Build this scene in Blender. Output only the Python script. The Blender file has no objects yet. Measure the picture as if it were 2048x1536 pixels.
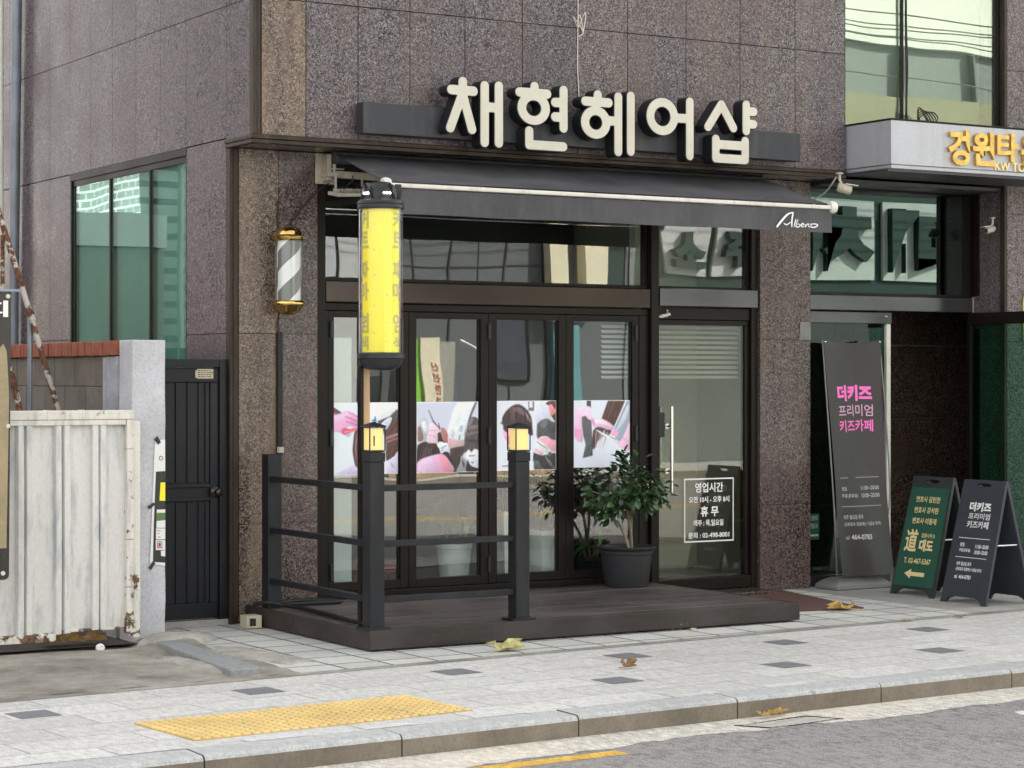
import bpy, bmesh, math, random
import numpy as np
from mathutils import Vector, Matrix
from mathutils.geometry import tessellate_polygon

random.seed(7)
PI = math.pi
S = bpy.context.scene
COL = S.collection

# ------------------------------------------------------------------ camera
CAM = (-5.7748, -13.1493, 1.6)
HEAD = math.radians(58.953)                 # heading measured from the +X axis
cd = bpy.data.cameras.new('camera')
cam = bpy.data.objects.new('camera', cd)
COL.objects.link(cam)
cam.location = CAM
cam.rotation_euler = (PI / 2, 0, HEAD - PI / 2)
cd.sensor_width = 36
cd.lens = 36 * 4380 / 2048
cd.shift_y = -11 / 2048
cd.clip_start = 0.1
cd.clip_end = 1000
S.camera = cam

# ------------------------------------------------------------------ sky, sun, exposure
SUN_EL, SUN_AZ = math.radians(37), math.radians(48)      # azimuth: direction towards the sun, from +Y towards +X
SUN_STRENGTH, SKY_STRENGTH, EXPOSURE = 4.6, 0.115, 2.12
w = bpy.data.worlds.new('World')
S.world = w
w.use_nodes = True
nt = w.node_tree
bg = nt.nodes['Background']
sky = nt.nodes.new('ShaderNodeTexSky')
sky.sky_type = 'NISHITA'
sky.sun_disc = False
sky.sun_elevation = SUN_EL
sky.sun_rotation = SUN_AZ
sky.air_density = 1.3
sky.dust_density = 3.0
hsv = nt.nodes.new('ShaderNodeHueSaturation')
hsv.inputs['Saturation'].default_value = 0.07
nt.links.new(sky.outputs[0], hsv.inputs['Color'])
nt.links.new(hsv.outputs[0], bg.inputs['Color'])
bg.inputs['Strength'].default_value = SKY_STRENGTH
sl = bpy.data.lights.new('sun', 'SUN')
sl.energy = SUN_STRENGTH
sl.angle = math.radians(0.5)
sl.color = (1.0, 0.955, 0.88)
sun = bpy.data.objects.new('sun', sl)
COL.objects.link(sun)
to_sun = Vector((math.sin(SUN_AZ) * math.cos(SUN_EL), math.cos(SUN_AZ) * math.cos(SUN_EL), math.sin(SUN_EL)))
sun.rotation_euler = to_sun.to_track_quat('Z', 'Y').to_euler()
sun.location = (0, 0, 30)
S.view_settings.view_transform = 'Standard'
S.view_settings.look = 'None'
S.view_settings.exposure = EXPOSURE
S.view_settings.gamma = 1
S.view_settings.use_curve_mapping = False
S.render.engine = 'CYCLES'
S.cycles.use_denoising = True
S.cycles.max_bounces = 10
S.cycles.transparent_max_bounces = 24
S.cycles.sample_clamp_indirect = 8

# ------------------------------------------------------------------ materials
def lin(c):
    return tuple(((v / 255) / 12.92 if v <= 10 else (((v / 255) + 0.055) / 1.055) ** 2.4) for v in c)


class NT:
    """short-hand for building node trees"""
    def __init__(s, name):
        s.m = bpy.data.materials.new(name)
        s.m.use_nodes = True
        s.t = s.m.node_tree
        s.p = s.t.nodes['Principled BSDF']
        s.out = s.t.nodes['Material Output']

    def n(s, typ, **kw):
        nd = s.t.nodes.new('ShaderNode' + typ)
        for k, v in kw.items():
            if k[0] == '_':
                nd.inputs[k[1:].replace('_', ' ')].default_value = v
            else:
                setattr(nd, k, v)
        return nd

    def l(s, a, b):
        s.t.links.new(a, b)

    def pos(s):
        if not hasattr(s, '_pos'):
            s._pos = s.n('NewGeometry').outputs['Position']
        return s._pos

    def noise(s, scale, detail=3, rough=0.55, vec=None, dist=0):
        nd = s.n('TexNoise', _Scale=scale, _Detail=detail, _Roughness=rough, _Distortion=dist)
        s.l(vec or s.pos(), nd.inputs['Vector'])
        return nd.outputs['Fac']

    def mapping(s, scale=(1, 1, 1), rot=(0, 0, 0), loc=(0, 0, 0), vec=None):
        nd = s.n('Mapping')
        nd.inputs['Scale'].default_value = scale
        nd.inputs['Rotation'].default_value = rot
        nd.inputs['Location'].default_value = loc
        s.l(vec or s.pos(), nd.inputs['Vector'])
        return nd.outputs[0]

    def ramp(s, fac, stops, interp='LINEAR'):
        nd = s.n('ValToRGB')
        cr = nd.color_ramp
        cr.interpolation = interp
        while len(cr.elements) < len(stops):
            cr.elements.new(0.5)
        for e, (p, c) in zip(cr.elements, stops):
            e.position = p
            e.color = (*c, 1) if len(c) == 3 else c
        s.l(fac, nd.inputs['Fac'])
        return nd.outputs['Color']

    def mix(s, fac, a, b, mode='MIX'):
        nd = s.n('Mix', data_type='RGBA', blend_type=mode)
        for sock, v in ((nd.inputs['Factor'], fac), (nd.inputs['A'], a), (nd.inputs['B'], b)):
            if hasattr(v, 'links'):
                s.l(v, sock)
            else:
                sock.default_value = v if not isinstance(v, tuple) else ((*v, 1) if len(v) == 3 else v)
        return nd.outputs['Result']

    def math(s, op, a, b=0.0):
        nd = s.n('Math', operation=op)
        for sock, v in zip(nd.inputs, (a, b)):
            if hasattr(v, 'links'):
                s.l(v, sock)
            else:
                sock.default_value = v
        return nd.outputs[0]

    def bump(s, h, strength=0.2, dist=0.01):
        nd = s.n('Bump', _Strength=strength, _Distance=dist)
        s.l(h, nd.inputs['Height'])
        s.l(nd.outputs[0], s.p.inputs['Normal'])
        return nd

    def base(s, v):
        if hasattr(v, 'links'):
            s.l(v, s.p.inputs['Base Color'])
        else:
            s.p.inputs['Base Color'].default_value = (*v, 1)

    def rough(s, v):
        if hasattr(v, 'links'):
            s.l(v, s.p.inputs['Roughness'])
        else:
            s.p.inputs['Roughness'].default_value = v


K3 = ((0.0, 0.0, 0.0), (1.0, 1.0, 1.0))


def plain(name, col, rough=0.5, metal=0.0, var=0.18, scale=6.0, bump=0.06, coat=0.0, dirt=None, spec=0.32):
    """painted / plastic / metal surface with soft wear: noise in colour, gloss and height"""
    t = NT(name)
    big = t.noise(scale, 4)
    fine = t.noise(scale * 22, 3)
    c2 = tuple(min(1, v * (1 + var)) for v in col)
    c1 = tuple(v * (1 - var) for v in col)
    c = t.ramp(big, [(0.3, c1), (0.7, c2)])
    c = t.mix(t.ramp(fine, [(0.35, (0, 0, 0)), (0.75, (0.28, 0.28, 0.28))]), c, tuple(min(1, v * 1.35 + 0.01) for v in col))
    if dirt:
        d = t.noise(1.7, 6, 0.65, vec=t.mapping((6, 6, 0.9)))
        c = t.mix(t.ramp(d, [(0.5, (0, 0, 0)), (0.72, (0.6, 0.6, 0.6))]), c, dirt)
    t.base(c)
    t.p.inputs['Metallic'].default_value = metal
    t.p.inputs['Specular IOR Level'].default_value = spec
    rr = t.ramp(big, [(0.25, (rough * 0.8,) * 3), (0.75, (min(1, rough * 1.2),) * 3)])
    t.rough(rr)
    if coat:
        t.p.inputs['Coat Weight'].default_value = coat
        t.p.inputs['Coat Roughness'].default_value = 0.08
    if bump:
        t.bump(fine, bump, 0.004)
    return t.m


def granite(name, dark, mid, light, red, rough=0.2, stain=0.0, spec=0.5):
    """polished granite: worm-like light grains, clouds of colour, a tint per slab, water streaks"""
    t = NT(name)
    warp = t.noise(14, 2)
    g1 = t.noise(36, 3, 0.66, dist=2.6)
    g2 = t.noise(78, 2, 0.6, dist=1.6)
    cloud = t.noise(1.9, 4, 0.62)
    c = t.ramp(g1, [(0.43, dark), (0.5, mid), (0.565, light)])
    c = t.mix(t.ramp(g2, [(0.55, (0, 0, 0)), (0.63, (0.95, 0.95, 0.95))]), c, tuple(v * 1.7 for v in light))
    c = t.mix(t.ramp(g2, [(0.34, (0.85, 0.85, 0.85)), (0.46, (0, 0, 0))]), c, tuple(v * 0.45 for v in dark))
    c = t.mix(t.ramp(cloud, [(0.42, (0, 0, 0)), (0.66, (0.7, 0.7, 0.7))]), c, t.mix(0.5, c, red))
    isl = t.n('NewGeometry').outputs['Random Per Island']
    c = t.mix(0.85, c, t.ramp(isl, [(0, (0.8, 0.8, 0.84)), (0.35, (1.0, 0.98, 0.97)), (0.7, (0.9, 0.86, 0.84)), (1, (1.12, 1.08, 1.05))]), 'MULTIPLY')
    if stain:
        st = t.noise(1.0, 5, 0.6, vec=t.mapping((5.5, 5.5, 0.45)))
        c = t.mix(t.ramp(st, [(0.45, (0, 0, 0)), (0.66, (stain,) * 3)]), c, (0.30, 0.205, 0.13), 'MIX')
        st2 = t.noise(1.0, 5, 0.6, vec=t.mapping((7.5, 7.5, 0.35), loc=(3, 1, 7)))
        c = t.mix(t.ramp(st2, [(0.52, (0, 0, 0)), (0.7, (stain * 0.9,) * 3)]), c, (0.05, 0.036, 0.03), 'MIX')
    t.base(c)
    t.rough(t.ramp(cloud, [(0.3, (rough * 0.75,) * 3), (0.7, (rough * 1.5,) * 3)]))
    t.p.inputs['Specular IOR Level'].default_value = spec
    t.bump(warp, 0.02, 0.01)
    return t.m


def glass(name, tint, refl_tint, refl, rough=0.0, wave=0.02, wscale=1.3, boost=1.0):
    """pane: tinted see-through body with a Fresnel mirror on top"""
    t = NT(name)
    t.t.nodes.remove(t.p)
    tr = t.n('BsdfTransparent')
    tr.inputs[0].default_value = (*tint, 1)
    gl = t.n('BsdfGlossy')
    gl.inputs['Color'].default_value = (*refl_tint, 1)
    gl.inputs['Roughness'].default_value = rough
    lw = t.n('LayerWeight', _Blend=0.5)              # Schlick: the same from both faces of the thin pane
    sch = t.math('ADD', t.math('MULTIPLY', t.math('POWER', lw.outputs['Facing'], 5.0), 0.96), 0.04)
    f = t.math('ADD', t.math('MULTIPLY', sch, boost), refl)
    f = t.math('MINIMUM', f, 1.0)
    bp = t.n('Bump', _Strength=1.0, _Distance=wave)
    t.l(t.noise(wscale, 1), bp.inputs['Height'])
    t.l(bp.outputs[0], gl.inputs['Normal'])
    mx = t.n('MixShader')
    t.l(f, mx.inputs[0])
    t.l(tr.outputs[0], mx.inputs[1])
    t.l(gl.outputs[0], mx.inputs[2])
    t.l(mx.outputs[0], t.out.inputs['Surface'])
    return t.m


def emit(name, col, strength, base=None):
    t = NT(name)
    t.base(base or col)
    t.p.inputs['Emission Color'].default_value = (*col, 1)
    t.p.inputs['Emission Strength'].default_value = strength
    t.rough(0.5)
    return t.m


def paving(name, col, joint, bw, bh, rot=0.0, mortar=0.006, speck=0.3, offset=0.5, var=0.14, loc=(0, 0, 0), rough=0.85, stains=0.35):
    t = NT(name)
    vec = t.mapping((1, 1, 1), (0, 0, -rot), loc)
    br = t.n('TexBrick', offset=offset)
    br.inputs['Scale'].default_value = 1
    br.inputs['Brick Width'].default_value = bw
    br.inputs['Row Height'].default_value = bh
    br.inputs['Mortar Size'].default_value = mortar
    br.inputs['Mortar Smooth'].default_value = 0.3
    br.inputs['Bias'].default_value = 0
    br.inputs['Color1'].default_value = (*[v * (1 - var) for v in col], 1)
    br.inputs['Color2'].default_value = (*[v * (1 + var) for v in col], 1)
    br.inputs['Mortar'].default_value = (*joint, 1)
    t.l(vec, br.inputs['Vector'])
    sp = t.noise(95, 3, 0.75)
    c = t.mix(t.ramp(sp, [(0.38, (speck, speck, speck)), (0.5, (0, 0, 0))]), br.outputs['Color'], tuple(v * 0.35 for v in col))
    c = t.mix(t.ramp(sp, [(0.56, (0, 0, 0)), (0.7, (speck * 1.1,) * 3)]), c, tuple(min(0.9, v * 1.75) for v in col))
    sp2 = t.noise(30, 2, 0.6, vec=t.mapping((1, 0.45, 1)))
    c = t.mix(t.ramp(sp2, [(0.36, (speck * 0.8,) * 3), (0.48, (0, 0, 0))]), c, tuple(v * 0.55 for v in col))
    c = t.mix(t.ramp(sp2, [(0.54, (0, 0, 0)), (0.66, (speck * 0.8,) * 3)]), c, tuple(min(0.9, v * 1.35) for v in col))
    st = t.noise(0.9, 6, 0.68)
    c = t.mix(t.ramp(st, [(0.48, (0, 0, 0)), (0.75, (stains,) * 3)]), c, tuple(v * 0.5 for v in (col[0], col[1] * 0.96, col[2] * 0.9)))
    vg = t.n('TexVoronoi', _Scale=3.2)
    t.l(t.pos(), vg.inputs['Vector'])
    c = t.mix(t.ramp(vg.outputs['Distance'], [(0.045, (0.55, 0.55, 0.55)), (0.065, (0, 0, 0))]), c, tuple(v * 0.4 for v in col))
    t.base(c)
    t.rough(rough)
    h = t.mix(0.25, br.outputs['Fac'], sp)
    nd = t.n('Invert')
    t.l(h, nd.inputs['Color'])
    t.bump(nd.outputs[0], 0.5, 0.006)
    return t.m


def rusty(name, paint, amount=0.55, rust=(0.16, 0.065, 0.03), grime=(0.34, 0.34, 0.36), rough=0.55, scale=5.0, foot=0.0):
    """old paint, flaking to rust, with grey smears running down"""
    t = NT(name)
    n1 = t.noise(scale, 8, 0.68)
    n2 = t.noise(2.6, 5, 0.6, vec=t.mapping((5, 5, 1.1), loc=(2, 5, 1)))
    n3 = t.noise(55, 3)
    n4 = t.noise(3.0, 6, 0.65, vec=t.mapping((9, 9, 0.9)))
    c = t.ramp(n3, [(0.3, tuple(v * 0.9 for v in paint)), (0.7, paint)])
    c = t.mix(t.ramp(n2, [(0.5, (0, 0, 0)), (0.72, (0.75, 0.75, 0.75))]), c, grime)
    c = t.mix(t.ramp(n4, [(0.56, (0, 0, 0)), (0.74, (0.5, 0.5, 0.5))]), c, (0.42, 0.36, 0.26))
    k = 0.84 - 0.34 * amount
    if foot:
        sz = t.n('SeparateXYZ')
        t.l(t.pos(), sz.inputs[0])
        n1 = t.math('ADD', n1, t.math('MULTIPLY', t.math('MAXIMUM', t.math('SUBTRACT', 0.42, sz.outputs[2]), 0.0), foot))
    r = t.ramp(n1, [(k, (0, 0, 0)), (k + 0.035, (1, 1, 1))])
    c = t.mix(r, c, t.ramp(n3, [(0.35, tuple(v * 0.5 for v in rust)), (0.65, tuple(v * 1.5 for v in rust))]))
    t.base(c)
    t.rough(t.mix(r, (rough,) * 3, (0.9, 0.9, 0.9)))
    t.bump(t.mix(0.5, n1, n3), 0.25, 0.006)
    return t.m


def wood(name, col, rough=0.6, axis=0, scale=1.0):
    t = NT(name)
    sc = [26, 26, 26]
    sc[axis] = 1.6
    v = t.mapping(tuple(s * scale for s in sc))
    g = t.noise(1.0, 5, 0.65, vec=v)
    wv = t.noise(2.2, 4)
    c = t.ramp(g, [(0.3, tuple(x * 0.55 for x in col)), (0.55, col), (0.75, tuple(x * 1.7 for x in col))])
    c = t.mix(t.ramp(wv, [(0.45, (0, 0, 0)), (0.75, (0.55, 0.55, 0.55))]), c, tuple(x * 1.9 + 0.03 for x in col))
    sp = t.noise(60, 2)
    c = t.mix(t.ramp(sp, [(0.68, (0, 0, 0)), (0.76, (0.35, 0.35, 0.35))]), c, (0.25, 0.23, 0.2))
    isl = t.n('NewGeometry').outputs['Random Per Island']
    c = t.mix(0.8, c, t.ramp(isl, [(0, (0.62, 0.62, 0.63)), (1, (1.35, 1.3, 1.27))]), 'MULTIPLY')
    t.base(c)
    t.rough(t.ramp(wv, [(0.3, (rough * 0.75,) * 3), (0.7, (rough * 1.2,) * 3)]))
    t.bump(g, 0.3, 0.004)
    return t.m


def asphalt(name, col, speck=0.5):
    t = NT(name)
    a = t.noise(130, 3, 0.8)
    b = t.noise(1.1, 6, 0.65, vec=t.mapping((0.5, 1.6, 1)))
    vo = t.n('TexVoronoi', _Scale=75.0)
    t.l(t.pos(), vo.inputs['Vector'])
    c = t.ramp(a, [(0.36, tuple(v * 0.3 for v in col)), (0.5, col), (0.66, tuple(min(0.8, v * (1.6 + speck)) for v in col))])
    sr = t.ramp(vo.outputs['Color'], [(0.55, (0, 0, 0)), (0.9, (0.4, 0.4, 0.4))])
    c = t.mix(sr, c, tuple(min(0.7, v * 2.0) for v in (col[0] * 1.05, col[1], col[2] * 0.92)))
    a2 = t.noise(34, 2, 0.6, vec=t.mapping((1, 0.4, 1)))
    c = t.mix(t.ramp(a2, [(0.36, (0.6, 0.6, 0.6)), (0.47, (0, 0, 0))]), c, tuple(v * 0.45 for v in col))
    c = t.mix(t.ramp(a2, [(0.54, (0, 0, 0)), (0.66, (0.6, 0.6, 0.6))]), c, tuple(min(0.8, v * 1.7) for v in col))
    c = t.mix(t.ramp(b, [(0.4, (0, 0, 0)), (0.7, (0.55, 0.55, 0.55))]), c, tuple(v * 1.45 for v in (col[0] * 1.05, col[1], col[2] * 0.93)))
    t.base(c)
    t.rough(0.85)
    t.bump(t.mix(0.5, a, vo.outputs['Distance']), 0.7, 0.01)
    return t.m


def concrete(name, col, rough=0.85, blotch=0.5, scale=2.0):
    t = NT(name)
    a = t.noise(scale, 8, 0.68)
    b = t.noise(70, 4, 0.7)
    v = t.noise(1.5, 5, 0.6, vec=t.mapping((5, 5, 0.8)))
    c = t.ramp(a, [(0.32, tuple(x * (1 - blotch) for x in col)), (0.55, col), (0.72, tuple(min(0.9, x * (1 + blotch * 0.7)) for x in col))])
    c = t.mix(t.ramp(b, [(0.36, (0.4, 0.4, 0.4)), (0.5, (0, 0, 0))]), c, tuple(x * 0.45 for x in col))
    c = t.mix(t.ramp(v, [(0.5, (0, 0, 0)), (0.75, (0.4, 0.4, 0.4))]), c, tuple(x * 0.62 for x in col))
    t.base(c)
    t.rough(rough)
    t.bump(t.mix(0.4, a, b), 0.45, 0.012)
    return t.m


M = {}
M['granite_side'] = granite('granite_side', (0.011, 0.0086, 0.0116), (0.047, 0.0375, 0.0445), (0.18, 0.152, 0.168), (0.13, 0.074, 0.082), 0.26, spec=0.28)
M['granite_front'] = granite('granite_front', (0.015, 0.0125, 0.0142), (0.054, 0.0465, 0.050), (0.180, 0.160, 0.168), (0.115, 0.077, 0.078), 0.3, stain=0.13, spec=0.38)
M['granite_pillar'] = granite('granite_pillar', (0.0070, 0.0056, 0.0060), (0.034, 0.0270, 0.0268), (0.155, 0.127, 0.123), (0.10, 0.060, 0.055), 0.2, stain=0.16, spec=0.4)
M['granite_tan'] = granite('granite_tan', (0.013, 0.0095, 0.008), (0.062, 0.047, 0.039), (0.205, 0.166, 0.14), (0.14, 0.09, 0.065), 0.24, stain=0.4, spec=0.35)
M['teal_film'] = plain('teal_film', (0.40, 0.57, 0.53), 0.6, 0, 0.1, 1.5, 0)
M['green_film'] = plain('green_film', (0.29, 0.31, 0.275), 0.6, 0, 0.1, 1.5, 0)
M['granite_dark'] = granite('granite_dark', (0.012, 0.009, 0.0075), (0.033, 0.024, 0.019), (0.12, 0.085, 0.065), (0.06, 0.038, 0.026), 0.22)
M['trim'] = plain('bronze_trim', (0.036, 0.025, 0.0185), 0.4, 0.05, 0.4, 4, 0.1, dirt=(0.085, 0.066, 0.05), spec=0.2)
M['bronze'] = plain('bronze_frame', (0.0105, 0.0080, 0.0064), 0.36, 0.0, 0.15, 3, 0.02, spec=0.17)
M['bronze_gloss'] = plain('bronze_gloss', (0.055, 0.044, 0.038), 0.18, 0.75, 0.12, 2.0, 0.0)
M['steel_gloss'] = plain('grey_steel_band', (0.12, 0.12, 0.125), 0.2, 0.8, 0.12, 2.0, 0.0)
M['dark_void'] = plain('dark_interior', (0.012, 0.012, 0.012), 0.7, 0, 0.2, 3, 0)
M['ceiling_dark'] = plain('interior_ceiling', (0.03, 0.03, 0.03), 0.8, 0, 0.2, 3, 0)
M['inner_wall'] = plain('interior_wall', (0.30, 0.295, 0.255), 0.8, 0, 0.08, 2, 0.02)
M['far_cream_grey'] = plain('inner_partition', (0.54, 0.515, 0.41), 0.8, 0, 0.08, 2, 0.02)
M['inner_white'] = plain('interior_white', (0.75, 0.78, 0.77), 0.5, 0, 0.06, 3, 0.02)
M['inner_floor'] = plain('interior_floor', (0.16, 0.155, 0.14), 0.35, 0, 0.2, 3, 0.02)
M['glass'] = glass('shop_glass', (0.86, 0.90, 0.88), (1, 1, 1), 0.03, wave=0.0026, wscale=1.1, boost=1.5)
M['glass_door'] = glass('door_glass', (0.72, 0.74, 0.68), (1, 1, 1), 0.02, wave=0.0016, wscale=1.1, boost=1.2)
M['glass_teal'] = glass('teal_glass', (0.82, 0.93, 0.90), (0.62, 0.80, 0.75), 0.17, wave=0.0026, wscale=0.9, boost=1.0)
M['glass_upper'] = glass('upper_glass', (0.83, 0.88, 0.84), (0.66, 0.71, 0.65), 0.20, wave=0.0026, wscale=0.9, boost=1.0)
M['glass_green'] = glass('green_glass', (0.10, 0.22, 0.18), (0.72, 0.88, 0.80), 0.14, wave=0.0012, wscale=0.8, boost=1.1)
M['glass_slide'] = glass('sliding_door_glass', (0.34, 0.46, 0.41), (0.9, 0.95, 0.9), 0.015, wave=0.0015, wscale=0.8, boost=1.0)
M['glass_leaf'] = glass('green_door_glass', (0.58, 0.80, 0.70), (0.8, 0.9, 0.85), 0.02, wave=0.002, wscale=0.8, boost=1.0)
M['glass_clear'] = glass('clear_tube', (0.95, 0.96, 0.95), (1, 1, 1), 0.012, rough=0.1, wave=0.0, boost=1.2)
M['awning'] = plain('awning_fabric', (0.070, 0.070, 0.076), 0.8, 0, 0.3, 2.5, 0.3, dirt=(0.11, 0.11, 0.112))
M['white_metal'] = plain('white_powder_coat', (0.62, 0.60, 0.545), 0.4, 0, 0.06, 5, 0.03, dirt=(0.4, 0.36, 0.3))
M['cream_metal'] = plain('cream_metal', (0.42, 0.39, 0.32), 0.45, 0.1, 0.15, 8, 0.05, dirt=(0.2, 0.16, 0.12))
M['sign_face'] = plain('cream_acrylic', (0.53, 0.51, 0.43), 0.35, 0, 0.05, 9, 0.02, dirt=(0.5, 0.45, 0.36))
M['sign_side'] = plain('sign_return', (0.012, 0.013, 0.016), 0.4, 0, 0.2, 5, 0.02)
M['sign_band'] = plain('sign_band', (0.034, 0.036, 0.042), 0.42, 0.1, 0.12, 2.5, 0.03, dirt=(0.085, 0.08, 0.08))
M['rail'] = plain('rail_paint', (0.0150, 0.0160, 0.0185), 0.45, 0, 0.2, 4, 0.12, dirt=(0.040, 0.040, 0.042), spec=0.25)
M['gate_black'] = plain('gate_black', (0.0058, 0.007, 0.0105), 0.38, 0.0, 0.2, 3, 0.05)
M['deck'] = wood('deck_boards', (0.060, 0.049, 0.0455), 0.55, 0)
M['fascia'] = wood('deck_fascia', (0.024, 0.017, 0.0138), 0.5, 0, 0.8)
M['brass'] = plain('brass', (0.75, 0.52, 0.17), 0.16, 1.0, 0.12, 10, 0.02)
M['gold'] = plain('gold_letter', (0.62, 0.39, 0.11), 0.34, 0.85, 0.3, 22, 0.2)
M['yellow'] = plain('yellow_print', (0.93, 0.80, 0.045), 0.45, 0, 0.03, 9, 0.0)
M['print_grey'] = plain('grey_print', (0.50, 0.46, 0.16), 0.5, 0, 0.1, 9, 0.0)
M['black_plastic'] = plain('black_plastic', (0.022, 0.023, 0.026), 0.38, 0, 0.15, 8, 0.05)
M['led'] = emit('led_white', (1.0, 1.0, 1.0), 3.0)
M['lantern_glow'] = emit('lantern_glow', (1.0, 0.76, 0.28), 0.085, (0.72, 0.56, 0.22))
M['timber_pole'] = wood('timber_pole', (0.40, 0.26, 0.14), 0.6, 2)
M['canopy_panel'] = plain('canopy_panel', (0.40, 0.41, 0.44), 0.4, 0.25, 0.05, 2, 0.02, dirt=(0.32, 0.31, 0.30))
M['soffit'] = plain('soffit_slats', (0.045, 0.046, 0.048), 0.5, 0.1, 0.2, 3, 0.03)
M['steel'] = plain('stainless', (0.62, 0.60, 0.55), 0.22, 1.0, 0.08, 6, 0.02)
M['pot'] = plain('grey_pot', (0.026, 0.027, 0.029), 0.6, 0, 0.15, 6, 0.08, dirt=(0.05, 0.047, 0.044))
M['soil'] = concrete('soil', (0.05, 0.035, 0.025))
M['bark'] = wood('plant_bark', (0.22, 0.17, 0.12), 0.7, 2)
M['white_pot'] = plain('white_pot', (0.78, 0.78, 0.75), 0.4, 0, 0.05, 6, 0.02)
M['red_box'] = plain('red_box', (0.32, 0.05, 0.045), 0.5, 0, 0.1, 6, 0.02)
M['banner'] = plain('banner_vinyl', (0.040, 0.034, 0.034), 0.42, 0, 0.1, 2, 0.02)
M['pink'] = plain('pink_print', (0.85, 0.16, 0.48), 0.5, 0, 0.02, 5, 0)
M['pale_pink'] = plain('pale_pink_print', (0.62, 0.34, 0.50), 0.5, 0, 0.02, 5, 0)
M['white_print'] = plain('white_print', (0.78, 0.78, 0.76), 0.5, 0, 0.03, 5, 0)
M['grey_white'] = plain('grey_white_print', (0.45, 0.44, 0.44), 0.5, 0, 0.03, 5, 0)
M['gold_print'] = plain('gold_print', (0.78, 0.62, 0.30), 0.5, 0, 0.04, 5, 0)
M['board_green'] = plain('green_board', (0.022, 0.085, 0.055), 0.42, 0, 0.08, 4, 0.02)
M['board_dark'] = plain('slate_board', (0.040, 0.045, 0.056), 0.42, 0, 0.12, 4, 0.04)
M['frame_dark'] = plain('aframe_plastic', (0.030, 0.036, 0.036), 0.45, 0, 0.15, 6, 0.06)
M['base_grey'] = plain('banner_base', (0.19, 0.185, 0.175), 0.5, 0, 0.12, 6, 0.05)
M['mat'] = plain('door_mat', (0.115, 0.060, 0.050), 0.95, 0, 0.25, 12, 0.5)
M['paver'] = paving('grey_pavers', (0.55, 0.54, 0.515), (0.31, 0.305, 0.285), 0.60, 0.30, math.radians(4), 0.006, 0.45, 0.5, 0.11, stains=0.28)
M['paver_dark'] = paving('dark_paver', (0.175, 0.178, 0.188), (0.1, 0.1, 0.1), 9, 9, 0, 0.0, 0.35, 0.5, 0.02)
M['paver_white'] = paving('white_paver', (0.58, 0.58, 0.565), (0.3, 0.3, 0.28), 9, 9, 0, 0.0, 0.3, 0.5, 0.02)
M['tile'] = paving('forecourt_tiles', (0.56, 0.555, 0.525), (0.085, 0.08, 0.075), 0.30, 0.30, math.radians(1), 0.011, 0.22, 0.0, 0.1, loc=(0.07, 0.02, 0), rough=0.7)
M['kerb'] = paving('kerb_granite', (0.44, 0.445, 0.44), (0.3, 0.3, 0.3), 9, 9, 0, 0.0, 0.4, 0.5, 0.02)
M['kerb_face'] = concrete('kerb_face', (0.215, 0.182, 0.14), 0.85, 0.35, 3.0)
M['gutter'] = asphalt('gutter_concrete', (0.50, 0.465, 0.40), 0.4)
M['asphalt'] = asphalt('asphalt', (0.195, 0.188, 0.184), 0.9)
M['yellow_paint'] = asphalt('yellow_road_paint', (0.60, 0.33, 0.05), 0.1)
M['white_paint'] = asphalt('white_road_paint', (0.6, 0.6, 0.58), 0.1)
M['tactile'] = plain('tactile_yellow', (0.50, 0.335, 0.115), 0.8, 0, 0.16, 3, 0.05, dirt=(0.33, 0.26, 0.15))
M['tactile_worn'] = plain('tactile_worn', (0.44, 0.33, 0.16), 0.8, 0, 0.18, 3, 0.05, dirt=(0.33, 0.27, 0.18))
M['tactile_dome'] = plain('tactile_dome', (0.66, 0.48, 0.19), 0.7, 0, 0.16, 3, 0.05, dirt=(0.45, 0.36, 0.2))  # paler than the tiles: wear, and relief shading put into the colour
M['edging_stone'] = paving('edging_stone', (0.27, 0.28, 0.285), (0.3, 0.3, 0.3), 9, 9, 0, 0.0, 0.35, 0.5, 0.02)
M['drive'] = concrete('drive_concrete', (0.33, 0.305, 0.26), 0.9, 0.6, 2.2)
M['apron'] = concrete('apron_concrete', (0.36, 0.35, 0.325), 0.9, 0.2, 2.0)
M['mortar_lump'] = concrete('mortar_lump', (0.42, 0.40, 0.35), 0.9, 0.4, 4)
M['plaster'] = concrete('grey_white_plaster', (0.57, 0.57, 0.60), 0.8, 0.18, 2.6)
M['plaster_old'] = concrete('old_plaster', (0.40, 0.41, 0.44), 0.85, 0.35, 3.0)
M['block'] = concrete('concrete_block', (0.165, 0.150, 0.125), 0.9, 0.3, 3.0)
M['red_brick'] = concrete('red_brick', (0.30, 0.095, 0.055), 0.85, 0.35, 9.0)
M['gate_white'] = rusty('white_gate_paint', (0.71, 0.70, 0.665), 0.46, (0.17, 0.08, 0.04), (0.33, 0.345, 0.39), foot=0.25)
M['gate_rusty'] = rusty('white_gate_rusty', (0.74, 0.71, 0.64), 0.72, (0.15, 0.085, 0.05), (0.32, 0.32, 0.33), scale=11, foot=0.35)
M['rust_pipe'] = rusty('rusty_pipe', (0.50, 0.46, 0.42), 1.12, (0.13, 0.06, 0.035), (0.35, 0.3, 0.28), scale=9)
M['grey_pipe'] = plain('galvanised_pipe', (0.22, 0.25, 0.29), 0.45, 0.3, 0.2, 5, 0.08, dirt=(0.14, 0.13, 0.12))
M['cable'] = plain('black_cable', (0.015, 0.015, 0.016), 0.5, 0, 0.1, 5, 0)
M['cable_white'] = plain('white_cable', (0.6, 0.58, 0.52), 0.5, 0, 0.1, 5, 0)
M['beige_box'] = plain('beige_socket', (0.50, 0.45, 0.33), 0.5, 0, 0.12, 12, 0.05, dirt=(0.25, 0.18, 0.1))
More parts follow.
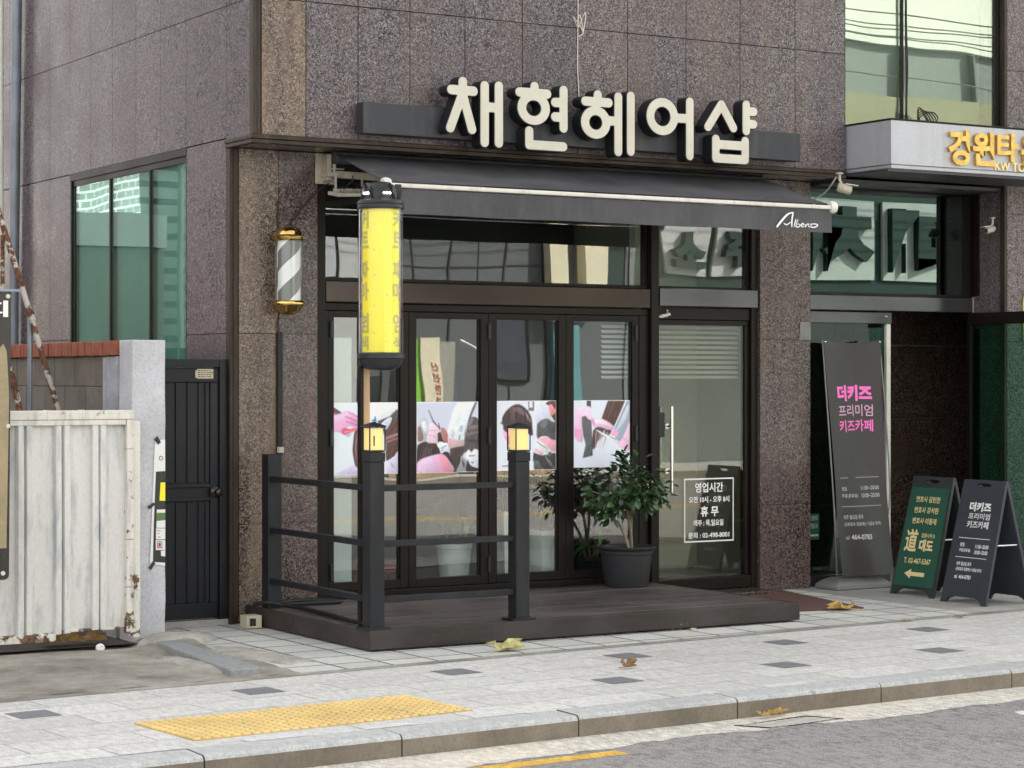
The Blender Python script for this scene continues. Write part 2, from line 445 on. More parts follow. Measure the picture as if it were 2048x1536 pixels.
M['leaf_dry'] = plain('dry_leaf', (0.46, 0.30, 0.10), 0.7, 0, 0.35, 25, 0.3)
M['leaf_pale'] = plain('pale_leaf', (0.50, 0.46, 0.20), 0.7, 0, 0.3, 25, 0.3)
M['leaf_brown'] = plain('brown_leaf', (0.25, 0.15, 0.07), 0.75, 0, 0.35, 25, 0.3)
M['paper'] = plain('white_paper', (0.78, 0.78, 0.77), 0.6, 0, 0.03, 5, 0)
M['tape'] = plain('black_tape', (0.03, 0.032, 0.03), 0.5, 0, 0.2, 20, 0.1)
M['gold_board'] = plain('gold_board', (0.34, 0.275, 0.165), 0.4, 0.1, 0.25, 2, 0.03)
M['board_black'] = plain('black_board', (0.035, 0.034, 0.03), 0.3, 0.1, 0.15, 3, 0.02)
M['rag'] = plain('brown_tarpaulin', (0.20, 0.115, 0.03), 0.5, 0, 0.4, 14, 0.3)
M['stone_patch'] = concrete('patch_mortar', (0.20, 0.20, 0.19), 0.8, 0.3, 9)


def leafmat(name, c1, c2):
    t = NT(name)
    isl = t.n('NewGeometry').outputs['Random Per Island']
    t.base(t.ramp(isl, [(0, c1), (0.75, c2), (1, tuple(v * 1.5 for v in c2))]))
    t.rough(0.28)
    t.p.inputs['Specular IOR Level'].default_value = 0.6
    return t.m


M['leaf'] = leafmat('camellia_leaf', (0.013, 0.032, 0.012), (0.036, 0.076, 0.024))
M['leaf_in'] = leafmat('houseplant_leaf', (0.05, 0.12, 0.03), (0.12, 0.24, 0.06))
M['leaf_dark'] = leafmat('dark_houseplant_leaf', (0.012, 0.03, 0.012), (0.03, 0.06, 0.02))

t = NT('poster_print')                      # the printed picture: one flat colour per printed shape
ca = t.n('VertexColor', layer_name='Col')
t.l(ca.outputs['Color'], t.p.inputs['Base Color'])
t.rough(0.45)
M['poster'] = t.m

t = NT('barber_stripe')                     # spiral stripes of the barber pole
sx = t.n('SeparateXYZ')
tc = t.n('TexCoord')
t.l(tc.outputs['Object'], sx.inputs[0])
ang = t.math('ARCTAN2', sx.outputs[1], sx.outputs[0])
v = t.math('ADD', t.math('MULTIPLY', ang, 0.83 / PI), t.math('MULTIPLY', sx.outputs[2], -3.8))
v = t.math('FRACT', t.math('ADD', v, 0.28))
t.base(t.ramp(v, [(0.0, (0.16, 0.165, 0.16)), (0.5, (0.78, 0.79, 0.80))], 'CONSTANT'))
t.rough(0.3)
M['stripe'] = t.m

# ------------------------------------------------------------------ mesh helpers
class MB:
    def __init__(s):
        s.v, s.f, s.mi, s.col = [], [], [], []

    def add(s, vs, fs, m=0):
        b = len(s.v)
        s.v += [tuple(p) for p in vs]
        s.f += [tuple(b + i for i in f) for f in fs]
        s.mi += [m] * len(fs)
        return s

    def box(s, x0, x1, y0, y1, z0, z1, m=0, mat=None):
        vs = [(x, y, z) for x in (x0, x1) for y in (y0, y1) for z in (z0, z1)]
        if mat is not None:
            vs = [mat @ Vector(p) for p in vs]
        return s.add(vs, [(0, 1, 3, 2), (4, 6, 7, 5), (0, 4, 5, 1), (2, 3, 7, 6), (0, 2, 6, 4), (1, 5, 7, 3)], m)

    def quad(s, a, b, c, d, m=0):
        return s.add([a, b, c, d], [(0, 1, 2, 3)], m)

    def ring_loft(s, rings, m=0, cap=True, closed=True):
        n = len(rings[0])
        vs = [p for r in rings for p in r]
        fs = []
        for i in range(len(rings) - 1):
            for j in range(n if closed else n - 1):
                k = (j + 1) % n
                fs.append((i * n + j, i * n + k, (i + 1) * n + k, (i + 1) * n + j))
        if cap:
            fs.append(tuple(reversed(range(n))))
            fs.append(tuple((len(rings) - 1) * n + j for j in range(n)))
        return s.add(vs, fs, m)

    def tube(s, path, r, n=10, m=0, cap=True):
        path = [Vector(p) for p in path]
        rs = r if isinstance(r, (list, tuple)) else [r] * len(path)
        rings = []
        for i, p in enumerate(path):
            d = (path[min(i + 1, len(path) - 1)] - path[max(i - 1, 0)]).normalized()
            up = Vector((0, 0, 1)) if abs(d.z) < 0.9 else Vector((1, 0, 0))
            a = d.cross(up).normalized()
            b = d.cross(a).normalized()
            rings.append([p + (a * math.cos(2 * PI * k / n) + b * math.sin(2 * PI * k / n)) * rs[i] for k in range(n)])
        return s.ring_loft(rings, m, cap)

    def lathe(s, prof, c=(0, 0, 0), n=32, m=0, cap=True):
        rings = [[(c[0] + r * math.cos(2 * PI * k / n), c[1] + r * math.sin(2 * PI * k / n), c[2] + z) for k in range(n)] for r, z in prof]
        return s.ring_loft(rings, m, cap)

    def prism(s, pts, fn, d0, d1, m=0):
        """2-D outline pts, fn(u, v, depth) -> 3-D"""
        n = len(pts)
        vs = [fn(u, v, d0) for u, v in pts] + [fn(u, v, d1) for u, v in pts]
        tri = tessellate_polygon([[Vector((u, v, 0)) for u, v in pts]])
        fs = [tuple(t) for t in tri] + [tuple(n + i for i in reversed(t)) for t in tri]
        fs += [(i, (i + 1) % n, n + (i + 1) % n, n + i) for i in range(n)]
        return s.add(vs, fs, m)

    def bar(s, a, b, wx, wz=None, m=0, side=None):
        """rectangular bar from a to b"""
        a, b = Vector(a), Vector(b)
        wz = wz or wx
        d = (b - a).normalized()
        up = Vector((0, 0, 1)) if abs(d.z) < 0.9 else Vector((0, 1, 0))
        u = d.cross(up).normalized()
        v = u.cross(d).normalized()
        q = [(1, 1), (-1, 1), (-1, -1), (1, -1)]
        return s.ring_loft([[p + u * (i * wx / 2) + v * (j * wz / 2) for i, j in q] for p in (a, b)], m)

    def build(s, name, mats, parent=None, smooth=False, bevel=0.0, seg=2, angle=40):
        me = bpy.data.meshes.new(name)
        me.from_pydata(s.v, [], s.f)
        mats = mats if isinstance(mats, (list, tuple)) else [mats]
        for m in mats:
            me.materials.append(M[m] if isinstance(m, str) else m)
        me.polygons.foreach_set('material_index', s.mi)
        bm = bmesh.new()
        bm.from_mesh(me)
        bmesh.ops.recalc_face_normals(bm, faces=bm.faces)
        bm.to_mesh(me)
        bm.free()
        o = bpy.data.objects.new(name, me)
        COL.objects.link(o)
        if parent:
            o.parent = parent
            o.matrix_parent_inverse = Matrix.Translation(parent.location).inverted() if parent.parent is None else parent.matrix_parent_inverse @ Matrix()
            if parent.parent is not None:
                o.matrix_parent_inverse = Matrix.Identity(4)
        if smooth:
            me.polygons.foreach_set('use_smooth', [True] * len(me.polygons))
            me.set_sharp_from_angle(angle=math.radians(angle))
        if bevel:
            b = o.modifiers.new('bevel', 'BEVEL')
            b.width = bevel
            b.segments = seg
            b.limit_method = 'ANGLE'
            b.angle_limit = math.radians(45)
        return o


def tag(o, label=None, cat=None, group=None, kind=None):
    for k, v in (('label', label), ('category', cat), ('group', group), ('kind', kind)):
        if v:
            o[k] = v
    return o


def thing(name, label, cat, loc=(0, 0, 0), group=None):
    o = bpy.data.objects.new(name, None)
    COL.objects.link(o)
    o.location = loc
    o.empty_display_size = 0.1
    return tag(o, label, cat, group)


class Frame:
    """a flat face in space: origin, right, up, outward normal"""
    def __init__(s, o, u=(1, 0, 0), v=(0, 0, 1), n=None):
        s.o, s.u, s.v = Vector(o), Vector(u).normalized(), Vector(v).normalized()
        s.n = Vector(n).normalized() if n else s.u.cross(s.v).normalized()

    def __call__(s, a, b, d=0.0):
        return s.o + s.u * a + s.v * b + s.n * d


_glyph = {}


def glyphs(body, bold):
    key = (body, bold)
    if key not in _glyph:
        cu = bpy.data.curves.new('lettering', 'FONT')
        cu.body = body
        cu.offset = bold
        cu.resolution_u = 3
        ob = bpy.data.objects.new('lettering', cu)
        COL.objects.link(ob)
        bpy.context.view_layer.update()
        dg = bpy.context.evaluated_depsgraph_get()
        me = bpy.data.meshes.new_from_object(ob.evaluated_get(dg))
        v = np.array([tuple(p.co) for p in me.vertices])
        f = [tuple(p.vertices) for p in me.polygons]
        bpy.data.objects.remove(ob)
        bpy.data.curves.remove(cu)
        bpy.data.meshes.remove(me)
        _glyph[key] = (v, f)
    return _glyph[key]


def strips(v, f, cuts):
    me = bpy.data.meshes.new('strips')
    me.from_pydata([tuple(p) for p in v], [], f)
    bm = bmesh.new()
    bm.from_mesh(me)
    lo, hi = v[:, 0].min(), v[:, 0].max()
    for i in range(1, cuts):
        bmesh.ops.bisect_plane(bm, geom=bm.verts[:] + bm.edges[:] + bm.faces[:], plane_co=(lo + (hi - lo) * i / cuts, 0, 0), plane_no=(1, 0, 0))
    bm.verts.index_update()
    out = np.array([tuple(p.co) for p in bm.verts]), [tuple(q.index for q in p.verts) for p in bm.faces]
    bm.free()
    bpy.data.meshes.remove(me)
    return out


def text(mb, body, fr, u0, u1, v0, v1, d=0.0015, bold=0.0, m=0, cuts=0, thick=0.0):
    """write body into the rectangle u0..u1 x v0..v1 of a frame; keep='l'/'c' keeps the letters' proportions, height ruling"""
    v, f = glyphs(body, bold)
    if cuts:
        v, f = strips(v, f, cuts)
    lo, hi = v.min(0), v.max(0)
    sy = (v1 - v0) / (hi[1] - lo[1])
    sx = (u1 - u0) / (hi[0] - lo[0])
    fn = fr if callable(fr) else None
    pts = [(u0 + (p[0] - lo[0]) * sx, v0 + (p[1] - lo[1]) * sy) for p in v]
    mb.add([fn(a, b, d) for a, b in pts], f, m)
    if thick:
        edge = {}
        for q in f:
            for i in range(len(q)):
                e = (q[i], q[(i + 1) % len(q)])
                edge[tuple(sorted(e))] = edge.get(tuple(sorted(e)), 0) + 1
        n = len(v)
        rim = [e for e, k in edge.items() if k == 1]
        mb.add([fn(a, b, d) for a, b in pts] + [fn(a, b, d - thick) for a, b in pts], [(a, b, n + b, n + a) for a, b in rim], m)


def sdf_outline(strokes, rings, rad, grow=0.0, step=0.004, pad=0.06):
    """union of round-ended strokes and rings -> closed outlines (marching squares)"""
    P = [p for s in strokes for p in s] + [(c[0] + i * c[2], c[1] + j * c[3]) for c in rings for i in (-1, 1) for j in (-1, 1)]
    x0, x1 = min(p[0] for p in P) - pad, max(p[0] for p in P) + pad
    y0, y1 = min(p[1] for p in P) - pad, max(p[1] for p in P) + pad
    xs = np.arange(x0, x1, step)
    ys = np.arange(y0, y1, step)
    X, Y = np.meshgrid(xs, ys, indexing='ij')
    D = np.full(X.shape, 9.0)
    for st in strokes:
        for (ax, ay), (bx, by) in zip(st, st[1:]):
            dx, dy = bx - ax, by - ay
            t = np.clip(((X - ax) * dx + (Y - ay) * dy) / (dx * dx + dy * dy + 1e-12), 0, 1)
            D = np.minimum(D, np.hypot(X - ax - t * dx, Y - ay - t * dy) - rad)
    for cx, cy, rx, ry in rings:
        k = np.hypot((X - cx) / rx, (Y - cy) / ry)
        D = np.minimum(D, np.abs(k - 1) * 0.5 * (rx + ry) - rad)
    D -= grow
    segs = {}
    ins = D < 0
    nx, ny = X.shape

    def pt(i, j, k, l):
        a, b = D[i, j], D[k, l]
        t = a / (a - b)
        return (xs[i] + t * (xs[k] - xs[i]), ys[j] + t * (ys[l] - ys[j]))
    nxt, pos = {}, {}
    cells = np.argwhere((ins[:-1, :-1] != ins[1:, :-1]) | (ins[:-1, :-1] != ins[:-1, 1:]) | (ins[:-1, :-1] != ins[1:, 1:]))
    T = {1: [(3, 0)], 2: [(0, 1)], 3: [(3, 1)], 4: [(1, 2)], 5: [(3, 0), (1, 2)], 6: [(0, 2)], 7: [(3, 2)], 8: [(2, 3)], 9: [(2, 0)], 10: [(0, 1), (2, 3)], 11: [(2, 1)], 12: [(1, 3)], 13: [(1, 0)], 14: [(0, 3)]}
    for i, j in cells:
        c = ins[i, j] * 1 + ins[i + 1, j] * 2 + ins[i + 1, j + 1] * 4 + ins[i, j + 1] * 8
        E4 = [((i, j), (i + 1, j)), ((i + 1, j), (i + 1, j + 1)), ((i, j + 1), (i + 1, j + 1)), ((i, j), (i, j + 1))]
        for a, b in T.get(int(c), []):
            for e in (a, b):
                if E4[e] not in pos:
                    pos[E4[e]] = pt(*E4[e][0], *E4[e][1])
            nxt[E4[a]] = E4[b]
    loops, seen = [], set()
    for k in list(nxt):
        if k in seen:
            continue
        lp, q = [], k
        while q not in seen and q in nxt:
            seen.add(q)
            lp.append(pos[q])
            q = nxt[q]
        if len(lp) > 8:
            a = np.array(lp)
            a = (np.roll(a, 1, 0) + 2 * a + np.roll(a, -1, 0)) / 4
            loops.append([tuple(p) for p in a[::2]])
    return loops


def fill_outline(mb, loops, fn, d0, d1, m=0):
    """plate with holes from outlines (filled as a flat curve)"""
    cu = bpy.data.curves.new('outline', 'CURVE')
    cu.dimensions = '2D'
    cu.fill_mode = 'BOTH'
    for lp in loops:
        sp = cu.splines.new('POLY')
        sp.points.add(len(lp) - 1)
        for p, (u, v) in zip(sp.points, lp):
            p.co = (u, v, 0, 1)
        sp.use_cyclic_u = True
    ob = bpy.data.objects.new('outline', cu)
    COL.objects.link(ob)
    bpy.context.view_layer.update()
    me = bpy.data.meshes.new_from_object(ob.evaluated_get(bpy.context.evaluated_depsgraph_get()))
    vv = [(p.co.x, p.co.y) for p in me.vertices]
    ff = [tuple(p.vertices) for p in me.polygons]
    bpy.data.objects.remove(ob)
    bpy.data.curves.remove(cu)
    bpy.data.meshes.remove(me)
    mb.add([fn(u, v, d0) for u, v in vv], ff, m)
    mb.add([fn(u, v, d1) for u, v in vv], [tuple(reversed(t)) for t in ff], m)
    for lp in loops:
        k = len(lp)
        mb.add([fn(u, v, d0) for u, v in lp] + [fn(u, v, d1) for u, v in lp], [(i, (i + 1) % k, k + (i + 1) % k, k + i) for i in range(k)], m)


# photograph pixel -> point on a real plane of the scene (used only to carry measured outlines onto their own surface)
CF = (math.cos(HEAD), math.sin(HEAD))
CR = (math.sin(HEAD), -math.cos(HEAD))


def on_y(px, py, y):
    u, v = (px - 1024) / 4380, (757 - py) / 4380
    rx, ry = CF[0] + u * CR[0], CF[1] + u * CR[1]
    t = (y - CAM[1]) / ry
    return CAM[0] + t * rx, CAM[2] + t * v


def on_z(px, py, z=0.0):
    u, v = (px - 1024) / 4380, (757 - py) / 4380
    t = (z - CAM[2]) / v
    return CAM[0] + t * (CF[0] + u * CR[0]), CAM[1] + t * (CF[1] + u * CR[1])


def smooth_path(pts, k=6):
    P = [Vector(p) for p in pts]
    out = []
    for i in range(len(P) - 1):
        a, b, c, d = P[max(i - 1, 0)], P[i], P[i + 1], P[min(i + 2, len(P) - 1)]
        for j in range(k):
            t = j / k
            out.append(0.5 * ((2 * b) + (c - a) * t + (2 * a - 5 * b + 4 * c - d) * t * t + (3 * b - a - 3 * c + d) * t ** 3))
    return out + [P[-1]]


# ------------------------------------------------------------------ ground, road, pavement
SL_B, SL_K = math.tan(math.radians(4.3)), math.tan(math.radians(3.1))


def yb(x):      # line between the paved walk and the forecourt
    return -2.345 + SL_B * (x - 0.2)


def yk(x):      # road face of the kerb
    return -4.39 + SL_K * (x - 0.2)


def sheet(name, pts, z, mat, kind='structure', sub=1):
    o = MB().add([(x, y, z) for x, y in pts], [tuple(range(len(pts)))]).build(name, mat)
    return tag(o, kind=kind)


sheet('ground', [(-150, -150), (150, -150), (150, 150), (-150, 150)], -0.30, 'drive')
XL, XR = -40.0, 45.0
sheet('road', [(XL, -17.6), (XR, -17.6), (XR, yk(XR) - 0.0), (XL, yk(XL))], -0.1015, 'asphalt')
# gutter strip with a ragged outer edge
g = MB()
n = 260
xs = [-8 + 24 * i / n for i in range(n + 1)]
top = [(x, yk(x) - 0.002, -0.100) for x in xs]
low = [(x, yk(x) - 0.34 + 0.035 * math.sin(x * 2.1 + 1) + 0.02 * math.sin(x * 7.3) + random.uniform(-0.03, 0.03), -0.100) for x in xs]
g.add(top + low, [(i, i + 1, n + 2 + i, n + 1 + i) for i in range(n)])
tag(g.build('gutter', 'gutter'), kind='structure')
# yellow line and a white mark on the road
yl = MB()
A, B = Vector((-3.4, -5.045)), Vector((-0.205, -4.868))
d = (B - A).normalized()
nn = Vector((-d.y, d.x)) * 0.055
m_ = 60
L = [A + (B - A) * (i / m_) for i in range(m_ + 1)]
yl.add([(*(p + nn * random.uniform(0.9, 1.06)), -0.1003) for p in L] + [(*(p - nn * random.uniform(0.9, 1.06)), -0.1003) for p in L], [(i, i + 1, m_ + 2 + i, m_ + 1 + i) for i in range(m_)])
tag(yl.build('road_line', 'yellow_paint'), kind='structure')
x_, y_ = on_z(2036, 1428, -0.1)
sheet('road_mark', [(x_, y_ - 0.03), (x_ + 1.2, y_ + 0.05), (x_ + 1.25, y_ + 0.16), (x_ + 0.04, y_ + 0.07)], -0.1003, 'white_paint')
# far carriageway edge and the opposite pavement
for i, yy in enumerate((-10.3, -10.6)):
    sheet('centre_line', [(XL, yy), (XR, yy), (XR, yy + 0.13), (XL, yy + 0.13)], -0.101, 'yellow_paint')
sheet('opposite_pavement', [(XL, -21.0), (XR, -21.0), (XR, -17.6), (XL, -17.6)], 0.0, 'tile')
tag(MB().box(XL, XR, -17.6, -17.42, -0.2, 0.004).build('opposite_kerb', 'kerb_face'), kind='structure')
# the paved walk
sheet('pavement', [(XL, yk(XL) + 0.20), (XR, yk(XR) + 0.20), (XR, yb(XR)), (XL, yb(XL))], 0.0, 'paver')
# kerb of one-metre granite blocks: light top, worn brown face
kb = MB()
joints = [-2.1 + (i - 30) * 0.978 for i in range(80)]
for a, b in zip(joints, joints[1:]):
    a2, b2 = a + 0.004, b - 0.004
    dz = random.uniform(-0.003, 0.003)
    f = lambda x, y, z: (x, yk(x) + y, z + dz)
    prof = [(0.0, -0.16), (0.0, -0.022), (0.006, -0.009), (0.02, -0.001), (0.20, 0.001), (0.20, -0.16)]
    vs = [f(x, y, z) for x in (a2, b2) for y, z in prof]
    kb.add(vs, [(0, 1, 7, 6)], 1)
    kb.add(vs, [(1, 2, 8, 7), (2, 3, 9, 8), (3, 4, 10, 9), (4, 5, 11, 10)], 0)
    kb.add(vs, [(0, 5, 4, 3, 2, 1), (6, 7, 8, 9, 10, 11)], 1)
tag(kb.build('kerb', ['kerb', 'kerb_face']), kind='structure')
# border of pale blocks behind the kerb, every other one white
bo = MB()
x = -6.0
k = 0
while x < 12:
    ln = 0.30
    if k % 2 == 0:
        bo.quad(*[(a, yk(a) + b, 0.0015) for a, b in ((x, 0.205), (x + ln - 0.006, 0.205), (x + ln - 0.006, 0.285), (x, 0.285))])
    x += ln
    k += 1
tag(bo.build('border_blocks', 'paver_white'), kind='structure')
# dark square pavers, laid in two rows
dk = MB()
for px, py in ((67, 1429), (517, 1382), (912, 1344), (1255, 1312), (1570, 1285), (1855, 1259), (1235, 1361), (1572, 1330), (1880, 1301)):
    cx, cy = on_z(px, py)
    a = math.radians(4)
    u, v_ = Vector((math.cos(a), math.sin(a))) * 0.105, Vector((-math.sin(a), math.cos(a))) * 0.105
    c = Vector((cx, cy))
    dk.add([(*(c + u * i + v_ * j), 0.0015) for i, j in ((-1, -1), (1, -1), (1, 1), (-1, 1))], [(0, 1, 2, 3)])
tag(dk.build('dark_pavers', 'paver_dark'), kind='structure')
# tactile strip: ten domed tiles
tp = MB()
a = math.radians(5.2)
o0 = Vector(on_z(278, 1443)) + Vector((0.0, -0.66))
eu, ev = Vector((math.cos(a), math.sin(a))), Vector((-math.sin(a), math.cos(a)))
T = 0.302
for i in range(5):
    for j in range(2):
        c0 = o0 + eu * (i * T) + ev * (j * T)
        dz = random.uniform(0, 0.003)
        q = [c0 + eu * p + ev * r for p, r in ((0.005, 0.005), (T - 0.005, 0.005), (T - 0.005, T - 0.005), (0.005, T - 0.005))]
        tp.ring_loft([[(*p, z) for p in q] for z in (-0.02, 0.003 + dz)], 2 if (i * 2 + j) in (2, 5, 8) else 0)
        for a_ in range(6):
            for b_ in range(6):
                c = c0 + eu * (T * (a_ + 0.5) / 6) + ev * (T * (b_ + 0.5) / 6)
                rr = ((0.020, 0.003), (0.017, 0.0080), (0.009, 0.0110))
                tp.ring_loft([[(c.x + r * math.cos(t_ * PI / 4), c.y + r * math.sin(t_ * PI / 4), z + dz) for t_ in range(8)] for r, z in rr], 1)
tag(tp.build('tactile_paving', ['tactile', 'tactile_dome', 'tactile_worn']), kind='structure')
# forecourt tiles, driveway, apron by the entrance
sheet('forecourt', [(-0.62, yb(-0.62)), (4.62, yb(4.62)), (4.62, 0.02), (-0.62, 1.5)], 0.0, 'tile')
sheet('apron', [(4.62, yb(4.62)), (XR, yb(XR)), (XR, 2.5), (4.62, 2.5)], 0.0, 'apron')
sheet('side_passage', [(-0.62, 1.5), (0.0, 1.5), (0, 12), (-0.62, 12)], -0.002, 'apron')
edge = MB()
for x0, x1 in ((-12, -0.5), (-0.5, 4.0), (4.0, 14)):
    edge.quad(*[(a, yb(a) + b, 0.002) for a, b in ((x0, -0.06), (x1, -0.06), (x1, 0.035), (x0, 0.035))])
tag(edge.build('edging_strip', 'drive'), kind='structure')
# driveway: uneven old concrete
dv = MB()
nx_, ny_ = 60, 44
P = []
for j in range(ny_ + 1):
    for i in range(nx_ + 1):
        x = -9 + (8.38) * (i / nx_) ** 0.6
        y = yb(x) + 0.035 + (-0.15 - yb(x)) * j / ny_ + (0.0 if j else 0)
        z = 0.002 + 0.012 * math.sin(3.1 * x + 2 * y) * math.sin(2.3 * y - x) * (1 if 0 < j < ny_ else 0) + random.uniform(-.003, .003)
        hump = max(0, 1 - math.hypot((x + 0.66) / 0.35, (y + 0.85) / 0.42))
        z += 0.04 * hump - 0.045 * max(0, min(1, (y + 0.80) / 0.22)) * (1 if x < -0.85 else 0)
        P.append((x, y, z))
W = nx_ + 1
dv.add(P, [(j * W + i, j * W + i + 1, (j + 1) * W + i + 1, (j + 1) * W + i) for j in range(ny_) for i in range(nx_)])
tag(dv.build('driveway', 'drive', smooth=True), kind='structure')
sheet('yard', [(-12, -0.5), (-0.8, -0.5), (-0.8, 30), (-12, 30)], -0.02, 'soil')  # dark tone stands in for the shade behind the gap under the gate


def lump(name, c, rx, ry, h, mat, rot=0.0, seed=1, z0=-0.02):
    rnd = random.Random(seed)
    mb = MB()
    rings = []
    n_ = 22
    ph = [rnd.uniform(0.72, 1.12) for _ in range(n_)]
    for k, (s_, z) in enumerate(((1, 0.0), (0.97, 0.45), (0.82, 0.8), (0.5, 0.97), (0.12, 1.0))):
        ring = []
        for i in range(n_):
            t_ = 2 * PI * i / n_
            u, v = rx * s_ * ph[i] * math.cos(t_), ry * s_ * ph[i] * math.sin(t_)
            ring.append((c[0] + u * math.cos(rot) - v * math.sin(rot), c[1] + u * math.sin(rot) + v * math.cos(rot), z0 + (h - z0) * z * rnd.uniform(0.9, 1.06)))
        rings.append(ring)
    mb.ring_loft(rings)
    return mb.build(name, mat, smooth=True, angle=60)


tag(lump('mortar_mound', (-0.62, -0.66), 0.26, 0.2, 0.05, 'mortar_lump', 0.3, 3), 'crumbling pale mortar mound at the foot of the white gate pillar', 'mortar')
tag(lump('mortar_spill', (-0.52, -1.60), 0.16, 0.55, 0.022, 'mortar_lump', 0.14, 5), 'flat spill of pale mortar over tiles beside the granite edging block', 'mortar')
tag(lump('mortar_crust', (-0.99, -1.75), 0.10, 0.5, 0.02, 'mortar_lump', 0.06, 9), 'thin pale mortar crust on the driveway side of the granite edging block', 'mortar')
es = MB()
q0, q1, q2, q3 = [Vector(on_z(*p)) for p in ((312, 1293), (356, 1290), (522, 1345), (462, 1352))]
es.ring_loft([[(*p, z) for p in (q0, q1, q2, q3)] for z in (-0.03, 0.032)])
tag(es.build('edging_block', 'edging_stone', bevel=0.008), 'grey granite edging block lying between the driveway and the tiles', 'kerb stone')

# ------------------------------------------------------------------ the granite building
OV = -0.37                                  # face of the upper storeys (they overhang the shop by 0.37 m)
XE = 14.0
bld = thing('granite_building', 'brown polished granite building with a shop at street level and an overhanging upper storey', 'building', (0, 0, 0))


def slabs(mb, rects, face, back, axis, gap=0.004, m=0):
    """stone slabs with open joints; rects in (a0, a1, z0, z1)"""
    for a0, a1, z0, z1 in rects:
        if axis == 'y':     # slabs standing on a y = const face
            mb.box(a0 + gap / 2, a1 - gap / 2, min(face, back), max(face, back), z0 + gap / 2, z1 - gap / 2, m)
        else:
            mb.box(min(face, back), max(face, back), a0 + gap / 2, a1 - gap / 2, z0 + gap / 2, z1 - gap / 2, m)


ZJ = [0.0, 0.648, 1.895, 3.10]
ZU = [3.154, 4.03, 5.1, 6.2, 7.3]
# side wall (x = 0), with the window opening y .728-3.035, z 1.3-3.165
ys = [OV + 0.06, 0.06, 0.737, 1.20, 1.66, 2.126, 2.58, 3.035, 3.495, 3.914, 4.481, 5.0, 5.5, 6, 6.5, 7, 7.5, 8, 9, 10, 11, 12]
sw = MB()
rects = []
for a, b in zip(ys, ys[1:]):
    inwin = a > 0.7 and b < 3.1
    if b < 0.1:
        rects += [(a, b, z0, z1) for z0, z1 in zip(ZU, ZU[1:])]
        continue
    if inwin:
        rects += [(a, b, z0, z1) for z0, z1 in ((0, 0.65), (0.65, 1.3))]
    else:
        rects += [(a, b, z0, z1) for z0, z1 in zip(ZJ[:-1] + [3.165], ZJ[1:-1] + [3.165, 3.165]) if z1 > z0]
    zz = [3.168] + ZU[1:]
    rects += [(a, b, z0, z1) for z0, z1 in zip(zz, zz[1:])]
slabs(sw, rects, 0.0, 0.035, 'x', 0.0045)
sw.box(0.036, 0.3, 3.04, 12, 0, 7.3, 1)
sw.box(0.036, 0.3, 0.02, 0.72, 0, 7.3, 1)
sw.box(0.036, 0.3, 0.72, 3.04, 3.2, 7.3, 1)
sw.box(0.036, 0.3, 0.72, 3.04, 0, 1.28, 1)
sw.build('side_wall', ['granite_side', 'dark_void'], bld)
# upper front wall
xs = [0.055, 0.368, 0.744, 1.129, 1.549, 2.0, 2.448, 2.866, 3.371, 3.852, 4.358, 4.832]
fw = MB()
rects = [(a, b, z0, z1) for a, b in zip(xs, xs[1:]) for z0, z1 in zip([3.156] + ZU[1:], ZU[1:])]
slabs(fw, [r for r in rects if r[0] > 0.3], OV, OV + 0.035, 'y', 0.006)
slabs(fw, [r for r in rects if r[0] < 0.3], OV, OV + 0.035, 'y', 0.006, 2)
fw.box(0.04, 4.83, OV + 0.036, 0.3, 3.15, 7.3, 1)
fw.build('front_wall', ['granite_front', 'dark_void', 'granite_tan'], bld)
ct = MB()
ct.box(-0.004, 0.022, OV - 0.004, OV + 0.056, 3.158, 7.3)
ct.box(0.026, 0.052, OV + 0.004, OV + 0.03, 3.158, 7.3)
ct.build('corner_trim', 'trim', bld, bevel=0.003)
# the storeys above the picture: one plain block with window bands
up = MB()
up.box(0.0, XE, OV, 12, 7.31, 14.0)
for z in (8.4, 11.4):
    up.box(0.8, XE - 0.6, OV - 0.006, OV + 0.05, z, z + 1.5, 1)
up.box(8.6, XE, OV, 12, 0, 7.3)
up.box(0.3, 8.6, 5.0, 12, 0, 7.3)
up.build('upper_storeys', ['granite_front', 'board_dark'], bld)
# two piers of the shopfront
for nm, x0, xm, x1 in (('a', 0.062, 0.346, 0.631), ('b', 4.318, None, 4.801)):
    pm = MB()
    cols = [(x0, xm), (xm, x1)] if xm else [(x0, x1)]
    for a, b in cols:
        slabs(pm, [(a, b, z0, z1) for z0, z1 in zip(ZJ, ZJ[1:])], 0.0, 0.3, 'y', 0.0035, 3 if a < 0.1 else 0)
    pm.box(x0 + 0.02, x1 - 0.02, 0.02, 0.28, 0, 3.1, 1)
    if nm == 'b':
        fr = Frame((0, -0.002, 0))
        c = [(4.688, 1.895), (4.799, 1.895), (4.799, 2.03), (4.70, 2.03)]
        pm.prism(c, lambda u, v, d: (u, -0.003 - d, v), 0, 0.002, 2)
    pm.build('pier', ['granite_pillar', 'dark_void', 'stone_patch', 'granite_tan'], bld)
pt = MB()
pt.box(-0.004, 0.018, -0.006, 0.05, 0, 3.098)
pt.box(0.022, 0.058, -0.002, 0.04, 0, 3.098)
pt.build('corner_trim', 'trim', bld, bevel=0.003)
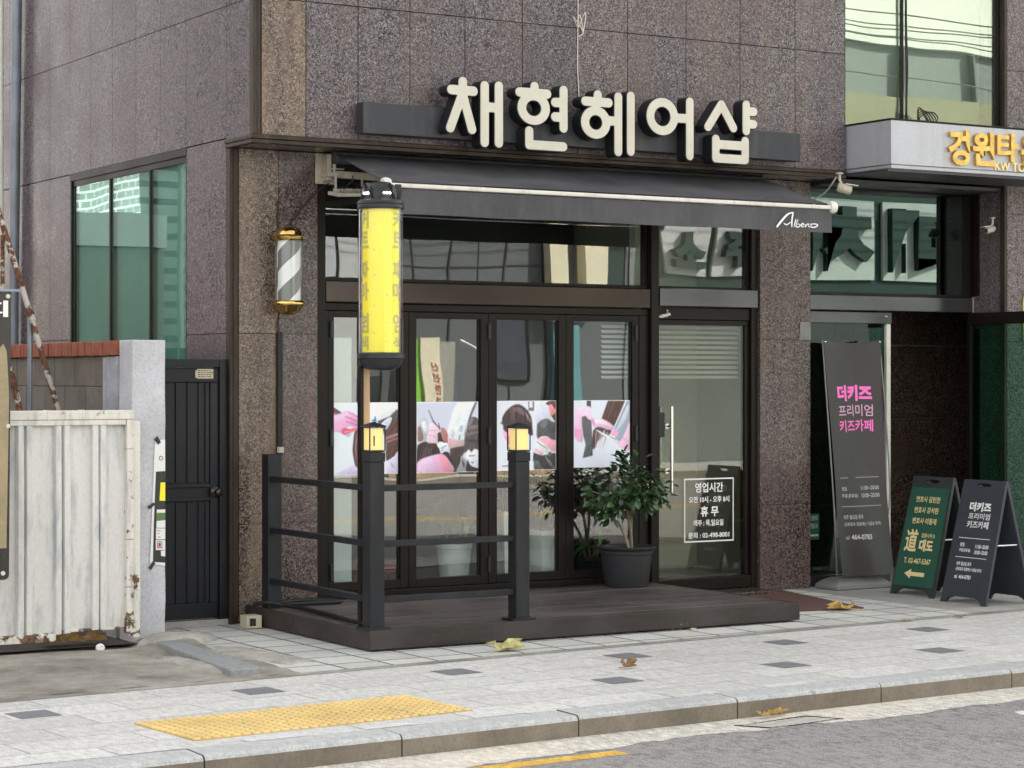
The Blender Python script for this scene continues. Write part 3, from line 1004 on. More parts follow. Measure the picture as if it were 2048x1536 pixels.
# overhang trim and soffit
lt = MB()
for z0, z1, p in ((3.128, 3.155, 0.022), (3.100, 3.126, 0.012)):
    lt.box(-0.012 - p * 0.5, 4.832, OV - p, OV + 0.05, z0, z1)
    lt.box(-0.012 - p * 0.5, 0.03, OV + 0.051, 0.045, z0, z1)
lt.build('overhang_trim', 'trim', bld, bevel=0.003)
so = MB()
for a, b in zip([0.03, 1.0, 1.95, 2.9, 3.85], [1.0, 1.95, 2.9, 3.85, 4.832]):
    so.box(a + 0.002, b - 0.002, OV + 0.052, 0.06, 3.104, 3.13)
so.build('overhang_soffit', 'granite_pillar', bld)

# side window, teal glass in three panes
wd = MB()
y0, y1, z0, z1 = 0.729, 3.034, 1.30, 3.167
wd.box(-0.002, 0.12, y0, y1, z1 - 0.052, z1)
wd.box(-0.001, 0.12, y1 - 0.03, y1, z0, z1 - 0.053)
wd.box(-0.001, 0.12, y0, y0 + 0.008, z0, z1 - 0.053)
wd.box(-0.001, 0.12, y0 + 0.009, y1 - 0.031, z0, z0 + 0.04)
wd.box(0.010, 0.12, y0 + 0.009, y1 - 0.031, z1 - 0.095, z1 - 0.053)
for y in (1.42, 2.205):
    wd.box(0.008, 0.06, y - 0.013, y + 0.013, z0 + 0.041, z1 - 0.096)
win = wd.build('side_window', 'bronze', bld)
for a, b in ((0.738, 1.406), (1.434, 2.191), (2.219, 3.003)):
    MB().box(0.020, 0.026, a, b, z0 + 0.04, z1 - 0.095).build('pane', 'glass_teal', win)
MB().box(0.065, 0.08, 0.74, 3.03, 1.35, 3.08).build('blind', 'teal_film', win)

# shopfront framing
sf = MB()
sf.box(0.633, 0.70, 0.022, 0.14, 0.09, 3.09)                       # left jamb
sf.box(0.702, 3.335, 0.05, 0.14, 2.058, 2.108)                     # head of the folding doors
sf.box(0.702, 0.735, 0.05, 0.14, 0.13, 2.057)
sf.box(3.255, 3.335, 0.05, 0.14, 0.13, 2.057)
sf.box(3.337, 3.405, 0.012, 0.15, 0.04, 3.09)                      # mullion
sf.box(4.262, 4.316, 0.03, 0.15, 0.0, 3.09)                        # right jamb
sf.box(0.702, 3.335, 0.04, 0.16, 0.125, 0.165)                     # sill track
sf.box(0.702, 3.335, 0.06, 0.12, 3.02, 3.09)
sf.box(3.407, 4.26, 0.06, 0.12, 3.02, 3.09)
sf.box(3.407, 4.26, 0.05, 0.14, 2.035, 2.125)                      # door header
sf.build('shopfront_frame', 'bronze', bld, bevel=0.004)
bt = MB()
bt.box(0.702, 3.335, 0.02, 0.15, 2.112, 2.255)
bt.build('transom_beam', 'bronze_gloss', bld, bevel=0.006)
bt = MB()
bt.box(3.407, 4.300, 0.0, 0.15, 2.130, 2.262)
bt.build('transom_beam', 'steel_gloss', bld, bevel=0.005)
for a, b in ((0.702, 3.335), (3.407, 4.26)):
    fr_ = MB().box(a, b, 0.065, 0.125, 2.258, 2.28).box(a, a + 0.02, 0.065, 0.125, 2.282, 3.018).box(b - 0.02, b, 0.065, 0.125, 2.282, 3.018).build('transom_window', 'bronze', bld)
    MB().box(a + 0.021, b - 0.021, 0.09, 0.096, 2.281, 3.017).build('pane', 'glass', fr_)

# four folding glass doors
leaves = [(0.737, 1.348, 0.775, 1.285), (1.351, 1.982, 1.405, 1.92), (1.985, 2.624, 2.048, 2.563), (2.627, 3.253, 2.688, 3.196)]
for i, (a, b, g0, g1) in enumerate(leaves):
    zb, zt = 0.168, 2.055
    gb, gt = 0.228, 2.012
    f = MB()
    f.box(a, g0, 0.055, 0.11, zb, zt)
    f.box(g1, b, 0.055, 0.11, zb, zt)
    f.box(g0, g1, 0.055, 0.11, zb, gb)
    f.box(g0, g1, 0.055, 0.11, gt, zt)
    for x in (g0, g1 - 0.012):
        f.box(x, x + 0.012, 0.068, 0.1, gb, gt)
    fd = f.build('folding_door', 'bronze', bld, bevel=0.003)
    MB().box(g0 + 0.011, g1 - 0.011, 0.080, 0.086, gb, gt).build('pane', 'glass', fd)
    hx = [0.756, 1.349, 1.984, 3.226][i]
    if i != 1:
        for z in (0.30, 1.20, 1.93):
            hh = MB().tube([(hx, 0.045, z - 0.055), (hx, 0.045, z + 0.055)], 0.011, 10)
            hh.box(hx - 0.012, hx + 0.012, 0.045, 0.056, z - 0.05, z + 0.05)
            hh.build('hinge', 'black_plastic', fd, smooth=True)

# the glass door of the shop
f = MB()
f.box(3.407, 4.255, 0.03, 0.12, 0.035, 0.12)
f.box(3.407, 4.255, 0.06, 0.12, 1.995, 2.033)
f.box(4.222, 4.255, 0.06, 0.12, 0.122, 1.993)
gd = f.build('glass_door', 'bronze', bld, bevel=0.004)
MB().box(3.412, 4.22, 0.076, 0.086, 0.122, 1.994).build('pane', 'glass_door', gd)
MB().box(3.406, 3.4115, 0.07, 0.09, 0.122, 1.994).build('glass_edge', 'white_metal', gd)
h = MB()
for y, s_ in ((-0.005, 1), (0.145, 1)):
    h.tube([(3.505, y, 0.765), (3.505, y, 1.395)], 0.0135, 14)
for z in (0.92, 1.25):
    h.tube([(3.505, -0.005, z), (3.505, 0.145, z)], 0.009, 10)
    h.tube([(3.505, 0.055, z), (3.505, 0.075, z)], 0.02, 12)
h.build('pull_handle', 'steel', gd, smooth=True)
MB().box(3.413, 3.468, 0.028, 0.12, 1.170, 1.352).build('lock_case', 'black_plastic', gd, bevel=0.008)
sd = MB()
FD = Frame((0, 0.0735, 0))
for u0, u1, v0, v1 in ((3.672, 4.127, 0.848, 0.858), (3.672, 4.127, 0.384, 0.394), (3.672, 3.681, 0.394, 0.848), (4.118, 4.127, 0.394, 0.848)):
    sd.quad(FD(u0, v0), FD(u1, v0), FD(u1, v1), FD(u0, v1))
text(sd, '영업시간', FD, 3.770, 4.028, 0.752, 0.826, bold=0.022)
text(sd, '오전 10시 - 오후 8시', FD, 3.715, 4.085, 0.676, 0.724, bold=0.025)
text(sd, '휴 무', FD, 3.820, 3.985, 0.572, 0.650, bold=0.03)
text(sd, '매주 : 목,일요일', FD, 3.757, 4.030, 0.500, 0.550, bold=0.025)
text(sd, '문의 : 02-498-8001', FD, 3.708, 4.085, 0.412, 0.458, bold=0.025)
sd.build('opening_hours', 'white_print', gd)
lt_ = MB().box(3.42, 3.455, 0.03, 0.05, 2.045, 2.062).lathe([(0.0, 0), (0.02, 0.006), (0.016, 0.022), (0, 0.028)], (3.50, 0.035, 2.058), 10).tube([(3.44, 0.034, 2.058), (3.49, 0.03, 2.064)], 0.012, 8)
lt_.lathe([(0.0, 0), (0.009, 0.006), (0.0, 0.018)], (3.49, 0.03, 2.09), 8)
lt_.build('door_stop', 'white_metal', bld, smooth=True)

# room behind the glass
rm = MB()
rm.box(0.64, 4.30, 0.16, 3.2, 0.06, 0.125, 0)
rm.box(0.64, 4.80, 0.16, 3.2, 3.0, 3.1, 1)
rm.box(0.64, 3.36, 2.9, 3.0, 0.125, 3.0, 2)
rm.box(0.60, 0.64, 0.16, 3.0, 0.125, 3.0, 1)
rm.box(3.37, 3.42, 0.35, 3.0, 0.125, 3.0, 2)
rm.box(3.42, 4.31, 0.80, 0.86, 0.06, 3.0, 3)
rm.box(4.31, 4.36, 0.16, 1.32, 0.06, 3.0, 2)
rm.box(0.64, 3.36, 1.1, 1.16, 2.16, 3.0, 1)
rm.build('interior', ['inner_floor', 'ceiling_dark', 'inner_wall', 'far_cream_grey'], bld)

# entrance bay: upper window, canopy, transom, sliding door, recess, opened door
uf = MB()
uf.box(4.836, 4.86, -0.34, -0.22, 3.50, 7.3)
uf.box(5.436, 5.456, -0.313, -0.285, 3.50, 7.3)
uf.box(6.405, 6.44, -0.325, -0.22, 3.50, 7.3)
uf.box(4.86, 6.404, -0.33, -0.24, 6.4, 6.5)
uw = uf.build('upper_window', 'bronze', bld)
MB().box(4.861, 5.435, -0.302, -0.296, 3.50, 6.39).build('pane', 'glass_upper', uw)
MB().box(5.457, 6.404, -0.302, -0.296, 3.50, 6.39).build('pane', 'glass_upper', uw)
MB().box(4.86, 6.385, -0.15, -0.13, 3.50, 6.5).build('blind', 'green_film', uw)
cn = MB()
cn.box(4.858, XE, -0.862, -0.30, 3.170, 3.492)
cn.box(4.852, XE, -0.868, -0.30, 3.494, 3.506, 1)
cn.box(4.868, XE, -0.852, -0.30, 3.140, 3.168, 0)
can = cn.build('canopy', ['canopy_panel', 'bronze'], bld, bevel=0.004)
sfm = MB()
yy = -0.845
while yy < 0.05:
    sfm.box(4.84, 8.4, yy, yy + 0.082, 3.118 if yy < -0.35 else 3.075, 3.138 if yy < -0.35 else 3.10)
    yy += 0.086
sfm.build('slatted_soffit', 'soffit', can)
gl_ = MB()
FC = Frame((0, -0.862, 0))
text(gl_, '경', FC, 5.392, 5.600, 3.188, 3.452, d=0.03, bold=0.034, thick=0.028)
text(gl_, '원', FC, 5.628, 5.848, 3.196, 3.452, d=0.03, bold=0.034, thick=0.028)
text(gl_, '타', FC, 5.876, 6.092, 3.240, 3.455, d=0.03, bold=0.034, thick=0.028)
text(gl_, '운', FC, 6.120, 6.340, 3.205, 3.455, d=0.03, bold=0.034, thick=0.028)
gl_.build('gold_lettering', 'gold', can)
gl_ = MB()
text(gl_, 'KW TOWN', FC, 5.868, 6.34, 3.172, 3.236, d=0.014, bold=0.012, thick=0.012)
gl_.build('small_lettering', 'gold_print', can)

et = MB()
et.box(4.803, 6.44, 0.014, 0.18, 2.245, 2.265)
et.box(6.375, 6.44, 0.006, 0.18, 2.266, 3.072)
et.box(4.803, 6.374, 0.014, 0.18, 3.06, 3.072)
ew = et.build('entrance_transom', 'bronze', bld)
MB().box(4.804, 6.374, 0.022, 0.028, 2.266, 3.058).build('pane', 'glass_green', ew)
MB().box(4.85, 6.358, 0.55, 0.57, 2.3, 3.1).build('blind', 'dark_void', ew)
eb = MB()
eb.box(4.803, 6.46, 0.002, 0.2, 2.128, 2.242)
eb.build('entrance_beam', 'steel_gloss', bld, bevel=0.004)
MB().box(6.462, 6.4655, 0.0, 0.2, 2.13, 2.245).build('beam_end_plate', 'white_metal', bld)
ed = MB()
ed.box(4.803, 5.665, 0.062, 0.16, 2.030, 2.118)
sd_ = ed.build('sliding_door', 'steel_gloss', bld, bevel=0.003)
MB().box(4.803, 5.665, 0.08, 0.15, 0.0, 0.085).build('bottom_rail', 'steel_gloss', sd_, bevel=0.003)
MB().box(4.804, 5.618, 0.10, 0.11, 0.087, 2.028).build('pane', 'glass_slide', sd_)
MB().box(5.622, 5.664, 0.075, 0.14, 0.087, 2.029).build('door_edge', 'white_metal', sd_, bevel=0.003)
MB().lathe([(0, 0), (0.013, 0), (0.011, 0.01), (0, 0.012)], (0, 0, 0), 14).build('sensor_button', 'white_metal', sd_).location = (5.60, 0.058, 2.082)
st = MB()
FS = Frame((0, 0.098, 0))
st.quad(FS(4.81, 0.36), FS(4.965, 0.36), FS(4.965, 0.56), FS(4.81, 0.56), 0)
st.quad(FS(4.82, 0.385, 0.001), FS(4.955, 0.385, 0.001), FS(4.955, 0.40, 0.001), FS(4.82, 0.40, 0.001), 1)
text(st, '표시가 없어도', FS, 4.825, 4.95, 0.505, 0.545, bold=0.02, m=1)
text(st, '항상 금연입니다', FS, 4.825, 4.95, 0.445, 0.485, bold=0.02, m=1)
st.build('glass_sticker', ['board_green', 'grey_white'], sd_)
# recess behind the opening: dark granite with pale joints
rc = MB()
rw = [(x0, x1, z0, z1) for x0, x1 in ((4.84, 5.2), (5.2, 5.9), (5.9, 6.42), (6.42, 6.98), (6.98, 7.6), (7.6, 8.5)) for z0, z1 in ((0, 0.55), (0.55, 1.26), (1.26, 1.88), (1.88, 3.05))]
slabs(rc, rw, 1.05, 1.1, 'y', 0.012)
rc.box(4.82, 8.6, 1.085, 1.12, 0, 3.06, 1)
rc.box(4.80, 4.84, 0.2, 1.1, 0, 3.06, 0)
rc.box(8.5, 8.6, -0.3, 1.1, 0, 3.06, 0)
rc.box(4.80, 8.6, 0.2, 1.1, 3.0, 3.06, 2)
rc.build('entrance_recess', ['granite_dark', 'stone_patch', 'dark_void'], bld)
rj = MB()
slabs(rj, [(6.475, 8.6, z0, z1) for z0, z1 in zip([0, 0.648, 1.89, 2.9], [0.648, 1.89, 2.9, 4.03])] + [(6.475, 8.6, 4.03, 7.3)], OV, OV + 0.2, 'y', 0.0035)
rj.box(6.476, 8.6, OV + 0.201, 0.03, 0, 7.3)
rj.build('right_wall', 'granite_front', bld)
rt = MB()
rt.box(6.445, 6.472, OV - 0.003, OV + 0.05, 0, 7.3)
rt.box(6.466, 6.486, -0.06, 0.05, 2.26, 7.3, 1)
rt.box(6.466, 6.486, -0.06, 0.05, 0, 2.0, 1)
rt.build('corner_trim', ['trim', 'bronze'], bld, bevel=0.003)
pl = MB()
ar = [(0.0, 0.0), (0.3, 0.0), (0.3, 0.14)] + [(0.15 + 0.15 * math.cos(t_), 0.14 + 0.15 * math.sin(t_)) for t_ in np.linspace(0.2, PI - 0.2, 12)] + [(0.0, 0.14)]
pl.prism(ar, lambda u, v, d: (6.635 + u, OV - 0.004 - d, 2.06 + v), 0, 0.012)
pl.prism([(0, 0), (0.3, 0), (0.3, 0.14), (0, 0.14)], lambda u, v, d: (6.635 + u, OV - 0.004 - d, 1.90 + v), 0, 0.012, 1)
pl.build('wall_plate', ['gold_print', 'leaf_pale'], bld, bevel=0.002)
# opened glass leaf standing out from the wall
og = MB()
og.box(6.425, 6.463, -1.05, 0.028, 2.03, 2.125)
og.box(6.425, 6.463, -1.05, 0.028, 0.012, 0.10)
og.box(6.425, 6.463, -0.01, 0.028, 0.101, 2.029)
ogd = og.build('open_door', 'bronze', bld, bevel=0.003)
MB().box(6.439, 6.449, -1.048, -0.011, 0.101, 2.029).build('pane', 'glass_leaf', ogd)

# ------------------------------------------------------------------ raised deck
dkb = thing('deck', 'low dark timber deck standing in front of the folding shop doors', 'deck', (1.7, -0.9, 0))
b = MB()
yy = -1.745
while yy < -0.03:
    y2 = min(yy + 0.118, -0.012)
    if y2 < -0.02 or True:
        xe = 3.262
        b.box(0.135, xe, yy + 0.004, y2 - 0.004, 0.098, 0.123 + random.uniform(-.0012, .0012))
    yy += 0.12
b.build('boards', 'deck', dkb, bevel=0.003)
fa = MB()
fa.box(0.105, 3.285, -1.775, -1.748, 0.012, 0.126)
fa.box(0.105, 0.132, -1.747, -0.008, 0.012, 0.126)
fa.box(3.265, 3.29, -1.747, -1.2, 0.012, 0.088)
fa.box(3.265, 3.285, -1.747, -0.02, 0.09, 0.124)
fa.build('fascia', 'fascia', dkb, bevel=0.004)
jo = MB()
for x in np.linspace(0.2, 3.2, 8):
    jo.box(x - 0.02, x + 0.02, -1.74, -0.03, 0.0, 0.096)
jo.build('joists', 'fascia', dkb)
sh = MB()
sh.box(3.30, 4.25, -0.30, -0.006, 0.0, 0.035)
tag(sh.build('door_step', 'granite_dark', bevel=0.006), 'low stone step under the glass shop door', 'step')
fc = [on_z(*p) for p in ((1430, 1184), (1560, 1182), (1728, 1218), (1590, 1224))]
mt = MB()
mt.ring_loft([[(x, y, z) for x, y in fc] for z in (0.004, 0.013)])
tag(mt.build('door_mat', 'mat', bevel=0.003), 'reddish brown door mat on the tiles beside the end of the deck', 'mat')

# ------------------------------------------------------------------ railing and lanterns
ra = thing('railing', 'charcoal metal railing of three posts and three rails round the deck corner', 'railing', (0.17, -1.69, 0.125))
posts = [(0.175, -0.265, 1.114), (0.172, -1.69, 1.165), (1.172, -1.69, 1.150)]
for i, (x, y, zt) in enumerate(posts):
    p = MB().box(x - 0.048, x + 0.048, y - 0.05, y + 0.05, 0.125, zt - (0.0 if i == 0 else 0.056))
    pst = p.build('post', 'rail', ra, bevel=0.004)
    if i:
        MB().box(x - 0.052, x + 0.052, y - 0.054, y + 0.054, zt - 0.055, zt).build('cap', 'rail', pst, bevel=0.004)
        MB().box(x - 0.082, x + 0.082, y - 0.07, y + 0.07, 0.1235, 0.138).build('base_plate', 'rail', pst, bevel=0.003)
for z in (0.955, 0.627, 0.300):
    MB().box(0.142, 0.182, -1.64, -0.316, z - 0.018, z + 0.018).build('rail', 'rail', ra, bevel=0.003)
    MB().box(0.221, 1.123, -1.712, -1.672, z - 0.02, z + 0.016).build('rail', 'rail', ra, bevel=0.003)
ty = MB()
for x, y, z in ((0.162, -1.60, 0.952), (0.162, -1.61, 0.297)):
    ty.tube([(x + 0.026 * math.cos(t_), y, z + 0.026 * math.sin(t_)) for t_ in np.linspace(0, 2 * PI, 13)], 0.003, 6)
ty.build('cable_tie', 'black_plastic', ra)


def lantern(x, y, z, label):
    t_ = thing('post_lantern', label, 'lantern', (x, y, z), 'lanterns on the railing posts')
    h = 0.145
    c = MB()
    c.box(x - 0.05, x + 0.05, y - 0.05, y + 0.05, z + 0.001, z + 0.012)
    for i in (-1, 1):
        for j in (-1, 1):
            c.box(x + i * 0.05 - 0.003, x + i * 0.05 + 0.003, y + j * 0.05 - 0.003, y + j * 0.05 + 0.003, z + 0.012, z + h)
    c.box(x - 0.053, x + 0.053, y - 0.053, y + 0.053, z + h, z + h + 0.006)
    c.build('frame', 'rail', t_)
    r = MB()
    r.ring_loft([[(x - s_, y - s_, zz), (x + s_, y - s_, zz), (x + s_, y + s_, zz), (x - s_, y + s_, zz)] for s_, zz in ((0.06, z + h + 0.006), (0.058, z + h + 0.010), (0.004, z + h + 0.034))])
    r.build('roof', 'rail', t_)
    MB().box(x - 0.042, x + 0.042, y - 0.042, y + 0.042, z + 0.013, z + h - 0.004).build('shade', 'lantern_glow', t_, bevel=0.003)
    return t_


l1 = lantern(0.172, -1.69, 1.166, 'square post lantern with yellow panes on the deck corner post below the yellow sign')
l2 = lantern(1.172, -1.69, 1.151, 'square post lantern with yellow panes on the free railing post before the barber posters')
MB().box(0.150, 0.158, -1.734, -1.7325, 1.205, 1.265).build('crack', 'rail', l1)

# ------------------------------------------------------------------ shop sign: band and five round-stroked letters
sg = thing('shop_sign', 'dark sign band carrying five large cream Korean letters above the awning', 'shop sign', (2.5, -0.45, 3.29))
b = MB()
b.box(0.713, 4.302, -0.505, -0.405, 3.190, 3.393)
for x in (1.0, 2.0, 3.0, 4.0):
    b.box(x - 0.03, x + 0.03, -0.404, OV - 0.001, 3.25, 3.33)
b.build('backing_band', 'sign_band', sg, bevel=0.004)
A6 = lambda x, y: on_y(870 + x * 0.16602, 140 + y * 0.16602, -0.615)
A7 = lambda x, y: on_y(1200 + x * 0.16602, 160 + y * 0.16602, -0.615)


def st(fn, *pts):
    P = [fn(*p) for p in pts]
    for i in range(1, len(P)):                       # square up nearly level and nearly plumb strokes
        (ax, az), (bx, bz) = P[i - 1], P[i]
        if abs(bz - az) < 0.035 and abs(bx - ax) > 0.04:
            m_ = (az + bz) / 2 if i == 1 else az
            P[i] = (bx, m_)
            if i == 1:
                P[0] = (ax, m_)
        elif abs(bx - ax) < 0.03 and abs(bz - az) > 0.04:
            m_ = (ax + bx) / 2 if i == 1 else ax
            P[i] = (m_, bz)
            if i == 1:
                P[0] = (m_, az)
    return P


def rg(fn, cx, cy, rx, ry):
    x0, z0 = fn(cx, cy)
    x1, _ = fn(cx + rx, cy)
    _, z1 = fn(cx, cy - ry)
    return (x0, z0, abs(x1 - x0), abs(z1 - z0))


letters = [
    ([st(A6, (335, 138), (335, 250)), st(A6, (198, 238), (465, 252)), [A6(332, 285), A6(185, 695)], [A6(332, 285), A6(447, 715)],
      st(A6, (610, 190), (588, 870)), st(A6, (780, 195), (760, 878)), st(A6, (600, 450), (770, 452))], []),
    ([st(A6, (1200, 198), (1200, 280)), st(A6, (1018, 268), (1352, 286)), st(A6, (1553, 245), (1546, 700)), st(A6, (1447, 392), (1545, 394)),
      st(A6, (1447, 566), (1545, 570)), [(A6(1136, 735)[0], A6(1136, 735)[1]), (A6(1136, 735)[0], A6(1340, 912)[1]), (A6(1545, 930)[0], A6(1340, 912)[1])]], [rg(A6, 1190, 460, 142, 148)]),
    ([st(A6, (1961, 298), (1961, 365)), [A6(1810, 374), (A7(105, 275)[0], A6(1810, 374)[1])], st(A7, (232, 205), (210, 862)), st(A7, (385, 195), (358, 858)), st(A7, (108, 494), (220, 496))],
     [rg(A6, 1937, 632, 127, 142)]),
    ([st(A7, (1095, 265), (1070, 912)), st(A7, (915, 462), (1080, 464))], [rg(A7, 752, 440, 143, 171)]),
    ([[A7(1462, 296), A7(1303, 562)], [A7(1462, 296), A7(1608, 578)], st(A7, (1768, 300), (1757, 612)), st(A7, (1764, 378), (1852, 380)), st(A7, (1764, 530), (1850, 532)),
      [(A7(1396, 705)[0], A7(1396, 712)[1]), (A7(1396, 705)[0], A7(1560, 950)[1]), (A7(1750, 730)[0], A7(1560, 950)[1]), (A7(1750, 730)[0], A7(1752, 738)[1])],
      [(A7(1396, 780)[0], A7(1570, 785)[1]), (A7(1750, 790)[0], A7(1570, 785)[1])]], []),
]
for strokes, rings in letters:
    lo = MB()
    fill_outline(lo, sdf_outline(strokes, rings, 0.0315, 0.005), lambda u, v, d: (u, d, v), -0.610, -0.507)
    L = lo.build('letter', 'sign_side', sg, smooth=True, angle=35)
    lf = MB()
    fill_outline(lf, sdf_outline(strokes, rings, 0.0315, -0.0005), lambda u, v, d: (u, d, v), -0.6165, -0.6102)
    lf.build('letter_face', 'sign_face', L, smooth=True, angle=35)
# wire down the wall to the sign
wm = MB()
wx = on_y(1156, 40, OV - 0.01)[0]
wm.tube(smooth_path([(wx, OV - 0.008, 6.5), (wx + 0.004, OV - 0.008, 5), (wx, OV - 0.008, 4.03), (wx - 0.002, OV - 0.008, 3.75), (wx + 0.012, OV - 0.01, 3.50), (wx + 0.01, -0.39, 3.40), (wx + 0.012, -0.41, 3.392)]), 0.003, 6)
for k in range(3):
    wm.tube(smooth_path([(wx, OV - 0.01, 4.03), (wx + 0.05 * (k - 1), OV - 0.03, 4.10 + 0.02 * k), (wx + 0.03, OV - 0.03, 4.0), (wx, OV - 0.012, 3.97)]), 0.0028, 6)
tag(wm.build('sign_wire', 'cable_white', smooth=True), 'thin pale wire hanging down the granite wall to the letter sign', 'wire')

# ------------------------------------------------------------------ awning
aw = thing('awning', 'dark grey fabric awning with a white front bar over the shopfront', 'awning', (2.4, -0.5, 2.95))
XA0, XA1 = 0.632, 4.215
fb = MB()
nu, nv = 40, 10
for side in (0, 1):
    P = []
    for j in range(nv + 1):
        v = j / nv
        for i in range(nu + 1):
            u = i / nu
            x = 0.700 + (4.235 - 0.700) * u + (XA0 + 0.012 - 0.700) * v * (1 - u) + (XA1 - 0.012 - 4.235) * v * u
            sag = 0.018 * math.sin(PI * v) * (0.55 + 0.45 * math.sin(PI * u)) + 0.004 * math.sin(u * 23 + v * 3) * v * (1 - v) * 2
            P.append((x, -0.145 - 0.815 * v, 3.085 - 0.245 * v - sag - 0.003 * side))
    fb.add(P, [(j * (nu + 1) + i, j * (nu + 1) + i + 1, (j + 1) * (nu + 1) + i + 1, (j + 1) * (nu + 1) + i) for j in range(nv) for i in range(nu)])
fb.build('canopy_fabric', 'awning', aw, smooth=True)
vb = MB()
P, Q = [], []
for i in range(81):
    u = i / 80
    x = XA0 + 0.012 + (XA1 - XA0 - 0.024) * u
    wv = 0.006 * math.sin(u * 31) + 0.004 * math.sin(u * 57 + 1)
    P.append((x, -0.978, 2.795))
    Q.append((x + 0.006 * (u > 0.99), -0.978 + wv, 2.636 + 0.002 * math.sin(u * 19)))
for s_ in (0, 0.003):
    vb.add([(a, y + s_, z) for a, y, z in P + Q], [(i, i + 1, 82 + i, 81 + i) for i in range(80)])
val = vb.build('valance', 'awning', aw, smooth=True)
tx = MB()
FV = Frame((0, -0.988, 0))
LG = lambda x, y: on_y(1200 + x * 0.34180, 100 + y * 0.34180, -0.988)


def brush(mb, pts, w0, w1, fn=LG, d=0.0, m=0):
    P = smooth_path([(*p, 0) for p in pts], 5)
    W = [fn(p.x, p.y) for p in P]
    top, bot = [], []
    for i, (a, b_) in enumerate(W):
        dx = W[min(i + 1, len(W) - 1)][0] - W[max(i - 1, 0)][0]
        dz = W[min(i + 1, len(W) - 1)][1] - W[max(i - 1, 0)][1]
        l_ = math.hypot(dx, dz) or 1
        k = i / (len(W) - 1)
        hw = (w0 * (1 - k) + w1 * k) * (0.6 + 0.8 * math.sin(PI * min(1, k * 1.1)) * 0.5)
        top.append((a - dz / l_ * hw, -0.988 + d, b_ + dx / l_ * hw))
        bot.append((a + dz / l_ * hw, -0.988 + d, b_ - dx / l_ * hw))
    n_ = len(W)
    mb.add(top + bot, [(i, i + 1, n_ + i + 1, n_ + i) for i in range(n_ - 1)], m)


for k, (pts, a, b_) in enumerate((
        ([(1034, 1036), (1062, 1000), (1098, 962), (1130, 950)], 0.010, 0.006),
        ([(1131, 950), (1124, 985), (1122, 1036)], 0.006, 0.007),
        ([(1074, 1012), (1092, 1022), (1124, 1002)], 0.004, 0.004),
        ([(1146, 988), (1140, 1010), (1134, 1036)], 0.004, 0.005),
        ([(1158, 992), (1150, 1012), (1146, 1034), (1162, 1034), (1170, 1022), (1152, 1018)], 0.004, 0.004),
        ([(1176, 1026), (1192, 1022), (1184, 1014), (1174, 1026), (1182, 1036), (1198, 1030)], 0.0035, 0.0035),
        ([(1202, 1018), (1200, 1036), (1208, 1022), (1218, 1018), (1220, 1036), (1228, 1030)], 0.0035, 0.0035),
        ([(1236, 1024), (1232, 1036), (1254, 1037), (1272, 1026), (1256, 1018), (1226, 1020)], 0.0035, 0.005))):
    brush(tx, pts, a, b_, d=-0.0006 * k)
tx.build('script_lettering', 'white_print', val)
MB().box(XA0 + 0.02, XA1 - 0.02, -0.995, -0.950, 2.801, 2.829).build('front_bar', 'white_metal', aw, bevel=0.008)
for x in (XA0, XA1):
    c = MB()
    c.lathe([(0, -0.03), (0.034, -0.026), (0.04, 0.0), (0.034, 0.026), (0, 0.03)], (0, 0, 0), 18)
    rot = Matrix.Translation((x, -0.972, 2.818)) @ Matrix.Rotation(PI / 2, 4, 'Y') @ Matrix.Scale(1.15, 4, (1, 0, 0))
    c.v = [tuple(rot @ Vector(p)) for p in c.v]
    c.build('end_cap', 'white_metal', aw, smooth=True)
ro = MB().tube([(0.69, -0.115, 3.062), (4.24, -0.115, 3.062)], 0.042, 20)
ro.build('roller', 'awning', aw, smooth=True)
tb = MB().box(0.70, 4.23, -0.085, -0.035, 2.975, 3.02)
tb.build('torsion_bar', 'black_plastic', aw)
for x, sgn in ((0.685, 1), (4.235, -1)):
    br = MB()
    br.box(x - 0.075, x + 0.075 if sgn > 0 else x + 0.05, -0.012, -0.0035, 2.895, 3.098)
    br.box(x - 0.03, x + 0.0, -0.10, -0.013, 2.915, 3.085)
    br.box(x - 0.04, x + 0.07, -0.13, -0.02, 2.935, 2.965)
    br.tube([(x + 0.02, -0.10, 2.955), (x + 0.02, -0.10, 3.04)], 0.012, 10)
    br.box(x + 0.0, x + 0.09, -0.11, -0.08, 2.985, 2.995)
    for i in range(3):
        for z in (2.91, 3.085):
            br.tube([(x - 0.06 + 0.045 * i, -0.02, z), (x - 0.06 + 0.045 * i, -0.011, z)], 0.007, 8)
    br.tube([(x + 0.045, -0.022, 2.915), (x + 0.045, -0.011, 2.915)], 0.018, 14)
    br.build('wall_bracket', 'cream_metal', aw, bevel=0.003)
    ar = MB()
    e = Vector((x + sgn * 0.95, -0.42, 2.905))
    ar.bar((x + 0.02, -0.09, 2.955), e, 0.032, 0.046)
    ar.bar(e, (x + sgn * 0.12, -0.95, 2.80), 0.028, 0.04)
    ar.lathe([(0, -0.03), (0.03, -0.03), (0.03, 0.03), (0, 0.03)], tuple(e), 14)
    ar.build('folding_arm', 'cream_metal', aw, bevel=0.003)

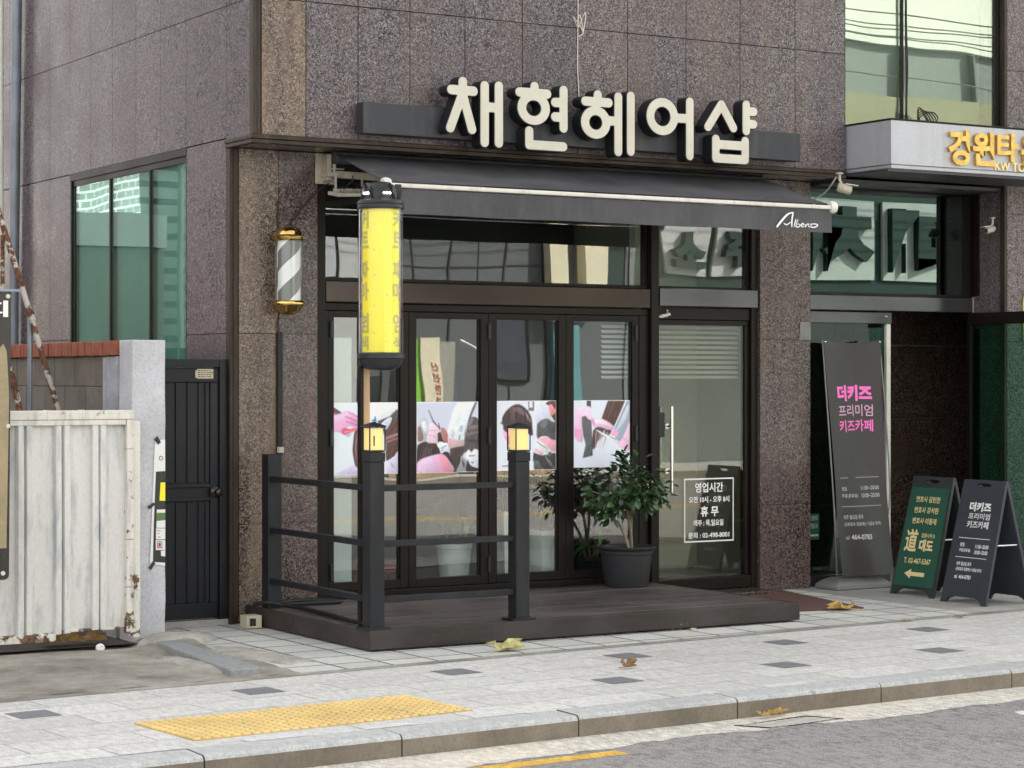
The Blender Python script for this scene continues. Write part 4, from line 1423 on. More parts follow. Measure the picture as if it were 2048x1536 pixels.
# flood lamp hanging from the awning arm
fl = thing('flood_lamp', 'small white flood lamp hanging on two rods under the left end of the awning', 'lamp', (0.72, -0.27, 2.82))
f = MB()
RF = Matrix.Translation((0.735, -0.25, 2.815)) @ Matrix.Rotation(math.radians(9), 4, 'X') @ Matrix.Rotation(math.radians(-3), 4, 'Y')
f.box(-0.115, 0.115, -0.075, 0.075, -0.012, 0.012, 0, RF)
for i in range(9):
    f.box(-0.092 + i * 0.021, -0.086 + i * 0.021, -0.05, 0.05, 0.0125, 0.032, 0, RF)
f.build('housing', 'cream_metal', fl, bevel=0.003)
MB().box(-0.085, 0.085, -0.052, 0.052, -0.016, -0.0125, 0, RF).build('lens', 'board_dark', fl)
r = MB()
for x in (0.64, 0.835):
    r.box(x - 0.006, x + 0.006, -0.256, -0.244, 2.82, 2.945)
    r.box(x - 0.012, x + 0.012, -0.262, -0.238, 2.935, 2.947)
r.build('hanger', 'cream_metal', fl)
MB().tube(smooth_path([(0.70, -0.25, 2.84), (0.74, -0.24, 2.88), (0.78, -0.22, 2.91), (0.79, -0.2, 2.94)]), 0.004, 6).tube(smooth_path([(0.76, -0.25, 2.84), (0.80, -0.26, 2.87), (0.85, -0.25, 2.85), (0.87, -0.2, 2.86), (0.9, -0.1, 2.95)]), 0.004, 6).build('flex', 'cable', fl, smooth=True)

# ------------------------------------------------------------------ yellow cylinder sign
YX, YY = 0.268, -1.60
ys_ = thing('cylinder_sign', 'tall yellow revolving cylinder sign with black cap on a timber pole', 'sign', (YX, YY, 1.65))
MB().box(YX - 0.085, YX - 0.043, -1.545, -1.50, 0.124, 1.66).build('pole', 'timber_pole', ys_, bevel=0.004)
MB().box(YX - 0.108, YX - 0.087, -1.545, -1.505, 0.124, 1.68).build('pole_channel', 'bronze', ys_, bevel=0.002)
MB().lathe([(0.109, 1.755), (0.109, 2.602)], (YX, YY, 0), 64, cap=False).build('printed_roll', 'yellow', ys_, smooth=True)
MB().lathe([(0.133, 1.752), (0.133, 2.604)], (YX, YY, 0), 64, cap=False).build('clear_tube', 'glass_clear', ys_, smooth=True)
VIEW = math.atan2(CAM[1] - YY, CAM[0] - YX)


def wrap(rad):
    return lambda a, b_, d=0.0: Vector((YX + (rad + d) * math.cos(VIEW + a / rad), YY + (rad + d) * math.sin(VIEW + a / rad), b_))


wr = MB()
for off in (-0.122, 0.122):
    for ch, z1, hgt in zip('커트파마염색', (2.590, 2.47, 2.295, 2.17, 1.985, 1.85), (0.105, 0.10, 0.105, 0.11, 0.115, 0.08)):
        text(wr, ch, wrap(0.1095), off - 0.045, off + 0.045, z1 - hgt, z1, d=0.001, bold=0.03, cuts=14)
wr.build('lettering', 'print_grey', ys_)
dt = MB()
rnd = random.Random(4)
for off, zs in ((-0.035, (2.51, 2.36, 2.21, 2.03, 1.87)), (0.035, (2.54, 2.40, 2.26, 2.09, 1.93, 1.82))):
    for z in zs:
        o_ = off + rnd.uniform(-.008, .008)
        W = wrap(0.1095)
        dt.add([W(o_ + 0.0045 * math.cos(k * PI / 4), z + 0.005 * math.sin(k * PI / 4), 0.0006) for k in range(8)], [tuple(range(8))])
dt.build('dots', 'print_grey', ys_)
MB().lathe([(0.100, 2.662), (0.128, 2.660), (0.137, 2.652), (0.140, 2.637), (0.136, 2.632), (0.140, 2.626), (0.140, 2.610), (0.1345, 2.604)], (YX, YY, 0), 48).build('top_ring', 'black_plastic', ys_, smooth=True, angle=30)
MB().lathe([(0.1345, 1.751), (0.141, 1.747), (0.141, 1.720), (0.132, 1.716), (0.125, 1.69), (0.105, 1.664), (0.06, 1.650), (0, 1.648)], (YX, YY, 0), 48).build('base_bowl', 'black_plastic', ys_, smooth=True, angle=30)
dm = MB().lathe([(0.104, 2.661), (0.103, 2.69), (0.096, 2.722), (0.080, 2.747), (0.050, 2.765), (0.0, 2.772)], (YX, YY, 0), 40)
dome = dm.build('dome', 'black_plastic', ys_, smooth=True, angle=50)
for k, a in enumerate((-0.92, 0.34, 1.7, 3.4)):
    th = VIEW + a
    # ear-shaped hood standing proud of the dome
    hd = MB()
    rim = []
    for j in range(-10, 11):
        t_ = 1 - (abs(j) / 10) ** 1.5                   # 0 at the feet, 1 at the tip of the ear
        s_ = math.copysign(0.47 * (abs(j) / 10) ** 1.15, j)
        rim.append((s_ + 0.10 * t_, 2.661 + 0.096 * t_))
    def pol(r, s_, z):
        return (YX + r * math.cos(th + s_), YY + r * math.sin(th + s_), z)
    for r0, r1 in ((0.085, 0.124),):
        for (s0, z0_), (s1, z1_) in zip(rim, rim[1:]):
            hd.quad(pol(r0, s0, z0_), pol(r0, s1, z1_), pol(r1, s1, z1_), pol(r1, s0, z0_))
            hd.quad(pol(r0, s0 * 0.94, z0_ - 0.004), pol(r0, s1 * 0.94, z1_ - 0.004), pol(r1, s1 * 0.94, z1_ - 0.004), pol(r1, s0 * 0.94, z0_ - 0.004))
            hd.quad(pol(r1, s0, z0_), pol(r1, s1, z1_), pol(r1, s1 * 0.94, z1_ - 0.004), pol(r1, s0 * 0.94, z0_ - 0.004))
            hd.quad(pol(0.107, s0 * 0.95, z0_), pol(0.107, s1 * 0.95, z1_), pol(0.107, s1 * 0.95, 2.661), pol(0.107, s0 * 0.95, 2.661))
    hd.build('hood', 'black_plastic', dome)
    ld = MB()
    for s_ in (-0.16, 0.0, 0.16):
        c = Vector((YX + 0.111 * math.cos(th + s_), YY + 0.111 * math.sin(th + s_), 2.695))
        bm = bmesh.new()
        bmesh.ops.create_icosphere(bm, subdivisions=2, radius=0.0066, matrix=Matrix.Translation(c))
        ld.add([v.co[:] for v in bm.verts], [tuple(v.index for v in f_.verts) for f_ in bm.faces])
        bm.free()
    ld.build('led_lights', 'led', dome, smooth=True)

# ------------------------------------------------------------------ barber pole on the left pier
BX, BY = 0.366, -0.115
bp = thing('barber_pole', 'wall mounted barber pole with grey and white spiral stripes and brass ends', 'barber pole', (BX, BY, 2.3))
MB().lathe([(0.094, 2.500), (0.104, 2.512), (0.108, 2.528), (0.100, 2.536), (0.086, 2.540), (0.082, 2.556), (0.066, 2.578), (0.03, 2.594), (0.0, 2.598)], (BX, BY, 0), 40).build('top_cap', 'brass', bp, smooth=True, angle=50)
MB().lathe([(0.092, 2.110), (0.104, 2.102), (0.108, 2.090), (0.102, 2.076), (0.084, 2.066), (0.072, 2.040), (0.040, 2.020), (0.0, 2.014)], (BX, BY, 0), 40).build('bottom_cap', 'brass', bp, smooth=True, angle=50)
sr_ = MB().lathe([(0.078, -0.195), (0.078, 0.195)], (0, 0, 0), 48).build('striped_roll', 'stripe', bp, smooth=True)
sr_.location = (BX, BY, 2.305)
MB().lathe([(0.092, 2.108), (0.092, 2.502)], (BX, BY, 0), 48, cap=False).build('glass_tube', 'glass_clear', bp, smooth=True)
MB().box(BX - 0.02, BX + 0.02, BY + 0.02, -0.001, 2.52, 2.56).box(BX - 0.02, BX + 0.02, BY + 0.02, -0.001, 2.06, 2.10).build('wall_bracket', 'brass', bp)
cb = MB().tube(smooth_path([(0.70, -0.03, 2.90), (0.64, -0.02, 2.86), (0.52, -0.015, 2.74), (0.42, -0.03, 2.62), (0.38, -0.06, 2.585)]), 0.005, 6)
cb.tube(smooth_path([(0.335, -0.008, 2.78), (0.333, -0.008, 2.65), (0.336, -0.01, 2.56)]), 0.004, 6)
tag(cb.build('lamp_cable', 'cable', smooth=True), 'black cable sagging from the awning bracket to the barber pole', 'cable')
cb = MB()
cb.tube(smooth_path([(0.335, -0.06, 2.06), (0.333, -0.02, 1.99), (0.342, -0.016, 1.90)]), 0.006, 6)
tag(cb.build('lamp_cable', 'cable', smooth=True), 'short black cable from the foot of the barber pole into the duct', 'cable')
cn_ = MB().box(0.328, 0.364, -0.028, -0.0015, 1.10, 1.905)
cn_.box(0.334, 0.358, -0.024, -0.0015, 0.35, 1.10)
tag(cn_.build('cable_duct', 'gate_black', bevel=0.002), 'black cable duct running down the left pier under the barber pole', 'cable duct')
cl = MB()
cl.box(0.322, 0.370, -0.034, -0.029, 1.112, 1.150).box(0.33, 0.334, -0.04, -0.035, 1.112, 1.15)
tag(cl.build('duct_clip', 'cream_metal'), 'small pale clip on the cable duct above the rear railing post', 'clip')
ho = MB()
ho.tube(smooth_path([(0.06, -0.24, 0.15), (0.12, -0.33, 0.165), (0.20, -0.38, 0.15), (0.25, -0.55, 0.142), (0.24, -0.95, 0.14), (0.19, -1.35, 0.142), (0.17, -1.62, 0.15)]), 0.014, 8)
ho.tube(smooth_path([(0.20, -0.22, 0.142), (0.40, -0.18, 0.15), (0.62, -0.22, 0.145), (0.66, -0.28, 0.14), (0.5, -0.30, 0.142), (0.24, -0.28, 0.142)]), 0.014, 8)
tag(ho.build('cable_hose', 'cable', smooth=True), 'black corrugated cable hose lying along the left edge of the deck', 'hose')
sx_ = MB()
q = on_z(508, 1256)
sx_.box(q[0] - 0.075, q[0] + 0.03, q[1] - 0.055, q[1] + 0.05, 0.004, 0.085)
sx_.box(q[0] - 0.055, q[0] - 0.012, q[1] - 0.0585, q[1] - 0.0555, 0.02, 0.068, 1)
tag(sx_.build('socket_box', ['beige_box', 'board_black'], bevel=0.006), 'weathered beige socket box on the tiles at the rear corner of the deck', 'socket box')

# ------------------------------------------------------------------ posters on the folding doors
def blur(a, sig):
    if sig < 0.2:
        return a
    k = np.exp(-0.5 * (np.arange(-int(3 * sig) - 1, int(3 * sig) + 2) / sig) ** 2)
    k /= k.sum()
    h_ = len(k) // 2
    for ax in (0, 1):
        p = np.pad(a, [(h_, h_) if i == ax else (0, 0) for i in (0, 1)], mode='edge')
        a = sum(w_ * np.take(p, np.arange(i, i + a.shape[ax]), axis=ax) for i, w_ in enumerate(k))
    return a


def art(name, label, box, shapes, ox, oy, sc):
    """a printed picture: shapes laid down one over another with soft edges, kept as colours on a fine grid"""
    x0, x1, z0, z1 = box
    Y0 = 0.072
    N = 200
    ss = 2
    gx, gz = np.meshgrid(np.linspace(x0, x1, N * ss), np.linspace(z0, z1, N * ss), indexing='ij')
    img = np.ones((N, N, 3)) * np.array(lin((244, 247, 252)))
    rn = np.random.default_rng(len(shapes))
    grain = blur(rn.normal(size=(N, N)), 2.2)
    grain /= abs(grain).max()
    st_ = rn.normal(size=(N, N))
    k9 = np.exp(-0.5 * (np.arange(-14, 15) / 7.0) ** 2)
    k9 /= k9.sum()
    st_ = sum(w_ * np.roll(np.roll(st_, i - 14, 1), (i - 14) // 3, 0) for i, w_ in enumerate(k9))
    st_ = blur(st_, 0.45)
    st_ /= st_.std() * 2.2
    for col, pts, *opt in shapes:
        P = [on_y(ox + x * sc, oy + y * sc, Y0) for x, y in pts]
        if 's' not in opt and len(P) > 3:
            P = [tuple(p)[:2] for p in smooth_path([(*p, 0) for p in P + P[:1]], 4)[:-1]]
        P = np.array(P)
        lo, hi = P.min(0), P.max(0)
        i0, i1 = [int(np.clip((v - x0) / (x1 - x0) * N * ss + e, 0, N * ss)) for v, e in ((lo[0], -2), (hi[0], 3))]
        j0, j1 = [int(np.clip((v - z0) / (z1 - z0) * N * ss + e, 0, N * ss)) for v, e in ((lo[1], -2), (hi[1], 3))]
        mask = np.zeros((N * ss, N * ss))
        if i1 > i0 and j1 > j0:
            X, Z = gx[i0:i1, j0:j1], gz[i0:i1, j0:j1]
            ins = np.zeros(X.shape, bool)
            for (ax_, az), (bx, bz) in zip(P, np.roll(P, -1, 0)):
                if az == bz:
                    continue
                ins ^= ((az > Z) != (bz > Z)) & (X < (bx - ax_) * (Z - az) / (bz - az) + ax_)
            mask[i0:i1, j0:j1] = ins
        mask = mask.reshape(N, ss, N, ss).mean((1, 3))
        size = max(hi[0] - lo[0], hi[1] - lo[1])
        mask = blur(mask, 0.55 + 0.8 * (size > 0.12))
        px_, pz_ = gx[::ss, ::ss], gz[::ss, ::ss]
        shade = 1.0
        if size > 0.07 and size < 0.45:
            shade = 1 + 0.42 * np.clip(((px_ - lo[0]) / (hi[0] - lo[0] + 1e-6) - 0.5) * -0.7 + ((pz_ - lo[1]) / (hi[1] - lo[1] + 1e-6) - 0.5), -1, 1) + 0.16 * grain
            if sum(col) < 330:
                shade = np.clip(shade + 0.55 * st_, 0.25, 2.4)
        c = np.array(lin(col)) * 1.12
        img = img * (1 - mask[..., None]) + np.clip(c * (shade[..., None] if not isinstance(shade, float) else 1.0), 0, 0.95) * mask[..., None]
    V, F, C = [], [], []
    xs_, zs_ = np.linspace(x0, x1, N), np.linspace(z0, z1, N)
    V = [(x, Y0 - 0.0012, z) for x in xs_ for z in zs_]
    F = [(i * N + j, (i + 1) * N + j, (i + 1) * N + j + 1, i * N + j + 1) for i in range(N - 1) for j in range(N - 1)]
    C = [(*c, 1) for c in img.reshape(-1, 3)]
    b_ = MB().box(x0 - 0.002, x1 + 0.002, Y0 - 0.001, Y0 + 0.004, z0 - 0.002, z1 + 0.002)
    n_ = len(V)
    V += b_.v
    C += [(0.88, 0.89, 0.92, 1)] * len(b_.v)
    F += [tuple(n_ + i for i in f_) for f_ in b_.f]
    me = bpy.data.meshes.new(name)
    me.from_pydata(V, [], F)
    ca = me.color_attributes.new('Col', 'FLOAT_COLOR', 'POINT')
    ca.data.foreach_set('color', np.array(C, dtype=np.float32).ravel())
    me.materials.append(M['poster'])
    o = bpy.data.objects.new(name, me)
    COL.objects.link(o)
    return tag(o, label, 'poster', 'hairdressing posters on the folding doors')


def strand(x0, y0, x1, y1, w_, col, bend=0):
    mx, my = (x0 + x1) / 2 + bend, (y0 + y1) / 2
    return (col, [(x0 - w_, y0), (mx - w_ * 0.8, my), (x1 - w_ * 0.3, y1), (x1 + w_ * 0.3, y1), (mx + w_ * 0.8, my), (x0 + w_, y0)], 's')


rnd = random.Random(11)
pa = [((224, 232, 238), [(140, 215), (1240, 215), (1240, 1430), (140, 1440)], 's'),
      ((236, 240, 246), [(700, 215), (1240, 215), (1240, 330), (900, 520), (780, 480)]),
      ((95, 84, 78), [(138, 290), (210, 335), (290, 400), (180, 430), (138, 390)]), ((212, 84, 96), [(138, 385), (175, 390), (190, 430), (150, 435)]),
      ((80, 110, 140), [(540, 225), (620, 215), (610, 310), (580, 290)]), ((90, 160, 210), [(580, 240), (620, 235), (612, 320), (585, 300)]),
      ((205, 196, 226), [(190, 1425), (350, 1345), (480, 1290), (640, 1300), (640, 1440), (200, 1440)]),
      ((230, 172, 212), [(142, 430), (250, 405), (385, 358), (500, 400), (600, 480), (605, 640), (500, 640), (400, 620), (340, 700), (310, 760), (220, 715), (142, 690)]),
      ((242, 196, 226), [(150, 450), (300, 420), (380, 390), (420, 440), (330, 520), (180, 560)]),
      ((196, 120, 160), [(350, 440), (480, 490), (600, 560), (600, 585), (470, 520), (345, 470)]), ((200, 128, 170), [(360, 520), (500, 560), (600, 620), (590, 640), (480, 590), (350, 550)]),
      ((205, 140, 180), [(400, 380), (500, 415), (590, 490), (590, 505), (490, 440), (395, 400)]),
      ((206, 86, 104), [(272, 700), (330, 640), (420, 665), (505, 645), (612, 655), (600, 690), (520, 700), (430, 735), (335, 772)]),
      ((228, 120, 140), [(330, 700), (430, 690), (520, 670), (560, 680), (430, 720), (340, 755)]),
      ((150, 195, 222), [(365, 770), (450, 750), (430, 780), (385, 810)]),
      ((98, 58, 60), [(500, 715), (560, 670), (640, 650), (640, 1285), (530, 1312), (490, 1190), (468, 1020), (488, 820)])]
for k in range(16):
    x = 505 + k * 9
    pa.append(strand(x, 720 + rnd.randint(0, 50), x - 25 + rnd.randint(0, 45), 1290, rnd.randint(3, 9), rnd.choice([(200, 150, 160), (58, 32, 34), (150, 96, 100), (70, 38, 40)]), rnd.randint(-45, 10)))
pa += [((70, 140, 190), [(785, 520), (830, 500), (855, 440), (870, 500), (878, 560), (830, 545)]),
       ((84, 74, 72), [(900, 540), (1080, 462), (1170, 380), (1245, 345), (1245, 640), (1100, 700), (960, 660)]),
       ((90, 62, 58), [(960, 640), (1140, 560), (1245, 520), (1245, 1080), (1150, 1150), (1095, 1190), (1035, 1180), (1030, 860)]),
       ((176, 124, 140), [(1040, 800), (1245, 730), (1245, 770), (1040, 850)]), ((160, 110, 125), [(1030, 880), (1245, 810), (1245, 830), (1030, 910)])]
for k in range(14):
    pa.append(strand(1245, 540 + k * 36, 1035, 800 + k * 27, 4, rnd.choice([(130, 95, 92), (50, 32, 30), (112, 80, 74)]), 0))
pa += [((78, 74, 82), [(892, 535), (1000, 490), (1090, 458), (1140, 480), (1120, 560), (1040, 690), (1000, 650), (940, 610)]),
       ((206, 212, 234), [(958, 572), (1040, 500), (1110, 462), (1140, 490), (1100, 590), (1030, 680)]),
       ((212, 206, 232), [(1040, 1230), (1110, 1190), (1180, 1130), (1245, 1060), (1245, 1425), (1040, 1425)]), ((170, 168, 200), [(1120, 1230), (1180, 1310), (1170, 1340), (1125, 1270)])]
art('poster', 'poster of a pink gloved hand combing wet brown hair, farthest from the glass door', (0.779, 1.281, 0.952, 1.436), pa, 650, 780, 180 / 1536)
pb = [((206, 211, 230), [(130, 225), (1175, 210), (1175, 1390), (130, 1405)], 's'),
      ((188, 190, 198), [(150, 520), (240, 450), (300, 560), (310, 760), (280, 860), (150, 850)]), ((225, 230, 240), [(190, 560), (250, 530), (300, 640), (290, 760), (240, 700)]),
      ((150, 118, 110), [(132, 640), (180, 620), (230, 800), (200, 870), (132, 860)]),
      ((224, 232, 238), [(800, 215), (1130, 215), (1090, 330), (1010, 480), (930, 800), (900, 950), (700, 1000), (640, 880), (650, 650), (690, 500), (720, 380)]),
      ((200, 206, 220), [(880, 600), (900, 640), (880, 720), (820, 690)]), ((178, 182, 205), [(850, 620), (885, 610), (900, 680), (870, 700)]), ((150, 155, 185), [(830, 780), (860, 770), (850, 850), (828, 850)]),
      ((214, 216, 226), [(700, 640), (760, 700), (740, 820), (670, 760)]), ((240, 244, 248), [(760, 300), (860, 260), (840, 520), (760, 560)]),
      ((198, 174, 176), [(690, 810), (800, 850), (920, 850), (900, 960), (700, 1000), (660, 920)]),
      ((86, 77, 77), [(1020, 455), (1175, 520), (1175, 1010), (1000, 1050), (900, 1110), (860, 1390), (740, 1390), (700, 1150), (680, 1000), (900, 960), (930, 800)]),
      ((120, 112, 112), [(1010, 610), (1175, 600), (1175, 640), (1000, 680)]), ((110, 102, 102), [(960, 740), (1175, 700), (1175, 730), (950, 790)]), ((62, 54, 54), [(960, 830), (1175, 850), (1175, 900), (950, 870)]), ((130, 122, 122), [(1020, 470), (1080, 490), (1040, 580), (1000, 600)]),
      ((62, 49, 47), [(700, 1000), (910, 960), (880, 1100), (800, 1390), (730, 1390), (680, 1180)]),
      ((90, 92, 108), [(1108, 212), (1142, 212), (1050, 440), (960, 640), (938, 780), (930, 720), (990, 520), (1040, 360)]),
      ((150, 150, 156), [(868, 1115), (930, 1170), (990, 1250), (970, 1370), (900, 1390), (790, 1390), (850, 1250)]), ((78, 72, 74), [(880, 1170), (930, 1260), (920, 1330), (890, 1260)]),
      ((222, 223, 232), [(958, 1060), (1005, 1015), (1040, 1085), (1092, 1008), (1175, 1060), (1175, 1330), (1050, 1280), (1000, 1190), (960, 1150)]), ((150, 150, 162), [(1000, 1110), (1110, 1110), (1090, 1130), (1010, 1135)]), ((120, 120, 132), [(1040, 1220), (1090, 1230), (1080, 1250), (1045, 1245)]), ((46, 38, 38), [(985, 1180), (1040, 1290), (1175, 1340), (1175, 1395), (960, 1390)]),
      ((47, 36, 36), [(128, 940), (220, 885), (380, 875), (470, 930), (600, 1010), (690, 1120), (735, 1395), (128, 1395)])]
for k in range(12):
    pb.append(strand(140 + k * 24, 1180 - k * 8, 250 + k * 20, 890 + k * 6, 4, rnd.choice([(110, 90, 90), (24, 16, 16), (80, 64, 62)]), -30))
pb += [((222, 178, 212), [(130, 1230), (200, 1175), (350, 1125), (470, 1098), (560, 1100), (650, 1190), (725, 1395), (130, 1400)]), ((226, 150, 170), [(470, 1100), (560, 1102), (650, 1192), (722, 1395), (560, 1395), (520, 1240)]), ((232, 196, 226), [(140, 1250), (300, 1160), (380, 1160), (360, 1395), (140, 1395)]),
       ((170, 110, 106), [(520, 640), (585, 650), (640, 740), (660, 840), (690, 900), (640, 950), (580, 880), (530, 760)]), ((215, 170, 180), [(640, 800), (700, 850), (690, 960), (650, 960)]),
       ((236, 206, 222), [(330, 590), (380, 560), (430, 550), (480, 548), (512, 640), (490, 720), (470, 760), (475, 890), (300, 895), (290, 790), (330, 690), (315, 620)]), ((206, 160, 186), [(340, 690), (420, 680), (480, 700), (420, 695), (345, 705)]), ((210, 166, 190), [(330, 760), (420, 790), (460, 790), (410, 800), (330, 775)]),
       ((60, 44, 46), [(470, 740), (520, 720), (560, 840), (600, 900), (520, 880), (480, 960)]),
       ((226, 229, 240), [(500, 880), (560, 900), (640, 908), (660, 980), (682, 1060), (600, 1050), (528, 1082), (500, 1000), (460, 940)]), ((180, 186, 206), [(520, 980), (580, 950), (640, 940), (570, 1000), (540, 1050)]),
       ((52, 50, 70), [(308, 340), (322, 336), (365, 440), (400, 520), (500, 630), (512, 680), (490, 650), (390, 550)], 's'), ((60, 50, 66), [(478, 560), (492, 556), (515, 660), (505, 700)], 's')]
art('poster', 'poster of a gloved hand brushing dye over dark hair above a pink forehead', (1.421, 1.908, 0.951, 1.437), pb, 820, 780, 160 / 1365)
pc = [((222, 226, 240), [(125, 195), (1130, 190), (1130, 1360), (125, 1370)], 's'), ((206, 210, 228), [(760, 200), (1130, 195), (1130, 640), (800, 600)]),
      ((120, 118, 130), [(648, 198), (752, 198), (750, 360), (655, 355)], 's'), ((224, 226, 236), [(668, 200), (726, 200), (724, 300), (670, 300)], 's'),
      ((226, 142, 142), [(985, 240), (1060, 225), (1130, 250), (1130, 440), (1040, 450), (1010, 350)]), ((92, 66, 56), [(945, 235), (990, 195), (1130, 188), (1130, 330), (1085, 300), (1050, 245), (990, 262)]), ((96, 62, 54), [(1045, 440), (1090, 415), (1130, 380), (1130, 540), (1080, 500)]),
      ((78, 80, 82), [(800, 585), (870, 515), (980, 490), (1060, 545), (1130, 565), (1130, 900), (1000, 850), (808, 830)]), ((110, 112, 112), [(870, 520), (980, 500), (940, 640), (860, 620)]), ((60, 62, 64), [(1000, 640), (1130, 600), (1130, 700), (1010, 740)]),
      ((52, 51, 53), [(740, 1060), (900, 1110), (1130, 1080), (1130, 1360), (900, 1350), (740, 1230)]), ((100, 100, 104), [(930, 1110), (1010, 1190), (1110, 1330), (1060, 1330), (970, 1210)]), ((84, 86, 88), [(750, 1200), (830, 1220), (880, 1350), (750, 1350)]),
      ((110, 122, 124), [(740, 1358), (1130, 1350), (1130, 1368), (740, 1370)], 's'),
      ((232, 164, 184), [(215, 640), (300, 640), (400, 620), (430, 900), (400, 1020), (370, 1100), (310, 980), (285, 900), (245, 800), (215, 730)]), ((206, 120, 140), [(290, 760), (340, 800), (370, 930), (340, 960), (300, 880)]), ((236, 186, 214), [(215, 670), (260, 700), (280, 860), (245, 790), (212, 740)]),
      ((60, 44, 44), [(310, 980), (400, 1000), (400, 1120), (365, 1110)]),
      ((64, 47, 46), [(162, 575), (198, 545), (212, 460), (280, 350), (390, 262), (500, 245), (620, 325), (700, 455), (722, 620), (722, 780), (600, 720), (420, 650), (310, 638), (292, 722), (232, 680), (215, 590)]),
      ((112, 92, 96), [(400, 310), (500, 300), (600, 370), (650, 440), (560, 430), (440, 370)]), ((140, 118, 124), [(600, 380), (670, 470), (700, 560), (640, 500)])]
for k in range(16):
    a = rnd.uniform(0.15, 0.95)
    pc.append(strand(250 + 420 * a, 340 - 80 * math.sin(PI * a) + 20, 240 + 440 * a + 20, 560 + 30 * a, 4, rnd.choice([(96, 74, 76), (44, 30, 30), (120, 98, 102)]), rnd.randint(-10, 20)))
pc += [((242, 180, 200), [(308, 645), (350, 628), (382, 670), (376, 740), (350, 790), (330, 740)]), ((210, 130, 150), [(325, 665), (350, 655), (362, 700), (345, 730)]),
       ((232, 168, 184), [(796, 840), (900, 788), (985, 800), (1060, 850), (1130, 870), (1130, 1040), (1060, 1045), (1010, 1000), (900, 900)]), ((240, 190, 206), [(850, 800), (970, 792), (990, 820), (880, 840)]),
       ((236, 172, 188), [(770, 985), (850, 1040), (905, 1062), (890, 1115), (800, 1060), (750, 1030)]),
       ((216, 219, 220), [(785, 835), (870, 890), (960, 960), (1055, 1052), (1010, 1125), (880, 1040), (770, 955)], 's'), ((150, 155, 156), [(800, 870), (900, 945), (890, 960), (790, 885)], 's'), ((120, 124, 126), [(900, 940), (980, 1000), (970, 1010), (895, 955)], 's'), ((80, 82, 84), [(1000, 1060), (1055, 1055), (1010, 1125), (985, 1110)], 's'),
       ((150, 152, 160), [(205, 1288), (270, 1280), (345, 1276), (335, 1308), (215, 1312)])]
art('poster', 'poster showing the back of a short haired head being trimmed with clippers', (2.055, 2.548, 0.953, 1.441), pc, 980, 780, 160 / 1365)
pd = [((220, 227, 242), [(155, 185), (1110, 180), (1110, 1310), (155, 1335)], 's'),
      ((240, 190, 222), [(165, 310), (240, 340), (300, 440), (290, 560), (305, 800), (285, 890), (165, 800)]), ((228, 160, 204), [(165, 660), (260, 680), (290, 760), (260, 800), (165, 800)]),
      ((164, 174, 194), [(1058, 183), (1105, 183), (1105, 540), (1040, 700), (960, 870), (870, 830), (840, 640)]), ((196, 206, 222), [(1060, 260), (1090, 300), (1020, 520), (900, 680), (880, 660)]),
      ((86, 62, 56), [(728, 183), (1030, 183), (960, 380), (840, 625), (720, 560), (618, 492)], 's')]
for k in range(12):
    pd.append(strand(745 + k * 23, 185, 640 + k * 18, 500 + k * 10, 5, rnd.choice([(112, 84, 76), (60, 40, 36), (140, 110, 100), (74, 52, 46)]), 0))
pd += [((222, 222, 230), [(1030, 183), (1066, 183), (860, 640), (838, 620)], 's'), ((70, 70, 80), [(1060, 183), (1072, 183), (864, 645), (856, 640)], 's'),
       ((74, 74, 78), [(368, 183), (442, 183), (442, 310), (370, 310)], 's'),
       ((244, 196, 226), [(200, 320), (300, 290), (430, 290), (450, 420), (500, 490), (620, 490), (760, 560), (832, 640), (800, 690), (720, 670), (640, 640), (500, 645), (470, 560), (380, 480), (330, 440), (260, 430)]), ((250, 214, 236), [(520, 500), (640, 510), (770, 590), (800, 640), (660, 590), (520, 560)]), ((222, 150, 196), [(440, 440), (490, 520), (500, 610), (470, 570)]),
       ((76, 50, 48), [(478, 690), (540, 632), (640, 640), (720, 672), (790, 690), (740, 790), (640, 800), (560, 880), (500, 1000), (448, 965)])]
for k in range(18):
    x = 500 + k * 15
    pd.append(strand(x, 700 + rnd.randint(-20, 40), x - 20 - k * 4 + rnd.randint(-20, 20), rnd.randint(960, 1250), rnd.choice([3, 4, 6]), rnd.choice([(90, 62, 58), (130, 92, 88), (206, 190, 200), (64, 44, 46), (220, 200, 214)]), rnd.randint(-6, 6)))
pd += [((242, 168, 206), [(800, 700), (865, 678), (908, 740), (865, 790), (790, 762)]),
       ((80, 82, 86), [(288, 455), (350, 440), (400, 500), (452, 520), (462, 800), (472, 1120), (300, 1162), (352, 930), (310, 780), (284, 545)], 's')]
for k in range(20):
    pd.append(((120, 124, 128), [(330 + k * 0.6, 560 + k * 29), (450, 535 + k * 29), (450, 541 + k * 29), (330 + k * 0.6, 567 + k * 29)], 's'))
pd += [((241, 198, 226), [(985, 800), (1040, 680), (1105, 560), (1105, 1010), (1000, 1000), (905, 960), (935, 890)]), ((224, 168, 206), [(990, 800), (1080, 870), (1060, 880), (980, 830)]),
       ((238, 233, 243), [(518, 680), (560, 688), (760, 790), (940, 890), (910, 925), (820, 880), (700, 800)], 's'), ((170, 170, 186), [(720, 760), (800, 800), (880, 835), (870, 850), (780, 815)], 's')]
art('poster', 'poster of a pink gloved hand snipping brown strands beside a comb, behind the shrub', (2.700, 3.186, 0.962, 1.441), pd, 1130, 780, 160 / 1365)

